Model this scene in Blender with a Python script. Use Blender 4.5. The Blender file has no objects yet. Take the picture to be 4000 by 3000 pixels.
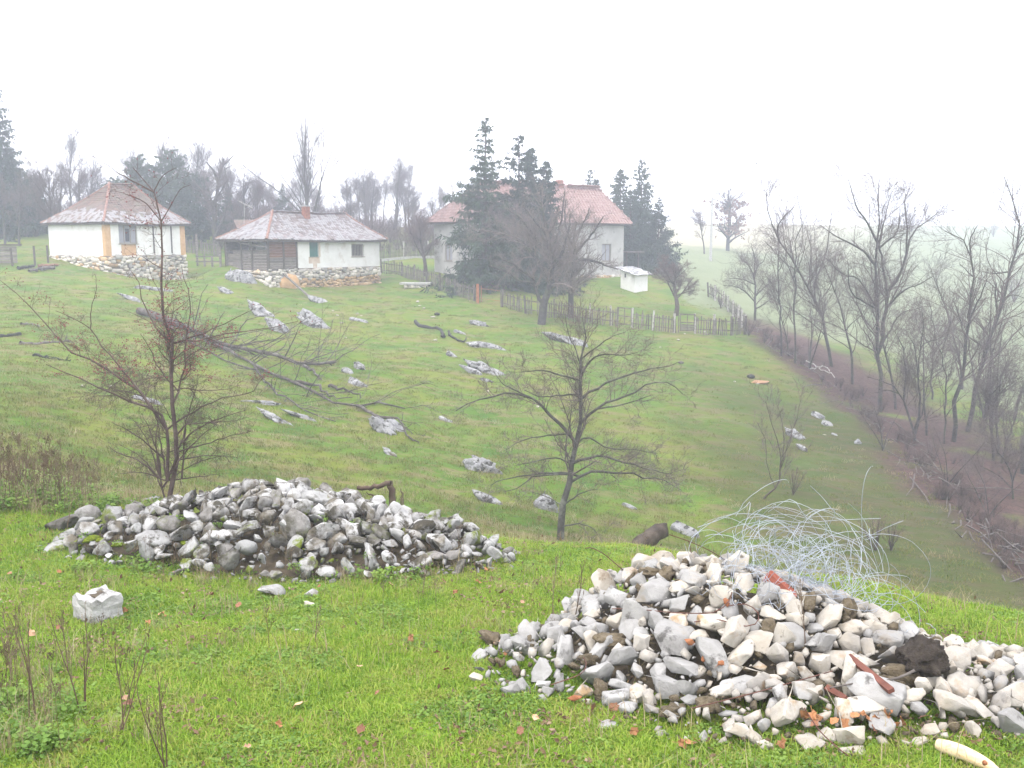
import bpy, bmesh, math, random
import numpy as np
from mathutils import Vector, Matrix, Euler, noise as mnoise
random.seed(7); np.random.seed(7)
rng = np.random.default_rng(11)
S = bpy.context.scene
COL = S.collection
R = math.radians

# ------------------------------------------------------------------ camera, sky, sun, exposure
EYE = Vector((0.0, 0.0, 2.6))
FPX = 3700.0                       # focal length in pixels of the 4000 px wide photograph
PITCH = math.atan(550.0 / FPX)
cam_d = bpy.data.cameras.new("camera")
cam_d.sensor_width = 36.0
cam_d.lens = 36.0 * FPX / 4000.0
cam_d.clip_start = 0.05
cam_d.clip_end = 4000.0
cam = bpy.data.objects.new("camera", cam_d)
COL.objects.link(cam)
cam.location = EYE
cam.rotation_euler = (math.pi / 2 - PITCH, 0, 0)
S.camera = cam

SUN_EL, SUN_AZ = R(64), R(205)     # a veiled sun high behind the camera
w = bpy.data.worlds.new("World"); S.world = w; w.use_nodes = True
wn, wl = w.node_tree.nodes, w.node_tree.links
wn.clear()
sky = wn.new("ShaderNodeTexSky"); sky.sky_type = 'NISHITA'; sky.sun_disc = False
sky.sun_elevation = SUN_EL; sky.sun_rotation = SUN_AZ
sky.air_density = 1.0; sky.dust_density = 6.0; sky.ozone_density = 1.0
cloud = wn.new("ShaderNodeMixRGB"); cloud.inputs[0].default_value = 0.8      # overcast: blue veiled by even white cloud
cloud.inputs[2].default_value = (11.2, 11.2, 11.8, 1)
wl.new(sky.outputs[0], cloud.inputs[1])
bg = wn.new("ShaderNodeBackground"); bg.inputs[1].default_value = 0.13
wl.new(cloud.outputs[0], bg.inputs[0])
wo = wn.new("ShaderNodeOutputWorld"); wl.new(bg.outputs[0], wo.inputs[0])

sun_d = bpy.data.lights.new("sun", 'SUN'); sun_d.energy = 1.2; sun_d.angle = R(25)
sun_d.color = (1.0, 0.97, 0.92)
sun = bpy.data.objects.new("sun", sun_d); COL.objects.link(sun)
sun.rotation_euler = (math.pi / 2 - SUN_EL, 0, math.pi - SUN_AZ)
sun.location = (0, -20, 60)

vs = S.view_settings
S.display_settings.display_device = 'sRGB'
vs.view_transform = 'Standard'; vs.look = 'None'; vs.exposure = 1.18; vs.gamma = 1.0
vs.use_curve_mapping = False
cy = S.cycles
cy.max_bounces = 6; cy.diffuse_bounces = 3; cy.glossy_bounces = 2; cy.transmission_bounces = 4
cy.transparent_max_bounces = 8; cy.volume_bounces = 1
cy.use_denoising = True
try: cy.denoiser = 'OPENIMAGEDENOISE'
except Exception: pass
cy.sample_clamp_indirect = 6.0
cy.use_adaptive_sampling = True; cy.adaptive_threshold = 0.02

# ------------------------------------------------------------------ helpers: pixels to world
CP, SP = math.cos(PITCH), math.sin(PITCH)
def ray(px, py):
    x = (px - 2000.0) / FPX; u = -(py - 1500.0) / FPX
    return Vector((x, CP + u * SP, -SP + u * CP))
def at(px, py, Y):
    d = ray(px, py)
    return EYE + d * (Y / d.y)
def mpp(Y):                         # metres per photograph pixel at depth Y
    return Y / FPX

# ------------------------------------------------------------------ value noise
def _h(ix, iy, s):
    n = (ix.astype(np.int64) * 374761393 + iy.astype(np.int64) * 668265263 + s * 1442695041) & 0x7fffffff
    n = ((n ^ (n >> 13)) * 1274126177) & 0x7fffffff
    return ((n ^ (n >> 16)) & 0xffff) / 65535.0
def vnoise(x, y, s=0):
    x = np.asarray(x, float); y = np.asarray(y, float)
    ix, iy = np.floor(x), np.floor(y)
    fx, fy = x - ix, y - iy
    fx = fx * fx * (3 - 2 * fx); fy = fy * fy * (3 - 2 * fy)
    a, b = _h(ix, iy, s), _h(ix + 1, iy, s)
    c, d = _h(ix, iy + 1, s), _h(ix + 1, iy + 1, s)
    return (a + (b - a) * fx) * (1 - fy) + (c + (d - c) * fx) * fy
def fnoise(x, y, s=0, o=4):
    t, amp, tot = 0, 1.0, 0
    for k in range(o):
        t = t + amp * vnoise(x * 2 ** k, y * 2 ** k, s + k); tot += amp; amp *= .5
    return t / tot
def sstep(a, b, x):
    t = np.clip((np.asarray(x, float) - a) / (b - a), 0, 1); return t * t * (3 - 2 * t)

# ------------------------------------------------------------------ terrain
GP = [(-1500,3000,4.4),(0,3000,4.42),(1000,3000,4.42),(2000,3000,4.41),(3000,3000,4.38),(4000,3000,4.3),(5200,3000,4.2),
 (0,2600,6.0),(1000,2600,5.95),(2000,2600,5.9),(3000,2600,5.85),(4000,2680,5.4),
 (0,2300,7.7),(1000,2300,8.0),(2000,2300,8.0),(3000,2400,7.4),(-900,2200,8.4),
 (0,2050,9.9),(700,2100,9.8),(1300,2150,9.7),
 (-900,1780,14),(0,1850,13),(700,1950,12.2),(1300,2020,11.8),(1750,2085,11.5),(2500,2155,10.5),(3300,2275,9.0),(4000,2420,7.8),(5000,2620,6.6),
 (-900,1760,19),(0,1790,19),(0,1600,24.5),(0,1450,31),(0,1300,40),(0,1150,55),(0,1060,64),(0,1000,71),(0,945,82),
 (-900,1600,25),(-900,1300,40),(-900,1000,70),
 (600,1890,21),(600,1700,25.5),(600,1500,33),(600,1300,45),(600,1180,57),(570,1088,70.6),(730,1102,73.4),(780,1100,73),(560,955,84),
 (410,1062,67.5),(205,1000,72.5),
 (1300,2000,22),(1300,1800,27),(1300,1600,34),(1300,1400,44),(1300,1250,56),(1095,1130,66.2),(1300,1124,69.9),(1480,1113,73.6),(960,1050,68.5),(885,1020,71),(1300,1030,82),
 (1650,1010,86),(1650,1075,77),
 (2200,2085,24),(2200,1900,28.5),(2200,1700,35),(2200,1500,44),(2200,1350,54),(2200,1250,62),(2200,1150,72),(1850,1090,75),(2430,1088,83),(1700,1050,80),
 (2800,2150,25.5),(2800,1900,31),(2800,1700,38),(2800,1500,48),(2800,1300,63),(2800,1200,75),(2800,1100,92),(2800,1000,115),(2800,930,160),(2700,872,215),
 (3000,1330,62),(3300,1560,50),(3600,1830,36.5),(3900,2150,27.5),(4050,2300,24.5),(4600,2500,21),
 (3300,2200,24.5),(3300,1900,33),(3600,2150,26.5),
 (3600,1600,52),(3600,1400,68),(3600,1200,95),(3600,1050,135),(3600,960,165),(3700,918,205),
 (4000,1900,36),(4000,1750,42),(4000,1600,52),(4000,1300,85),(4000,1100,125),(4000,925,200),
 (4900,1900,34),(4900,1500,58),(4900,1100,120),(4900,935,200),
 (3300,1300,78),(3300,1150,100),(3300,1000,140),(3300,897,195)]
gx, gz = [], []
for (px, py, Y) in GP:
    p = at(px, py, Y); gx.append((p.x, p.y)); gz.append(p.z)
# hidden valley sides behind the brow, the ground behind the camera, the far country
for (X, Y, z) in [(-7,15.5,-1.75),(-3,15,-2.35),(0,14.5,-2.9),(3,14,-3.3),(6,13,-3.6),(9,12,-4.0),
                  (0,19,-4.3),(3,19,-4.75),(7,18,-5.1),(12,17,-5.6),(18,16,-6.2),(16,12,-3.6),(-8,19,-2.1),
                  (-20,0,.5),(-6,0,.25),(0,0,.25),(6,0,.2),(20,0,-.6),(0,-5,.4),(-20,-5,.8),(20,-5,-.4),(14,6,-.9),(-14,6,.1),(-22,12,-.2),(24,10,-3.5),
                  (-60,100,4.0),(-30,105,4.2),(-60,140,5.5),(-20,140,5.2),(0,130,3.4),(10,160,3.4),(-100,90,4.5),(-80,60,2.5),(-40,40,.2),
                  (0,320,6),(-150,320,8),(120,320,8.5),(0,500,6),(220,330,8),(-300,500,8),(300,500,9),(150,200,4.2),(-150,200,7)]:
    gx.append((X, Y)); gz.append(z)
gx = np.array(gx); gz = np.array(gz)
def warp(X, Y):
    Yc = np.maximum(np.asarray(Y, float), -5.5) + 7.0
    return np.stack([1.6 * np.asarray(X, float) / Yc, np.log(Yc)], -1)
_W = warp(gx[:, 0], gx[:, 1])
def _k(d): return d ** 3 / (d + 0.08) * 1.0
_D = np.linalg.norm(_W[:, None] - _W[None], axis=-1)
_n = len(gz)
_A = np.zeros((_n + 3, _n + 3)); _A[:_n, :_n] = _k(_D) + np.eye(_n) * -0.0
_A[:_n, :_n] += np.eye(_n) * 1e-4
_A[:_n, _n] = 1; _A[:_n, _n + 1:] = _W; _A[_n, :_n] = 1; _A[_n + 1:, :_n] = _W.T
_C = np.linalg.solve(_A, np.concatenate([gz, np.zeros(3)]))
def ground_smooth(X, Y):
    X = np.atleast_1d(np.asarray(X, float)); Y = np.atleast_1d(np.asarray(Y, float))
    out = np.empty(X.shape)
    W = warp(X.ravel(), Y.ravel()); o = out.ravel()
    for i in range(0, len(W), 8192):
        w_ = W[i:i + 8192]
        d = np.linalg.norm(w_[:, None] - _W[None], axis=-1)
        o[i:i + 8192] = _k(d) @ _C[:_n] + _C[_n] + w_ @ _C[_n + 1:]
    return o.reshape(X.shape)
def bumps(X, Y):
    X = np.asarray(X, float); Y = np.asarray(Y, float)
    far = sstep(14, 24, Y) * (1 - sstep(90, 160, Y))
    b = (fnoise(X * 1.3, Y * 1.3, 3, 3) - .5) * .09
    b = b + far * ((fnoise(X * .55 + Y * .15, Y * .55, 9, 4) - .5) * .34)
    b = b + far * (vnoise(X * .22, Y * 1.15, 21) - .5) * .10          # terracettes trodden along the slope
    return b
def ground(X, Y): return ground_smooth(X, Y) + bumps(X, Y)
def gz1(x, y): return float(ground(np.array([x]), np.array([y]))[0])
def hit(px, py, y0=3.0, y1=320.0):
    d = ray(px, py)
    Y = np.exp(np.linspace(math.log(y0), math.log(y1), 150))
    for _ in range(2):
        t = Y / d.y; j = np.nonzero(EYE.z + d.z * t < ground(d.x * t, Y))[0]
        if len(j) == 0 or j[0] == 0: break
        Y = np.linspace(Y[j[0] - 1], Y[j[0]], 12)
    t = Y / d.y
    X = d.x * t; Z = EYE.z + d.z * t
    g = ground(X, Y)
    i = np.nonzero(Z < g)[0]
    if len(i) == 0: return Vector((float(X[-1]), float(Y[-1]), float(g[-1])))
    i = i[0]
    if i == 0: return Vector((float(X[0]), float(Y[0]), float(g[0])))
    a, b = i - 1, i
    fa, fb = Z[a] - g[a], Z[b] - g[b]; k = fa / (fa - fb)
    y = float(Y[a] + (Y[b] - Y[a]) * k); x = d.x * y / d.y
    return Vector((x, y, gz1(x, y)))
def far(px, py): return hit(px, py, 15.5)          # a point on the opposite slope

# ------------------------------------------------------------------ scene objects
def tag(o, label=None, cat=None, group=None, kind=None):
    if label: o["label"] = label
    if cat: o["category"] = cat
    if group: o["group"] = group
    if kind: o["kind"] = kind
    return o
def empty(name, loc, rz=0, label=None, cat=None, group=None):
    o = bpy.data.objects.new(name, None); COL.objects.link(o)
    o.location = loc; o.rotation_euler = (0, 0, rz); o.empty_display_size = .1
    return tag(o, label, cat, group)
def link(name, me, parent=None, loc=None, rot=None, scale=None):
    o = bpy.data.objects.new(name, me); COL.objects.link(o)
    if parent is not None: o.parent = parent
    if loc is not None: o.location = loc
    if rot is not None: o.rotation_euler = rot
    if scale is not None: o.scale = scale
    return o
def mesh(name, V, F, m=None, smooth=False, mats=None, mi=None):
    me = bpy.data.meshes.new(name)
    V = np.asarray(V, np.float32).reshape(-1, 3)
    if isinstance(F, np.ndarray) and F.ndim == 2:
        k = F.shape[1]; nf = len(F)
        me.vertices.add(len(V)); me.vertices.foreach_set("co", V.ravel())
        me.loops.add(nf * k); me.loops.foreach_set("vertex_index", F.astype(np.int32).ravel())
        me.polygons.add(nf); me.polygons.foreach_set("loop_start", np.arange(0, nf * k, k, dtype=np.int32))
        me.update(calc_edges=True)
    else:
        me.from_pydata(V.tolist(), [], [list(map(int, f)) for f in F]); me.update()
    if smooth: me.polygons.foreach_set("use_smooth", np.ones(len(me.polygons), bool))
    for q in (mats or ([m] if m else [])): me.materials.append(q)
    if mi is not None: me.polygons.foreach_set("material_index", np.asarray(mi, np.int32))
    return me
class MB:
    """collects boxes and prisms for one mesh"""
    def __init__(s): s.v = []; s.f = []; s.n = 0
    def add(s, V, F):
        V = [tuple(p) for p in V]
        s.f += [[i + s.n for i in f] for f in F]; s.v += V; s.n += len(V); return s
    def box(s, a, b, M=None):
        x0, y0, z0 = a; x1, y1, z1 = b
        V = [Vector(p) for p in [(x0,y0,z0),(x1,y0,z0),(x1,y1,z0),(x0,y1,z0),(x0,y0,z1),(x1,y0,z1),(x1,y1,z1),(x0,y1,z1)]]
        if M is not None: V = [M @ p for p in V]
        return s.add(V, [(0,3,2,1),(4,5,6,7),(0,1,5,4),(1,2,6,5),(2,3,7,6),(3,0,4,7)])
    def bar(s, p, q, wd, th, up=Vector((0, 0, 1))):
        p = Vector(p); q = Vector(q); d = (q - p); L = d.length; d.normalize()
        sx = d.cross(up); sx = sx.normalized() if sx.length > 1e-5 else Vector((1, 0, 0)); uz = sx.cross(d)
        M = Matrix((sx, d, uz)).transposed().to_4x4(); M.translation = p
        return s.box((-wd / 2, 0, -th / 2), (wd / 2, L, th / 2), M)
    def tube(s, pts, rad, k=6, cap=True):
        V, F = tube_np(np.array([tuple(p) for p in pts]), np.broadcast_to(np.asarray(rad, float), (len(pts),)), k)
        n0 = len(V); s.add(V, F.tolist())
        if cap:
            s.f.append([s.n - k + i for i in range(k)]); s.f.append([s.n - n0 + i for i in range(k)][::-1])
        return s
    def mesh(s, name, m=None, smooth=False): return mesh(name, s.v, s.f, m, smooth)
def tube_np(P, r, k=5):
    P = np.asarray(P, float); n = len(P)
    T = np.empty_like(P); T[1:-1] = P[2:] - P[:-2] if n > 2 else 0; T[0] = P[1] - P[0]; T[-1] = P[-1] - P[-2]
    T /= np.linalg.norm(T, axis=1)[:, None] + 1e-9
    a = np.array([0.31, 0.77, 0.55]); A = np.cross(T, a); A /= np.linalg.norm(A, axis=1)[:, None] + 1e-9
    B = np.cross(T, A)
    th = np.arange(k) * 2 * np.pi / k
    V = P[:, None] + r[:, None, None] * (np.cos(th)[None, :, None] * A[:, None] + np.sin(th)[None, :, None] * B[:, None])
    i = np.arange(n - 1)[:, None] * k; j = np.arange(k)[None]
    F = np.stack([i + j, i + (j + 1) % k, i + k + (j + 1) % k, i + k + j], -1).reshape(-1, 4)
    return V.reshape(-1, 3), F
def tubes(lines, ks):
    """lines: list of (P, r); ks: sides per line -> one quad mesh"""
    Vs, Fs, n = [], [], 0
    for (P, r), k in zip(lines, ks):
        V, F = tube_np(P, np.asarray(r, float), k)
        Vs.append(V); Fs.append(F + n); n += len(V)
    return np.concatenate(Vs), np.concatenate(Fs)

# ------------------------------------------------------------------ materials
def newmat(name):
    m = bpy.data.materials.new(name); m.use_nodes = True
    nt = m.node_tree; b = nt.nodes["Principled BSDF"]
    b.inputs["Specular IOR Level"].default_value = 0.25
    return m, nt, nt.nodes, nt.links, b
def N(nt, t, **kw):
    n = nt.nodes.new(t)
    for k, v in kw.items(): setattr(n, k, v)
    return n
def noise_tex(nt, vec, scale, detail=4, rough=.6, dist=0.0):
    n = N(nt, "ShaderNodeTexNoise"); n.inputs["Scale"].default_value = scale
    n.inputs["Detail"].default_value = detail; n.inputs["Roughness"].default_value = rough
    n.inputs["Distortion"].default_value = dist
    nt.links.new(vec, n.inputs["Vector"]); return n.outputs["Fac"]
def ramp(nt, fac, stops, interp='LINEAR'):
    r = N(nt, "ShaderNodeValToRGB"); cr = r.color_ramp; cr.interpolation = interp
    while len(cr.elements) < len(stops): cr.elements.new(.5)
    for e, (p, c) in zip(cr.elements, stops):
        e.position = p; e.color = (*c, 1) if not isinstance(c, (int, float)) else (c, c, c, 1)
    nt.links.new(fac, r.inputs[0]); return r.outputs[0]
def mixc(nt, fac, a, b, mode='MIX'):
    m = N(nt, "ShaderNodeMixRGB", blend_type=mode)
    for i, v in ((0, fac), (1, a), (2, b)):
        if isinstance(v, (int, float)): m.inputs[i].default_value = v
        elif isinstance(v, tuple): m.inputs[i].default_value = (*v, 1)
        else: nt.links.new(v, m.inputs[i])
    return m.outputs[0]
def math_n(nt, op, a, b=0.0, clamp=False):
    m = N(nt, "ShaderNodeMath", operation=op); m.use_clamp = clamp
    for i, v in ((0, a), (1, b)):
        if isinstance(v, (int, float)): m.inputs[i].default_value = v
        else: nt.links.new(v, m.inputs[i])
    return m.outputs[0]
def wpos(nt): return N(nt, "ShaderNodeNewGeometry").outputs["Position"]
def stretch(nt, vec, s, rot=(0, 0, 0)):
    m = N(nt, "ShaderNodeMapping"); m.inputs["Scale"].default_value = s; m.inputs["Rotation"].default_value = rot
    nt.links.new(vec, m.inputs["Vector"]); return m.outputs[0]
def bump(nt, b, h, strength=.4, dist=.02):
    n = N(nt, "ShaderNodeBump"); n.inputs["Strength"].default_value = strength; n.inputs["Distance"].default_value = dist
    nt.links.new(h, n.inputs["Height"]); nt.links.new(n.outputs[0], b.inputs["Normal"])
def nmat(name, stops, scale=3.0, rough=.85, bumps_=None, stains=(), detail=5, st=(1, 1, 1), obj_var=0.0, spec=.25, coord='world'):
    """noise-coloured material with optional stains [(colour, scale, lo, hi)] and per-object value variation"""
    m, nt, nd, lk, b = newmat(name)
    if coord == 'world': v = wpos(nt)
    else: v = N(nt, "ShaderNodeTexCoord").outputs["Object"]
    vv = stretch(nt, v, st) if st != (1, 1, 1) else v
    c = ramp(nt, noise_tex(nt, vv, scale, detail), stops)
    for (col, sc, lo, hi) in stains:
        f = ramp(nt, noise_tex(nt, v, sc, 5, .65), [(lo, 0.0), (hi, 1.0)])
        c = mixc(nt, f, c, col)
    if obj_var:
        oi = N(nt, "ShaderNodeObjectInfo")
        k = math_n(nt, 'MULTIPLY_ADD', oi.outputs["Random"], obj_var * 2)
        k.node.inputs[2].default_value = 1 - obj_var
        hv = N(nt, "ShaderNodeHueSaturation"); lk.new(c, hv.inputs["Color"]); lk.new(k, hv.inputs["Value"]); c = hv.outputs[0]
    lk.new(c, b.inputs["Base Color"]); b.inputs["Roughness"].default_value = rough
    b.inputs["Specular IOR Level"].default_value = spec
    if bumps_: bump(nt, b, noise_tex(nt, v, bumps_[0], 6, .65), bumps_[1], bumps_[2])
    return m

# ================================================================== GROUND
HEDGE_PX = [(2930,1275),(3000,1330),(3100,1400),(3300,1560),(3450,1690),(3600,1830),(3750,1990),(3900,2150),(4050,2300)]
HEDGE = [far(*p) for p in HEDGE_PX]
HEDGE += [HEDGE[-1] + (HEDGE[-1] - HEDGE[-2]) * 3]
def seg_dist(X, Y, poly):
    """distance to a plan polyline and the signed side (positive = right of it, walking from first to last)"""
    best = np.full(np.shape(X), 1e9); side = np.zeros(np.shape(X))
    for a, b in zip(poly[:-1], poly[1:]):
        dx, dy = b.x - a.x, b.y - a.y; L2 = dx * dx + dy * dy
        t = np.clip(((X - a.x) * dx + (Y - a.y) * dy) / L2, 0, 1)
        ex, ey = X - (a.x + t * dx), Y - (a.y + t * dy)
        d = np.hypot(ex, ey); cr = dx * (Y - a.y) - dy * (X - a.x)
        u = d < best; best = np.where(u, d, best); side = np.where(u, cr, side)
    return best, np.sign(side)
def make_ground():
    ac = np.concatenate([-np.geomspace(.62, 6.0, 26)[::-1], np.linspace(-.62, .62, 280)[1:-1], np.geomspace(.62, 6.0, 26)])
    sc = np.concatenate([np.linspace(math.log(2.2), math.log(9.5), 12)[:-1], np.linspace(math.log(9.5), math.log(95), 360)[:-1],
                         np.linspace(math.log(95), math.log(520), 70)])
    Yc = np.exp(sc)
    A, YY = np.meshgrid(ac, Yc)
    X = A * YY; Y = YY - 7.0
    X = np.clip(X, -620, 620)
    Z = ground(X, Y)
    nr, nc = X.shape
    V = np.stack([X, Y, Z], -1).reshape(-1, 3)
    i = np.arange(nr - 1)[:, None] * nc; j = np.arange(nc - 1)[None]
    F = np.stack([i + j, i + j + 1, i + nc + j + 1, i + nc + j], -1).reshape(-1, 4)
    me = mesh("ground", V, F, None, True)
    x, y = V[:, 0].astype(float), V[:, 1].astype(float)
    d, sd = seg_dist(x, y, HEDGE)
    nz = fnoise(x * .35, y * .35, 40, 4)
    far_side = sd > 0
    litter = np.where(far_side, 1 - sstep(3.5, 9.5, d + (nz - .5) * 9), 1 - sstep(.2, 1.8, d + (nz - .5) * 3))
    litter *= sstep(20, 24, y) * (1 - sstep(66, 80, y)) * sstep(.35, .6, nz + .25)
    straw = sstep(126, 140, y + (nz - .5) * 20) * (1 - sstep(25, 60, x - (y - 140) * .5))
    field = np.where(x > 14, sstep(66, 74, y - np.abs(x - 30) * .1 + (nz - .5) * 6), 0) * (far_side | (y > 66))
    field = np.maximum(field, np.where(far_side, sstep(8, 13, d + (nz - .5) * 5), 0) * sstep(20, 24, y))
    dry = sstep(13.6, 19, y)
    dark_olive = sstep(3, 13, x + (nz - .5) * 9) * sstep(17, 24, y) * (1 - sstep(40, 58, y)) * (~far_side)  # darker olive-brown ground on the lower right of the hillside
    ca = me.color_attributes.new("zone", 'FLOAT_COLOR', 'POINT')
    ca.data.foreach_set("color", np.stack([litter, straw, field, dry], -1).astype(np.float32).ravel())
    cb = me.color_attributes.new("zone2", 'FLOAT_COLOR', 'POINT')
    cb.data.foreach_set("color", np.stack([dark_olive, dark_olive, dark_olive, np.ones_like(dark_olive)], -1).astype(np.float32).ravel())
    m, nt, nd, lk, b = newmat("meadow")
    P = wpos(nt)
    zn = N(nt, "ShaderNodeVertexColor", layer_name="zone")
    sp = N(nt, "ShaderNodeSeparateColor"); lk.new(zn.outputs["Color"], sp.inputs[0])
    fine = noise_tex(nt, P, 26, 5, .7)
    mid = noise_tex(nt, P, 2.2, 5, .6)
    big = noise_tex(nt, P, .32, 5, .6)
    slope = noise_tex(nt, stretch(nt, P, (.5, 1.5, 1.0), (0, 0, R(-22))), 1.1, 6, .62, .6)
    slope2 = noise_tex(nt, stretch(nt, P, (.8, 2.6, 1.0), (0, 0, R(-22))), 3.6, 5, .7, .4)
    near = ramp(nt, mid, [(.28, (.10, .18, .016)), (.48, (.16, .27, .024)), (.66, (.22, .32, .045)), (.82, (.20, .22, .06))])
    near = mixc(nt, math_n(nt, 'MULTIPLY', ramp(nt, noise_tex(nt, P, 6.5, 5, .7), [(.52, 0.0), (.62, 1.0)]), .8), near, (.12, .095, .045))
    near = mixc(nt, ramp(nt, fine, [(.36, 1.0), (.5, 0.0)]), near, (.05, .075, .014))
    hill = ramp(nt, big, [(.3, (.056, .118, .017)), (.48, (.09, .152, .017)), (.62, (.135, .16, .024)), (.75, (.082, .145, .018))])
    hill = mixc(nt, math_n(nt, 'MULTIPLY', ramp(nt, slope, [(.49, 0.0), (.62, 1.0)]), .72), hill, (.175, .135, .075))
    hill = mixc(nt, math_n(nt, 'MULTIPLY', ramp(nt, slope2, [(.57, 0.0), (.68, 1.0)]), .8), hill, (.052, .050, .026))
    hill = mixc(nt, math_n(nt, 'MULTIPLY', ramp(nt, noise_tex(nt, P, .9, 5, .65), [(.66, 0.0), (.74, 1.0)]), .5), hill, (.15, .095, .06))
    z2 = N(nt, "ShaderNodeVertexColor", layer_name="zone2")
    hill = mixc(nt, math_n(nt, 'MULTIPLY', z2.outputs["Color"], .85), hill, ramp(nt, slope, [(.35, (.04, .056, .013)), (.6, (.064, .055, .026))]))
    c = mixc(nt, zn.outputs["Alpha"], near, hill)
    fld = ramp(nt, noise_tex(nt, stretch(nt, P, (1, .35, 1), (0, 0, R(30))), .25, 4), [(.3, (.13, .16, .085)), (.6, (.165, .19, .105))])
    c = mixc(nt, sp.outputs[2], c, fld)
    c = mixc(nt, sp.outputs[1], c, (.27, .25, .17))
    lit = ramp(nt, noise_tex(nt, P, 5, 6, .75), [(.35, (.04, .025, .022)), (.55, (.085, .05, .043)), (.7, (.12, .075, .058))])
    c = mixc(nt, sp.outputs[0], c, lit)
    lk.new(c, b.inputs["Base Color"]); b.inputs["Roughness"].default_value = .95
    b.inputs["Specular IOR Level"].default_value = .1
    h = math_n(nt, 'ADD', math_n(nt, 'MULTIPLY', fine, .5), math_n(nt, 'MULTIPLY', slope2, 1.0))
    bump(nt, b, h, .7, .09)
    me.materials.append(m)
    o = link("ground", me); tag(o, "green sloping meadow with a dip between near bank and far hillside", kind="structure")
    return o
make_ground()

# ================================================================== HAZE
hb = MB().box((-640, -8, -12.5), (640, 525, 26.0))
hm, hnt, hnd, hlk, hbsdf = newmat("haze")
hnd.remove(hbsdf)
pv = hnd.new("ShaderNodeVolumePrincipled")
pv.inputs["Color"].default_value = (.82, .865, 1.0, 1)
pv.inputs["Density"].default_value = 0.0027
pv.inputs["Anisotropy"].default_value = 0.25
hlk.new(pv.outputs[0], hnd["Material Output"].inputs["Volume"])
hz = link("haze", hb.mesh("haze", hm)); tag(hz, "pale winter mist filling the valley", kind="stuff")

# ================================================================== GRASS
def gmat(name, cols, transl=.35):
    m, nt, nd, lk, b = newmat(name)
    oi = N(nt, "ShaderNodeObjectInfo")
    big = noise_tex(nt, wpos(nt), 2.3, 5, .7)
    f = math_n(nt, 'ADD', math_n(nt, 'MULTIPLY', oi.outputs["Random"], .5), math_n(nt, 'MULTIPLY', big, .62))
    c = ramp(nt, f, cols)
    lk.new(c, b.inputs["Base Color"]); b.inputs["Roughness"].default_value = .6
    t = N(nt, "ShaderNodeBsdfTranslucent"); lk.new(c, t.inputs[0])
    mx = N(nt, "ShaderNodeMixShader"); mx.inputs[0].default_value = transl
    lk.new(b.outputs[0], mx.inputs[1]); lk.new(t.outputs[0], mx.inputs[2])
    lk.new(mx.outputs[0], nd["Material Output"].inputs[0])
    return m
M_GRASS = gmat("grass_blade", [(.18, (.07, .135, .012)), (.36, (.14, .255, .02)), (.55, (.225, .345, .03)), (.72, (.30, .36, .06)), (.86, (.26, .22, .08))])
M_LEAFY = gmat("clover_leaf", [(.2, (.09, .17, .03)), (.5, (.14, .245, .04)), (.8, (.20, .30, .055))])
M_DRY = gmat("dry_grass", [(.2, (.19, .15, .08)), (.5, (.28, .23, .125)), (.8, (.34, .29, .18))], .25)
M_HILLG = gmat("hill_grass", [(.2, (.07, .115, .017)), (.5, (.115, .145, .022)), (.78, (.18, .155, .052))], .25)
M_WEED = gmat("weed_stem", [(.2, (.075, .05, .035)), (.5, (.13, .085, .055)), (.8, (.2, .15, .10))], .1)
def blades(n, rad, h0, h1, w, lean, seed, dens=1.0):
    g = np.random.default_rng(seed)
    Vs, Fs = [], []; k = 0
    for i in range(n):
        a = g.uniform(0, 6.283); rr = rad * math.sqrt(g.uniform())
        bx, by = rr * math.cos(a), rr * math.sin(a)
        th = g.uniform(0, 6.283); h = g.uniform(h0, h1); l = g.normal(0, lean) * h
        dx, dy = math.cos(th), math.sin(th); sx, sy = -dy, dx; ww = w * g.uniform(.7, 1.3)
        pts = [(bx - sx * ww, by - sy * ww, -.01), (bx + sx * ww, by + sy * ww, -.01),
               (bx + dx * l * .35 - sx * ww * .8, by + dy * l * .35 - sy * ww * .8, h * .6),
               (bx + dx * l * .35 + sx * ww * .8, by + dy * l * .35 + sy * ww * .8, h * .6),
               (bx + dx * l * 1.1, by + dy * l * 1.1, h)]
        Vs += pts; Fs += [(k, k + 1, k + 3), (k, k + 3, k + 2), (k + 2, k + 3, k + 4)]; k += 5
    return np.array(Vs), np.array(Fs)
def leaflets(n, rad, size, hmax, seed):
    g = np.random.default_rng(seed); Vs, Fs = [], []; k = 0
    for i in range(n):
        a = g.uniform(0, 6.283); rr = rad * math.sqrt(g.uniform())
        c = np.array([rr * math.cos(a), rr * math.sin(a), g.uniform(.2, 1) * hmax])
        s = size * g.uniform(.6, 1.3); M = np.array(Euler((g.normal(0, .5), g.normal(0, .5), g.uniform(0, 6.28))).to_matrix())
        q = np.array([(-.5, -.2, 0), (0, -.55, .05), (.5, -.2, 0), (.45, .3, -.05), (0, .55, 0), (-.45, .3, -.05)]) * s
        Vs.append(q @ M.T + c); Fs += [(k, k + 1, k + 2), (k, k + 2, k + 3), (k, k + 3, k + 5), (k + 3, k + 4, k + 5)]; k += 6
    return np.concatenate(Vs), np.array(Fs)
def proto_collection(name, meshes):
    c = bpy.data.collections.new(name)
    for i, me in enumerate(meshes): c.objects.link(bpy.data.objects.new("%s_%02d" % (name, i), me))
    return c
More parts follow.
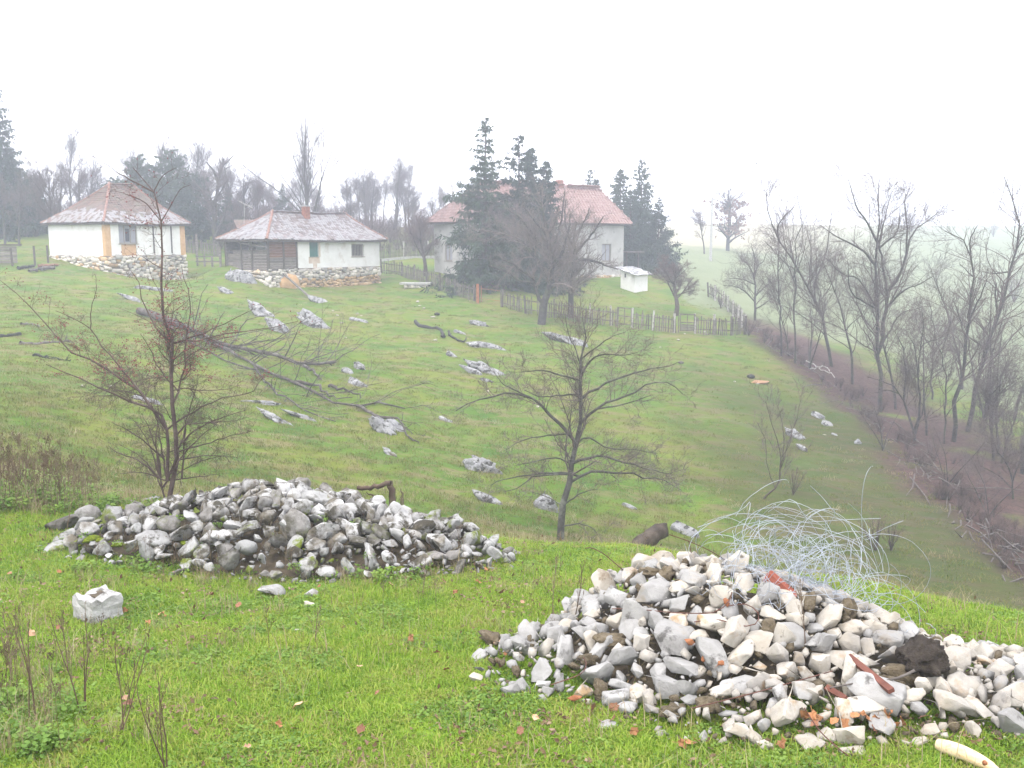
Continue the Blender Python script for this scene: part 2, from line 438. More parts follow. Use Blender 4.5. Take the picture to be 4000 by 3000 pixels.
def scatter(name, coll, P, rz, sc, idx, label, tilt=None, parent=None):
    me = bpy.data.meshes.new(name)
    me.vertices.add(len(P)); me.vertices.foreach_set("co", np.asarray(P, np.float32).ravel())
    n = len(P)
    rot = np.zeros((n, 3), np.float32); rot[:, 2] = rz
    if tilt is not None: rot[:, :2] = tilt
    for nm, ty, val in (("rot", 'FLOAT_VECTOR', rot), ("sc", 'FLOAT', np.asarray(sc, np.float32)), ("idx", 'INT', np.asarray(idx, np.int32))):
        at_ = me.attributes.new(nm, ty, 'POINT')
        at_.data.foreach_set("vector" if ty == 'FLOAT_VECTOR' else "value", val.ravel())
    ng = bpy.data.node_groups.new(name, 'GeometryNodeTree')
    ng.interface.new_socket("Geometry", in_out='INPUT', socket_type='NodeSocketGeometry')
    ng.interface.new_socket("Geometry", in_out='OUTPUT', socket_type='NodeSocketGeometry')
    gi, go = ng.nodes.new("NodeGroupInput"), ng.nodes.new("NodeGroupOutput")
    ci = ng.nodes.new("GeometryNodeCollectionInfo"); ci.inputs[0].default_value = coll
    ci.inputs[1].default_value = True; ci.inputs[2].default_value = True
    ip = ng.nodes.new("GeometryNodeInstanceOnPoints"); ip.inputs["Pick Instance"].default_value = True
    def attr(nm, ty):
        a = ng.nodes.new("GeometryNodeInputNamedAttribute"); a.data_type = ty; a.inputs[0].default_value = nm; return a.outputs[0]
    L = ng.links
    L.new(gi.outputs[0], ip.inputs["Points"]); L.new(ci.outputs[0], ip.inputs["Instance"])
    L.new(attr("idx", 'INT'), ip.inputs["Instance Index"])
    L.new(attr("rot", 'FLOAT_VECTOR'), ip.inputs["Rotation"]); L.new(attr("sc", 'FLOAT'), ip.inputs["Scale"])
    L.new(ip.outputs[0], go.inputs[0])
    o = link(name, me, parent)
    md = o.modifiers.new("scatter", 'NODES'); md.node_group = ng
    return tag(o, label, kind="stuff")
lawn = [mesh("lawn_clump", *blades(70, .13, .005, .024, .0026, 1.3, 100 + i), M_GRASS) for i in range(4)]
lawn += [mesh("clover_clump", *leaflets(46, .12, .015, .022, 120 + i), M_LEAFY) for i in range(2)]
lawn += [mesh("long_clump", *blades(40, .11, .012, .055, .0021, 1.0, 130 + i), M_GRASS) for i in range(2)]
lawn += [mesh("straw_clump", *blades(16, .13, .03, .13, .0015, .8, 140 + i), M_DRY) for i in range(2)]
lawn_c = proto_collection("lawn_clumps", lawn)
def brow_y(X, Y): return None
def near_grass():
    n = 30000
    g = np.random.default_rng(5)
    Y = 3.6 + 10.2 * g.uniform(0, 1, n) ** .85
    X = g.uniform(-1, 1, n) * (Y * .60 + .6)
    keep = (Y < 13.4)
    X, Y = X[keep], Y[keep]
    Z = ground(X, Y)
    nz = fnoise(X * .9, Y * .9, 77, 3); nz2 = fnoise(X * 2.2 + 9, Y * 2.2, 78, 3)
    edge = np.clip((np.hypot(X * .25, Y) - 10.2) / 1.6, 0, 1)
    u = g.uniform(0, 1, len(X))
    idx = g.integers(0, 4, len(X))
    idx = np.where((nz2 > .56) & (u < .32), 4 + g.integers(0, 2, len(X)), idx)
    idx = np.where((nz > .60) & (u > .72), 6 + g.integers(0, 2, len(X)), idx)
    idx = np.where(u > .985, 8 + g.integers(0, 2, len(X)), idx)
    left = (X < -1.8) & (Y > 8) & (Y < 13.5)
    idx = np.where(left & (u > .6), 6 + g.integers(0, 2, len(X)), idx)
    # rank dry growth along the edge of the bank
    idx = np.where(u < edge * .30, 8 + g.integers(0, 2, len(X)), idx)
    sc = g.uniform(.75, 1.35, len(X)) * np.where(idx >= 8, g.uniform(.6, 1.5, len(X)), 1)
    return scatter("grass", lawn_c, np.stack([X, Y, Z], -1), g.uniform(0, 6.28, len(X)), sc, idx,
                   "short bright green grass on the near bank")
near_grass()
M_BITS = gmat("litter_bits", [(.2, (.07, .045, .03)), (.5, (.15, .09, .05)), (.8, (.26, .19, .12))], .1)
def litter_bits():
    def flakes(seed, n=7):
        g = np.random.default_rng(seed); Vs, Fs = [], []; k = 0
        for i in range(n):
            c = np.array([g.normal(0, .06), g.normal(0, .06), g.uniform(.008, .022)]); s = g.uniform(.006, .016); M = np.array(Euler((g.normal(0, .6), g.normal(0, .6), g.uniform(0, 6.28))).to_matrix())
            Vs.append(np.array([(-s, -s * .4, 0), (0, -s * .6, s * .2), (s * 1.3, 0, 0), (0, s * .55, s * .15)]) @ M.T + c); Fs += [(k, k + 1, k + 2), (k, k + 2, k + 3)]; k += 4
        return mesh("flakes", np.concatenate(Vs), np.array(Fs), M_BITS)
    c = proto_collection("litter", [flakes(800 + i) for i in range(4)]); g = np.random.default_rng(19); n = 5200
    Y = 3.8 + 8.5 * g.uniform(0, 1, n); X = g.uniform(-1, 1, n) * (Y * .58 + .3); nz = fnoise(X * 1.4, Y * 1.4, 55, 3); kp = g.uniform(0, 1, n) < sstep(.36, .62, nz); X, Y = X[kp], Y[kp]; n = len(X)
    scatter("leaf_litter", c, np.stack([X, Y, ground(X, Y)], -1), g.uniform(0, 6.28, n), g.uniform(.6, 1.6, n), g.integers(0, 4, n), "small brown bits of leaf and straw strewn in the near grass")
litter_bits()
hillp = [mesh("hill_tuft", *blades(30, .34, .04, .13, .008, .9, 200 + i), M_HILLG) for i in range(3)]
hillp += [mesh("hill_straw", *blades(22, .30, .05, .17, .006, 1.1, 210 + i), M_DRY) for i in range(2)]
hill_c = proto_collection("hill_tufts", hillp)
def hill_grass():
    g = np.random.default_rng(6); n = 26000
    Y = np.exp(g.uniform(math.log(16), math.log(78), n)); X = g.uniform(-.6, .6, n) * Y
    d, sd = seg_dist(X, Y, HEDGE)
    nz = fnoise(X * .5 + Y * .1, Y * 1.1, 91, 4)
    keep = (sd < 0) & (Y < 76) & (g.uniform(0, 1, n) > .7 * sstep(3, 12, X) * (Y < 50))
    X, Y, nz = X[keep], Y[keep], nz[keep]
    u = g.uniform(0, 1, len(X))
    idx = np.where(u < sstep(.5, .68, nz) * .38, 3 + g.integers(0, 2, len(X)), g.integers(0, 3, len(X)))
    return scatter("hill_grass", hill_c, np.stack([X, Y, ground(X, Y)], -1), g.uniform(0, 6.28, len(X)),
                   g.uniform(.35, .95, len(X)), idx, "patchy olive and straw coloured grass on the opposite hillside")
hill_grass()

# ================================================================== BUILDINGS
M_PLASTER = nmat("lime_plaster", [(.3, (.60, .585, .56)), (.55, (.68, .67, .65)), (.8, (.72, .71, .69))], 1.2, .92, (14, .25, .01),
                 [((.44, .39, .33), 1.3, .55, .78), ((.40, .29, .19), .9, .68, .76)])
M_CLAY = nmat("clay_daub", [(.3, (.42, .24, .11)), (.6, (.52, .33, .17)), (.8, (.58, .42, .26))], 2.5, .95, (20, .4, .015))
M_GREYWALL = nmat("grey_block_wall", [(.3, (.33, .32, .305)), (.6, (.41, .40, .385)), (.8, (.47, .455, .435))], 1.0, .92, (10, .3, .01), [((.20, .195, .19), 1.3, .55, .7)])
M_WSTONE = nmat("wall_stone", [(.25, (.36, .31, .24)), (.5, (.48, .44, .38)), (.75, (.56, .54, .50))], 1.6, .9, (12, .5, .02),
                [((.36, .24, .12), .8, .56, .7), ((.22, .19, .16), 5, .6, .75)], obj_var=.3)
M_OSTONE = nmat("ochre_wall_stone", [(.25, (.27, .17, .08)), (.5, (.37, .25, .135)), (.75, (.45, .34, .22))], 1.6, .9, (12, .5, .02), obj_var=.28)
M_MORTAR = nmat("earth_mortar", [(.3, (.20, .155, .11)), (.7, (.32, .265, .20))], 4, .98, (30, .5, .01))
M_TILE = nmat("clay_tile", [(.25, (.08, .065, .062)), (.45, (.11, .085, .08)), (.62, (.135, .103, .094)), (.8, (.165, .125, .112))], 4.5, .55, (30, .3, .006),
              [((.10, .085, .06), 2.2, .6, .72)], spec=.5, obj_var=.3)
M_TILE1 = nmat("old_clay_tile", [(.25, (.05, .036, .03)), (.42, (.085, .054, .042)), (.6, (.13, .073, .05)), (.8, (.19, .118, .072))], 4.5, .6, (30, .3, .006),
               [((.11, .095, .065), 1.2, .5, .66)], spec=.45, obj_var=.3)
M_PALETILE = nmat("pale_clay_tile", [(.25, (.10, .083, .08)), (.45, (.135, .112, .108)), (.7, (.17, .145, .14))], 4.5, .5, (30, .3, .006),
               [((.20, .192, .198), 2.5, .30, .5)], spec=.5, obj_var=.15)  # paler clay tile, whitened in soft noise patches
M_REDTILE = nmat("red_clay_tile", [(.25, (.17, .10, .088)), (.5, (.23, .138, .12)), (.75, (.29, .195, .18))], 3.5, .6, (30, .2, .006),
              [((.40, .35, .345), 6.5, .56, .7)], spec=.45, obj_var=.2)
M_CAP = nmat("ridge_tile", [(.3, (.14, .075, .058)), (.6, (.22, .115, .085)), (.8, (.27, .19, .15))], 6, .7, (30, .3, .006), [((.4, .38, .36), 8, .58, .72)])
M_BOARD = nmat("weathered_board", [(.3, (.085, .072, .062)), (.55, (.16, .14, .125)), (.8, (.25, .23, .21))], 3.0, .9, (30, .5, .01), st=(1, 1, 5), obj_var=.25)
M_REDBOARD = nmat("red_brown_board", [(.3, (.10, .05, .033)), (.55, (.17, .085, .055)), (.8, (.20, .15, .12))], 2.6, .9, (30, .5, .01), st=(1, 1, 5), obj_var=.2)
M_BEAM = nmat("old_beam", [(.3, (.045, .036, .03)), (.6, (.09, .075, .062)), (.8, (.14, .12, .10))], 4, .9, (30, .5, .01))
M_FENCE = nmat("grey_picket_wood", [(.3, (.075, .062, .055)), (.55, (.13, .112, .10)), (.8, (.2, .18, .165))], 4, .92, None, obj_var=.3)
M_WHITEP = nmat("whitewashed_wood", [(.3, (.28, .26, .24)), (.7, (.43, .42, .40))], 6, .85, None, [((.15, .125, .10), 5, .52, .64)])
M_RUSTP = nmat("rusty_post", [(.3, (.22, .08, .04)), (.7, (.36, .15, .075))], 6, .8)
M_FRAME = nmat("window_frame", [(.3, (.17, .15, .12)), (.7, (.27, .24, .19))], 6, .8)
M_GREEN = nmat("green_shutter", [(.3, (.012, .085, .065)), (.7, (.02, .125, .095))], 5, .6)
M_GLASS, _nt, _nd, _lk, _b = newmat("dark_glass"); _b.inputs["Base Color"].default_value = (.02, .024, .03, 1); _b.inputs["Roughness"].default_value = .08; _b.inputs["Specular IOR Level"].default_value = .5
M_DARK = nmat("dark_interior", [(.3, (.02, .018, .016)), (.7, (.035, .03, .027))], 3, .95)
M_CURTAIN = nmat("dusty_curtain", [(.3, (.20, .20, .23)), (.7, (.33, .33, .37))], 8, .9, None, st=(8, 8, .4))
M_BRICK = nmat("brick", [(.3, (.20, .07, .045)), (.7, (.33, .14, .09))], 5, .9, (25, .3, .006), obj_var=.2)
M_SLATE = nmat("stone_slab", [(.3, (.12, .115, .12)), (.55, (.22, .215, .22)), (.75, (.45, .44, .44))], 4, .6, (20, .4, .01), [((.56, .56, .58), 5.5, .5, .62)], obj_var=.25, spec=.5)
M_CONC = nmat("old_concrete", [(.3, (.29, .285, .27)), (.6, (.38, .375, .37)), (.8, (.44, .435, .43))], 7, .92, (22, .9, .02), [((.12, .115, .10), 9, .55, .68)])
M_ENAMEL = nmat("white_enamel", [(.3, (.62, .62, .63)), (.7, (.74, .74, .75))], 3, .3, None, [((.33, .25, .18), 5, .62, .72)], spec=.5)

def rough_box(seed, bev=.16, nz=.10, cuts=2):
    bm = bmesh.new(); bmesh.ops.create_cube(bm, size=1.0)
    bmesh.ops.subdivide_edges(bm, edges=bm.edges[:], cuts=1, use_grid_fill=True)
    o = Vector((seed * 3.7, seed * 1.3, 0))
    for v in bm.verts:
        n = sum(1 for c in v.co if abs(c) > .4)
        if n == 3: v.co *= 1 - bev * random.uniform(.7, 1.6)
        elif n == 2: v.co *= 1 - bev * .35 * random.uniform(.4, 1.5)
        v.co += mnoise.noise_vector(v.co * 1.7 + o) * nz
    me = bpy.data.meshes.new("stone"); bm.to_mesh(me); bm.free()
    me.polygons.foreach_set("use_smooth", np.ones(len(me.polygons), bool))
    return me
RB = [rough_box(i) for i in range(7)]
def with_mat(me, m):
    c = me.copy(); c.materials.clear(); c.materials.append(m); return c
M_WSTONE2 = nmat('grey_wall_stone', [(.25, (.22, .20, .175)), (.6, (.31, .295, .27)), (.8, (.36, .35, .335))], 1.6, .9, (12, .5, .02), obj_var=.3)
RBW = [with_mat(me, M_WSTONE if i % 4 else M_WSTONE2) for i, me in enumerate(RB)]; RBO = [with_mat(me, M_OSTONE) for me in RB]

def wall_mb(mb, x0, x1, z0, z1, holes, thick, M):
    """a wall in local x/z, its face at y=0, body at y>0, with rectangular holes"""
    xs = sorted({x0, x1, *[h[0] for h in holes], *[h[1] for h in holes]})
    for a, b in zip(xs[:-1], xs[1:]):
        hs = sorted([(h[2], h[3]) for h in holes if h[0] <= a + 1e-6 and h[1] >= b - 1e-6])
        z = z0
        for (ha, hb) in hs:
            if ha > z: mb.box((a, 0, z), (b, thick, ha), M)
            z = hb
        if z1 > z: mb.box((a, 0, z), (b, thick, z1), M)
FRONT = Matrix.Identity(4)
def left_M(L):      # local wall frame for the left side: x runs from far end to near corner, face looks to -x
    return Matrix(((0, 1, 0, 0), (-1, 0, 0, L), (0, 0, 1, 0), (0, 0, 0, 1)))
def window(parent, M, x0, x1, z0, z1, m_frame, m_pane, inset=.12, cols=2, rows=1, sill=True, name="window"):
    w_ = link(name, MB().box((x0, inset + .05, z0), (x1, inset + .06, z1), M).mesh(name, m_pane), parent)
    fr = MB(); t = .07
    for (a, b) in ((x0, x0 + t), (x1 - t, x1)): fr.box((a, inset, z0), (b, inset + .045, z1), M)
    for (a, b) in ((z0, z0 + t), (z1 - t, z1)): fr.box((x0 + t, inset, a), (x1 - t, inset + .043, b), M)
    for c in range(1, cols):
        x = x0 + (x1 - x0) * c / cols; fr.box((x - .03, inset + .003, z0 + t), (x + .03, inset + .04, z1 - t), M)
    for r in range(1, rows):
        z = z0 + (z1 - z0) * r / rows; fr.box((x0 + t, inset + .005, z - .02), (x1 - t, inset + .038, z + .02), M)
    link("frame", fr.mesh("frame", m_frame), w_)
    if sill: link("sill", MB().box((x0 - .06, -.05, z0 - .06), (x1 + .06, inset + .05, z0 - .004), M).mesh("sill", m_frame), w_)
    return w_
def stone_wall(parent, M, x0, x1, zt, zb_f, meshes_f, depth=.10, hrow=.2, lmean=.34, name="stone"):
    """courses of separate stones from the top line zt down to the ground line zb_f(x)"""
    _xs = np.linspace(x0, x1, 12); _zs = [zb_f(float(q)) for q in _xs]; zb_f = lambda q: float(np.interp(q, _xs, _zs))
    pts = []; zmin = min(zb_f(x0), zb_f((x0 + x1) / 2), zb_f(x1)) - .15
    for rad, tries in ((hrow * .72, 120), (hrow * .55, 500), (hrow * .40, 900)):
        for _ in range(int(tries * (x1 - x0) / 8) + 10):
            x, z = random.uniform(x0 + .1, x1 - .1), random.uniform(zmin, zt - rad * .5)
            if z < zb_f(x) - .12: continue
            r = rad * random.uniform(.85, 1.15)
            if any(((x - a) / 1.25) ** 2 + ((z - b) * 1.12) ** 2 < ((r + c) * .80) ** 2 for a, b, c in pts): continue
            pts.append((x, z, r))
            me = random.choice(meshes_f(x, z))
            o = link(name, me, parent)
            R3 = M.to_3x3().to_4x4() @ Euler((random.gauss(0, .06), random.gauss(0, .16), random.gauss(0, .06))).to_matrix().to_4x4()
            R3.translation = M @ Vector((x, random.uniform(-.03, .03), z))
            o.matrix_local = R3 @ Matrix.Diagonal((r * random.uniform(2.3, 3.1), .24 * random.uniform(.9, 1.12), r * random.uniform(1.6, 2.0), 1))
def beaver_tile(wd, ln, th):
    pts = [(-wd / 2, ln), (-wd / 2, ln * .22), (-wd * .36, ln * .07), (-wd * .13, 0), (wd * .13, 0), (wd * .36, ln * .07), (wd / 2, ln * .22), (wd / 2, ln)]
    n = len(pts)
    V = [(x, y, 0) for x, y in pts] + [(x, y, th) for x, y in pts]
    F = [list(range(n))[::-1], list(range(n, 2 * n))] + [[i, (i + 1) % n, n + (i + 1) % n, n + i] for i in range(n)]
    return np.array(V), F
def flat_tile(wd, ln, th):
    V = [(-wd / 2, 0, 0), (wd / 2, 0, 0), (wd / 2, ln, 0), (-wd / 2, ln, 0), (-wd / 2, 0, th), (wd / 2, 0, th), (wd / 2, ln, th), (-wd / 2, ln, th),
         (-wd * .5, 0, th * 1.9), (-wd * .36, 0, th * 1.9), (-wd * .36, ln, th * 1.9), (-wd * .5, ln, th * 1.9)]
    F = [(0, 3, 2, 1), (4, 5, 6, 7), (0, 1, 5, 4), (1, 2, 6, 5), (2, 3, 7, 6), (3, 0, 4, 7), (8, 9, 10, 11), (4, 9, 8), (4, 8, 11, 7)]
    return np.array(V, float), F
def roof(parent, W, L, ze, zr, el, er, ov, tw, expo, shape, mats_f, sag=0.0, wob=.03, planes="flbr", indiv=300, cap_m=None, sagline=None, cap_r=.1):
    E0, E1, E3, E2 = Vector((-ov, -ov, ze)), Vector((W + ov, -ov, ze)), Vector((W + ov, L + ov, ze)), Vector((-ov, L + ov, ze))
    A, B = Vector((el, L / 2, zr)), Vector((W - er, L / 2, zr))
    PL = {'f': (E0, E1, [E0, E1, B, A]), 'l': (E2, E0, [E2, E0, A]), 'r': (E1, E3, [E1, E3, B]), 'b': (E3, E2, [E3, E2, A, B])}
    H = zr - ze
    def bend(p):
        t = min(max((p.z - ze) / H, 0), 1)
        q = p.copy(); q.z -= sag * 4 * t * (1 - t)
        q.z += wob * (mnoise.noise(Vector((p.x * .5, p.y * .5, 3.1))) + .5 * mnoise.noise(Vector((p.x * 1.6, p.y * 1.6, 7.7))))
        if sagline: q.z += sagline(p)
        return q
    deck = MB()
    for (a, b, poly) in PL.values():
        # a fan of strips so that the deck follows the sag
        n = 6
        def edge(pa, pb, t): return pa.lerp(pb, t)
        top = [poly[2], poly[3]] if len(poly) == 4 else [poly[2], poly[2]]
        rows = []
        for i in range(n + 1):
            t = i / n; l_ = edge(poly[0], top[1], t); r_ = edge(poly[1], top[0], t)
            rows.append([bend(edge(l_, r_, k / 6)) - Vector((0, 0, .035)) for k in range(7)])
        for i in range(n):
            for k in range(6): deck.add([rows[i][k], rows[i][k + 1], rows[i + 1][k + 1], rows[i + 1][k]], [(0, 1, 2, 3)])
        for k in range(6):
            p, q = rows[0][k], rows[0][k + 1]; d = Vector((0, 0, .09)); deck.add([p - d, q - d, q, p], [(0, 1, 2, 3)])
    # boarding under the eaves
    deck.box((-ov + .03, -ov + .03, ze - .16), (W + ov - .03, L + ov - .03, ze - .13))
    rf = link("roof", deck.mesh("roof", M_BEAM), parent)
    cand = []
    for key in planes:
        a, b, poly = PL[key]
        e = (b - a).normalized(); nrm = (b - a).cross(poly[2] - b).normalized(); g = nrm.cross(e).normalized()
        U = [((p - a).dot(e), (p - a).dot(g)) for p in poly]
        Smax = max(u[1] for u in U); Lm = (b - a).length
        xl = lambda s: U[-1][0] * s / Smax if len(poly) == 4 else U[2][0] * s / Smax
        xr = lambda s: Lm + (U[2][0] - Lm) * s / Smax
        i = 0
        while i * expo < Smax - expo * .3:
            s = i * expo
            lo, hi = xl(s + expo), xr(s + expo)
            x = lo + tw * (.5 if i % 2 else .05)
            while x < hi:
                p = a + e * x + g * (s - .05)
                jit = random.gauss(0, .035)
                cand.append((key, bend(p), e, g, nrm, jit, (s / Smax))); x += tw
            i += 1
    # distance to the camera decides which tiles are separate parts
    pm = parent.matrix_basis
    key = lambda c: (0 if c[0] in 'fl' else 1, (pm @ c[1] - EYE).length)
    cand.sort(key=key)
    V0, F0 = shape(tw * .95, expo * 2.0, .045)
    protos = {}
    Vj, Fj, nj, mij, mlist = [], [], 0, [], []
    for n_, (k_, p, e, g, nrm, jit, t) in enumerate(cand):
        m = mats_f(k_, t, p)
        if random.random() < .012: continue                         # a slipped or missing tile
        M = Matrix((e, g, nrm)).transposed().to_4x4() @ Euler((-.085 + random.gauss(0, .012), random.gauss(0, .015), jit)).to_matrix().to_4x4()
        M.translation = p + nrm * .028
        if n_ < indiv:
            if m.name not in protos: protos[m.name] = mesh("roof_tile", V0, F0, m)
            o = link("roof_tile", protos[m.name], rf); o.matrix_local = M
        else:
            Mv = np.array(M); Vj.append(V0 @ Mv[:3, :3].T + Mv[:3, 3])
            if m not in mlist: mlist.append(m)
            for f in F0: Fj.append([q + nj for q in f]); mij.append(mlist.index(m))
            nj += len(V0)
    if nj:
        o = link("roof_tiles", mesh("roof_tiles", np.concatenate(Vj), Fj, None, False, mlist, mij), rf); tag(o, kind="stuff")
    # half-round caps along ridge and hips
    hk = 7; th = np.linspace(0, math.pi, hk)
    cv = np.array([[math.cos(t) * cap_r, y, math.sin(t) * cap_r * .9] for y in (0, .36) for t in th] + [[math.cos(t) * cap_r * .8, y, math.sin(t) * cap_r * .7] for y in (0, .36) for t in th])
    cf = []
    for i in range(hk - 1): cf += [(i, i + 1, hk + i + 1, hk + i), (2 * hk + i + 1, 2 * hk + i, 3 * hk + i, 3 * hk + i + 1), (i + 1, i, 2 * hk + i, 2 * hk + i + 1)]
    cme = mesh("ridge_tile", cv, cf, cap_m or M_CAP)
    for (p, q) in ((E0, A), (E1, B), (A, B), (E2, A)):
        n = int((q - p).length / .31)
        for i in range(n + 1):
            c0 = bend(p.lerp(q, i / (n + .6))); c1 = bend(p.lerp(q, min((i + 1) / (n + .6), 1)))
            d = (c1 - c0).normalized() if (c1 - c0).length > 1e-4 else (q - p).normalized()
            sx = d.cross(Vector((0, 0, 1))).normalized(); uz = sx.cross(d)
            M = Matrix((sx, d, uz)).transposed().to_4x4() @ Euler((.03, random.gauss(0, .06), random.gauss(0, .05))).to_matrix().to_4x4()
            M.translation = c0 + Vector((0, 0, .02)) + uz * random.uniform(0, .015)
            o = link("ridge_tile", cme, rf); o.matrix_local = M
    return rf
def gloc(base, x, y):        # ground height in a building's local frame
    p = base.matrix_basis @ Vector((x, y, 0)); return gz1(p.x, p.y) - base.location.z
def chimney(parent, x, y, z0, z1, s=.34, cap=True, m=None):
    ch = link("chimney", MB().box((x - s / 2 + .02, y - s / 2 + .02, z0), (x + s / 2 - .02, y + s / 2 - .02, z1)).mesh("chimney", M_MORTAR), parent)
    bme = MB().box((-.5, -.5, -.5), (.5, .5, .5)).mesh("brick", m or M_BRICK)
    z = z0; i = 0
    while z < z1 - .03:
        for sd in range(4):
            for k in range(2):
                c, sn = [(0, 1), (1, 0), (0, -1), (-1, 0)][sd]
                off = (k - .5) * s * .5 + (.02 if i % 2 else -.02)
                px_, py_ = x + c * (s / 2 - .02) + sn * off, y + sn * (s / 2 - .02) - c * off
                link("brick", bme, ch, (px_, py_, z + .033), (0, 0, random.gauss(0, .03)),
                     (s * .47 if c == 0 else .06, s * .47 if sn == 0 else .06, .062))
        z += .075; i += 1
    if cap: link("cap", MB().box((x - s * .72, y - s * .72, z1), (x + s * .72, y + s * .72, z1 + .07)).mesh("cap", M_CONC), ch)
    return ch

# ---------------------------------------------------------------- the cottage at left
def cottage_left():
    th = R(60); W, L = 7.1, 6.4
    P0 = at(415, 1000, 68.0)
    base = empty("cottage", (P0.x, P0.y, 0), th, "left cottage with tall brown hipped tile roof and rough stone base", "house", "old white cottages")
    base.matrix_basis = Matrix.Translation((P0.x, P0.y, 0)) @ Matrix.Rotation(th, 4, 'Z')
    zb, ze, zr = 1.72, 4.05, 7.02
    LM = left_M(L)
    gf = lambda x: gloc(base, x, 0); gl = lambda x: gloc(base, 0, L - x)
    wp = MB()
    hf = [(1.15, 2.75, zb + .85, ze - .12), (1.3, 2.6, zb - .01, zb + .84)]
    wall_mb(wp, .45, W - .45, zb, ze, hf[:1] + [hf[1]], .3, FRONT)
    wall_mb(wp, 0.0, L, zb, ze, [], .3, LM)
    wp.box((W - .3, .3, zb), (W, L, ze)); wp.box((.3, L - .3, zb), (W - .3, L, ze))
    link("wall", wp.mesh("wall", M_PLASTER), base)
    cor = link("corner_post", MB().box((-.02, -.025, zb - .02), (.45, .28, ze)).mesh("corner_post", M_CLAY), base); tag(cor, "orange clay corner where the plaster has fallen away")
    link("corner_post", MB().box((W - .45, -.02, zb - .02), (W + .02, .28, ze)).mesh("corner_post", M_CLAY), base)
    pn = link("panel", MB().box((1.28, .05, zb - .02), (2.62, .25, zb + .84)).mesh("panel", M_CLAY), base); tag(pn, "bare clay panel below the window")
    window(base, FRONT, 1.15, 2.75, zb + .85, ze - .12, M_FRAME, M_CURTAIN, .1, 3)
    link("pane", MB().box((1.8, .148, zb + 1.0), (2.15, .151, ze - .4)).mesh("pane", M_GLASS), base)
    for x in (4.1, 5.75):
        link("batten", MB().box((x, -.045, zb + .12), (x + .11, -.004, ze - .15)).mesh("batten", M_BEAM), base)
    sb = MB().box((.02, .03, zb - 3.4), (W - .02, .5, zb)).box((.03, .5, zb - 3.4), (.5, L - .02, zb - .003))
    sbo = link("stone_base", sb.mesh("stone_base", M_MORTAR), base)
    mf = lambda x, z: RBW if random.random() < .86 else RBO
    stone_wall(sbo, FRONT, -.05, W + .05, zb, gf, mf, hrow=.235, lmean=.46)
    stone_wall(sbo, LM, 0, L + .02, zb, gl, mf, hrow=.235, lmean=.46)
    stone_wall(sbo, Matrix(((0, -1, 0, W), (1, 0, 0, 0), (0, 0, 1, 0), (0, 0, 0, 1))), .1, 1.2, zb, lambda x: gloc(base, W, x), mf, hrow=.24, lmean=.45)
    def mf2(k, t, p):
        pale_lim = .36 + .16 * mnoise.noise(Vector((p.x * .6, p.y * .6, 1)))
        return M_PALETILE if (t < pale_lim and random.random() < .66) else M_TILE1  # pale tiles mixed into the lower part of the roof
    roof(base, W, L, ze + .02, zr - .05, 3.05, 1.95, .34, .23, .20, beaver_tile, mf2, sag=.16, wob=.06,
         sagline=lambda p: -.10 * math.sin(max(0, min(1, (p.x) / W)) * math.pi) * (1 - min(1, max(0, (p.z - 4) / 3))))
    return base
cottage_left()

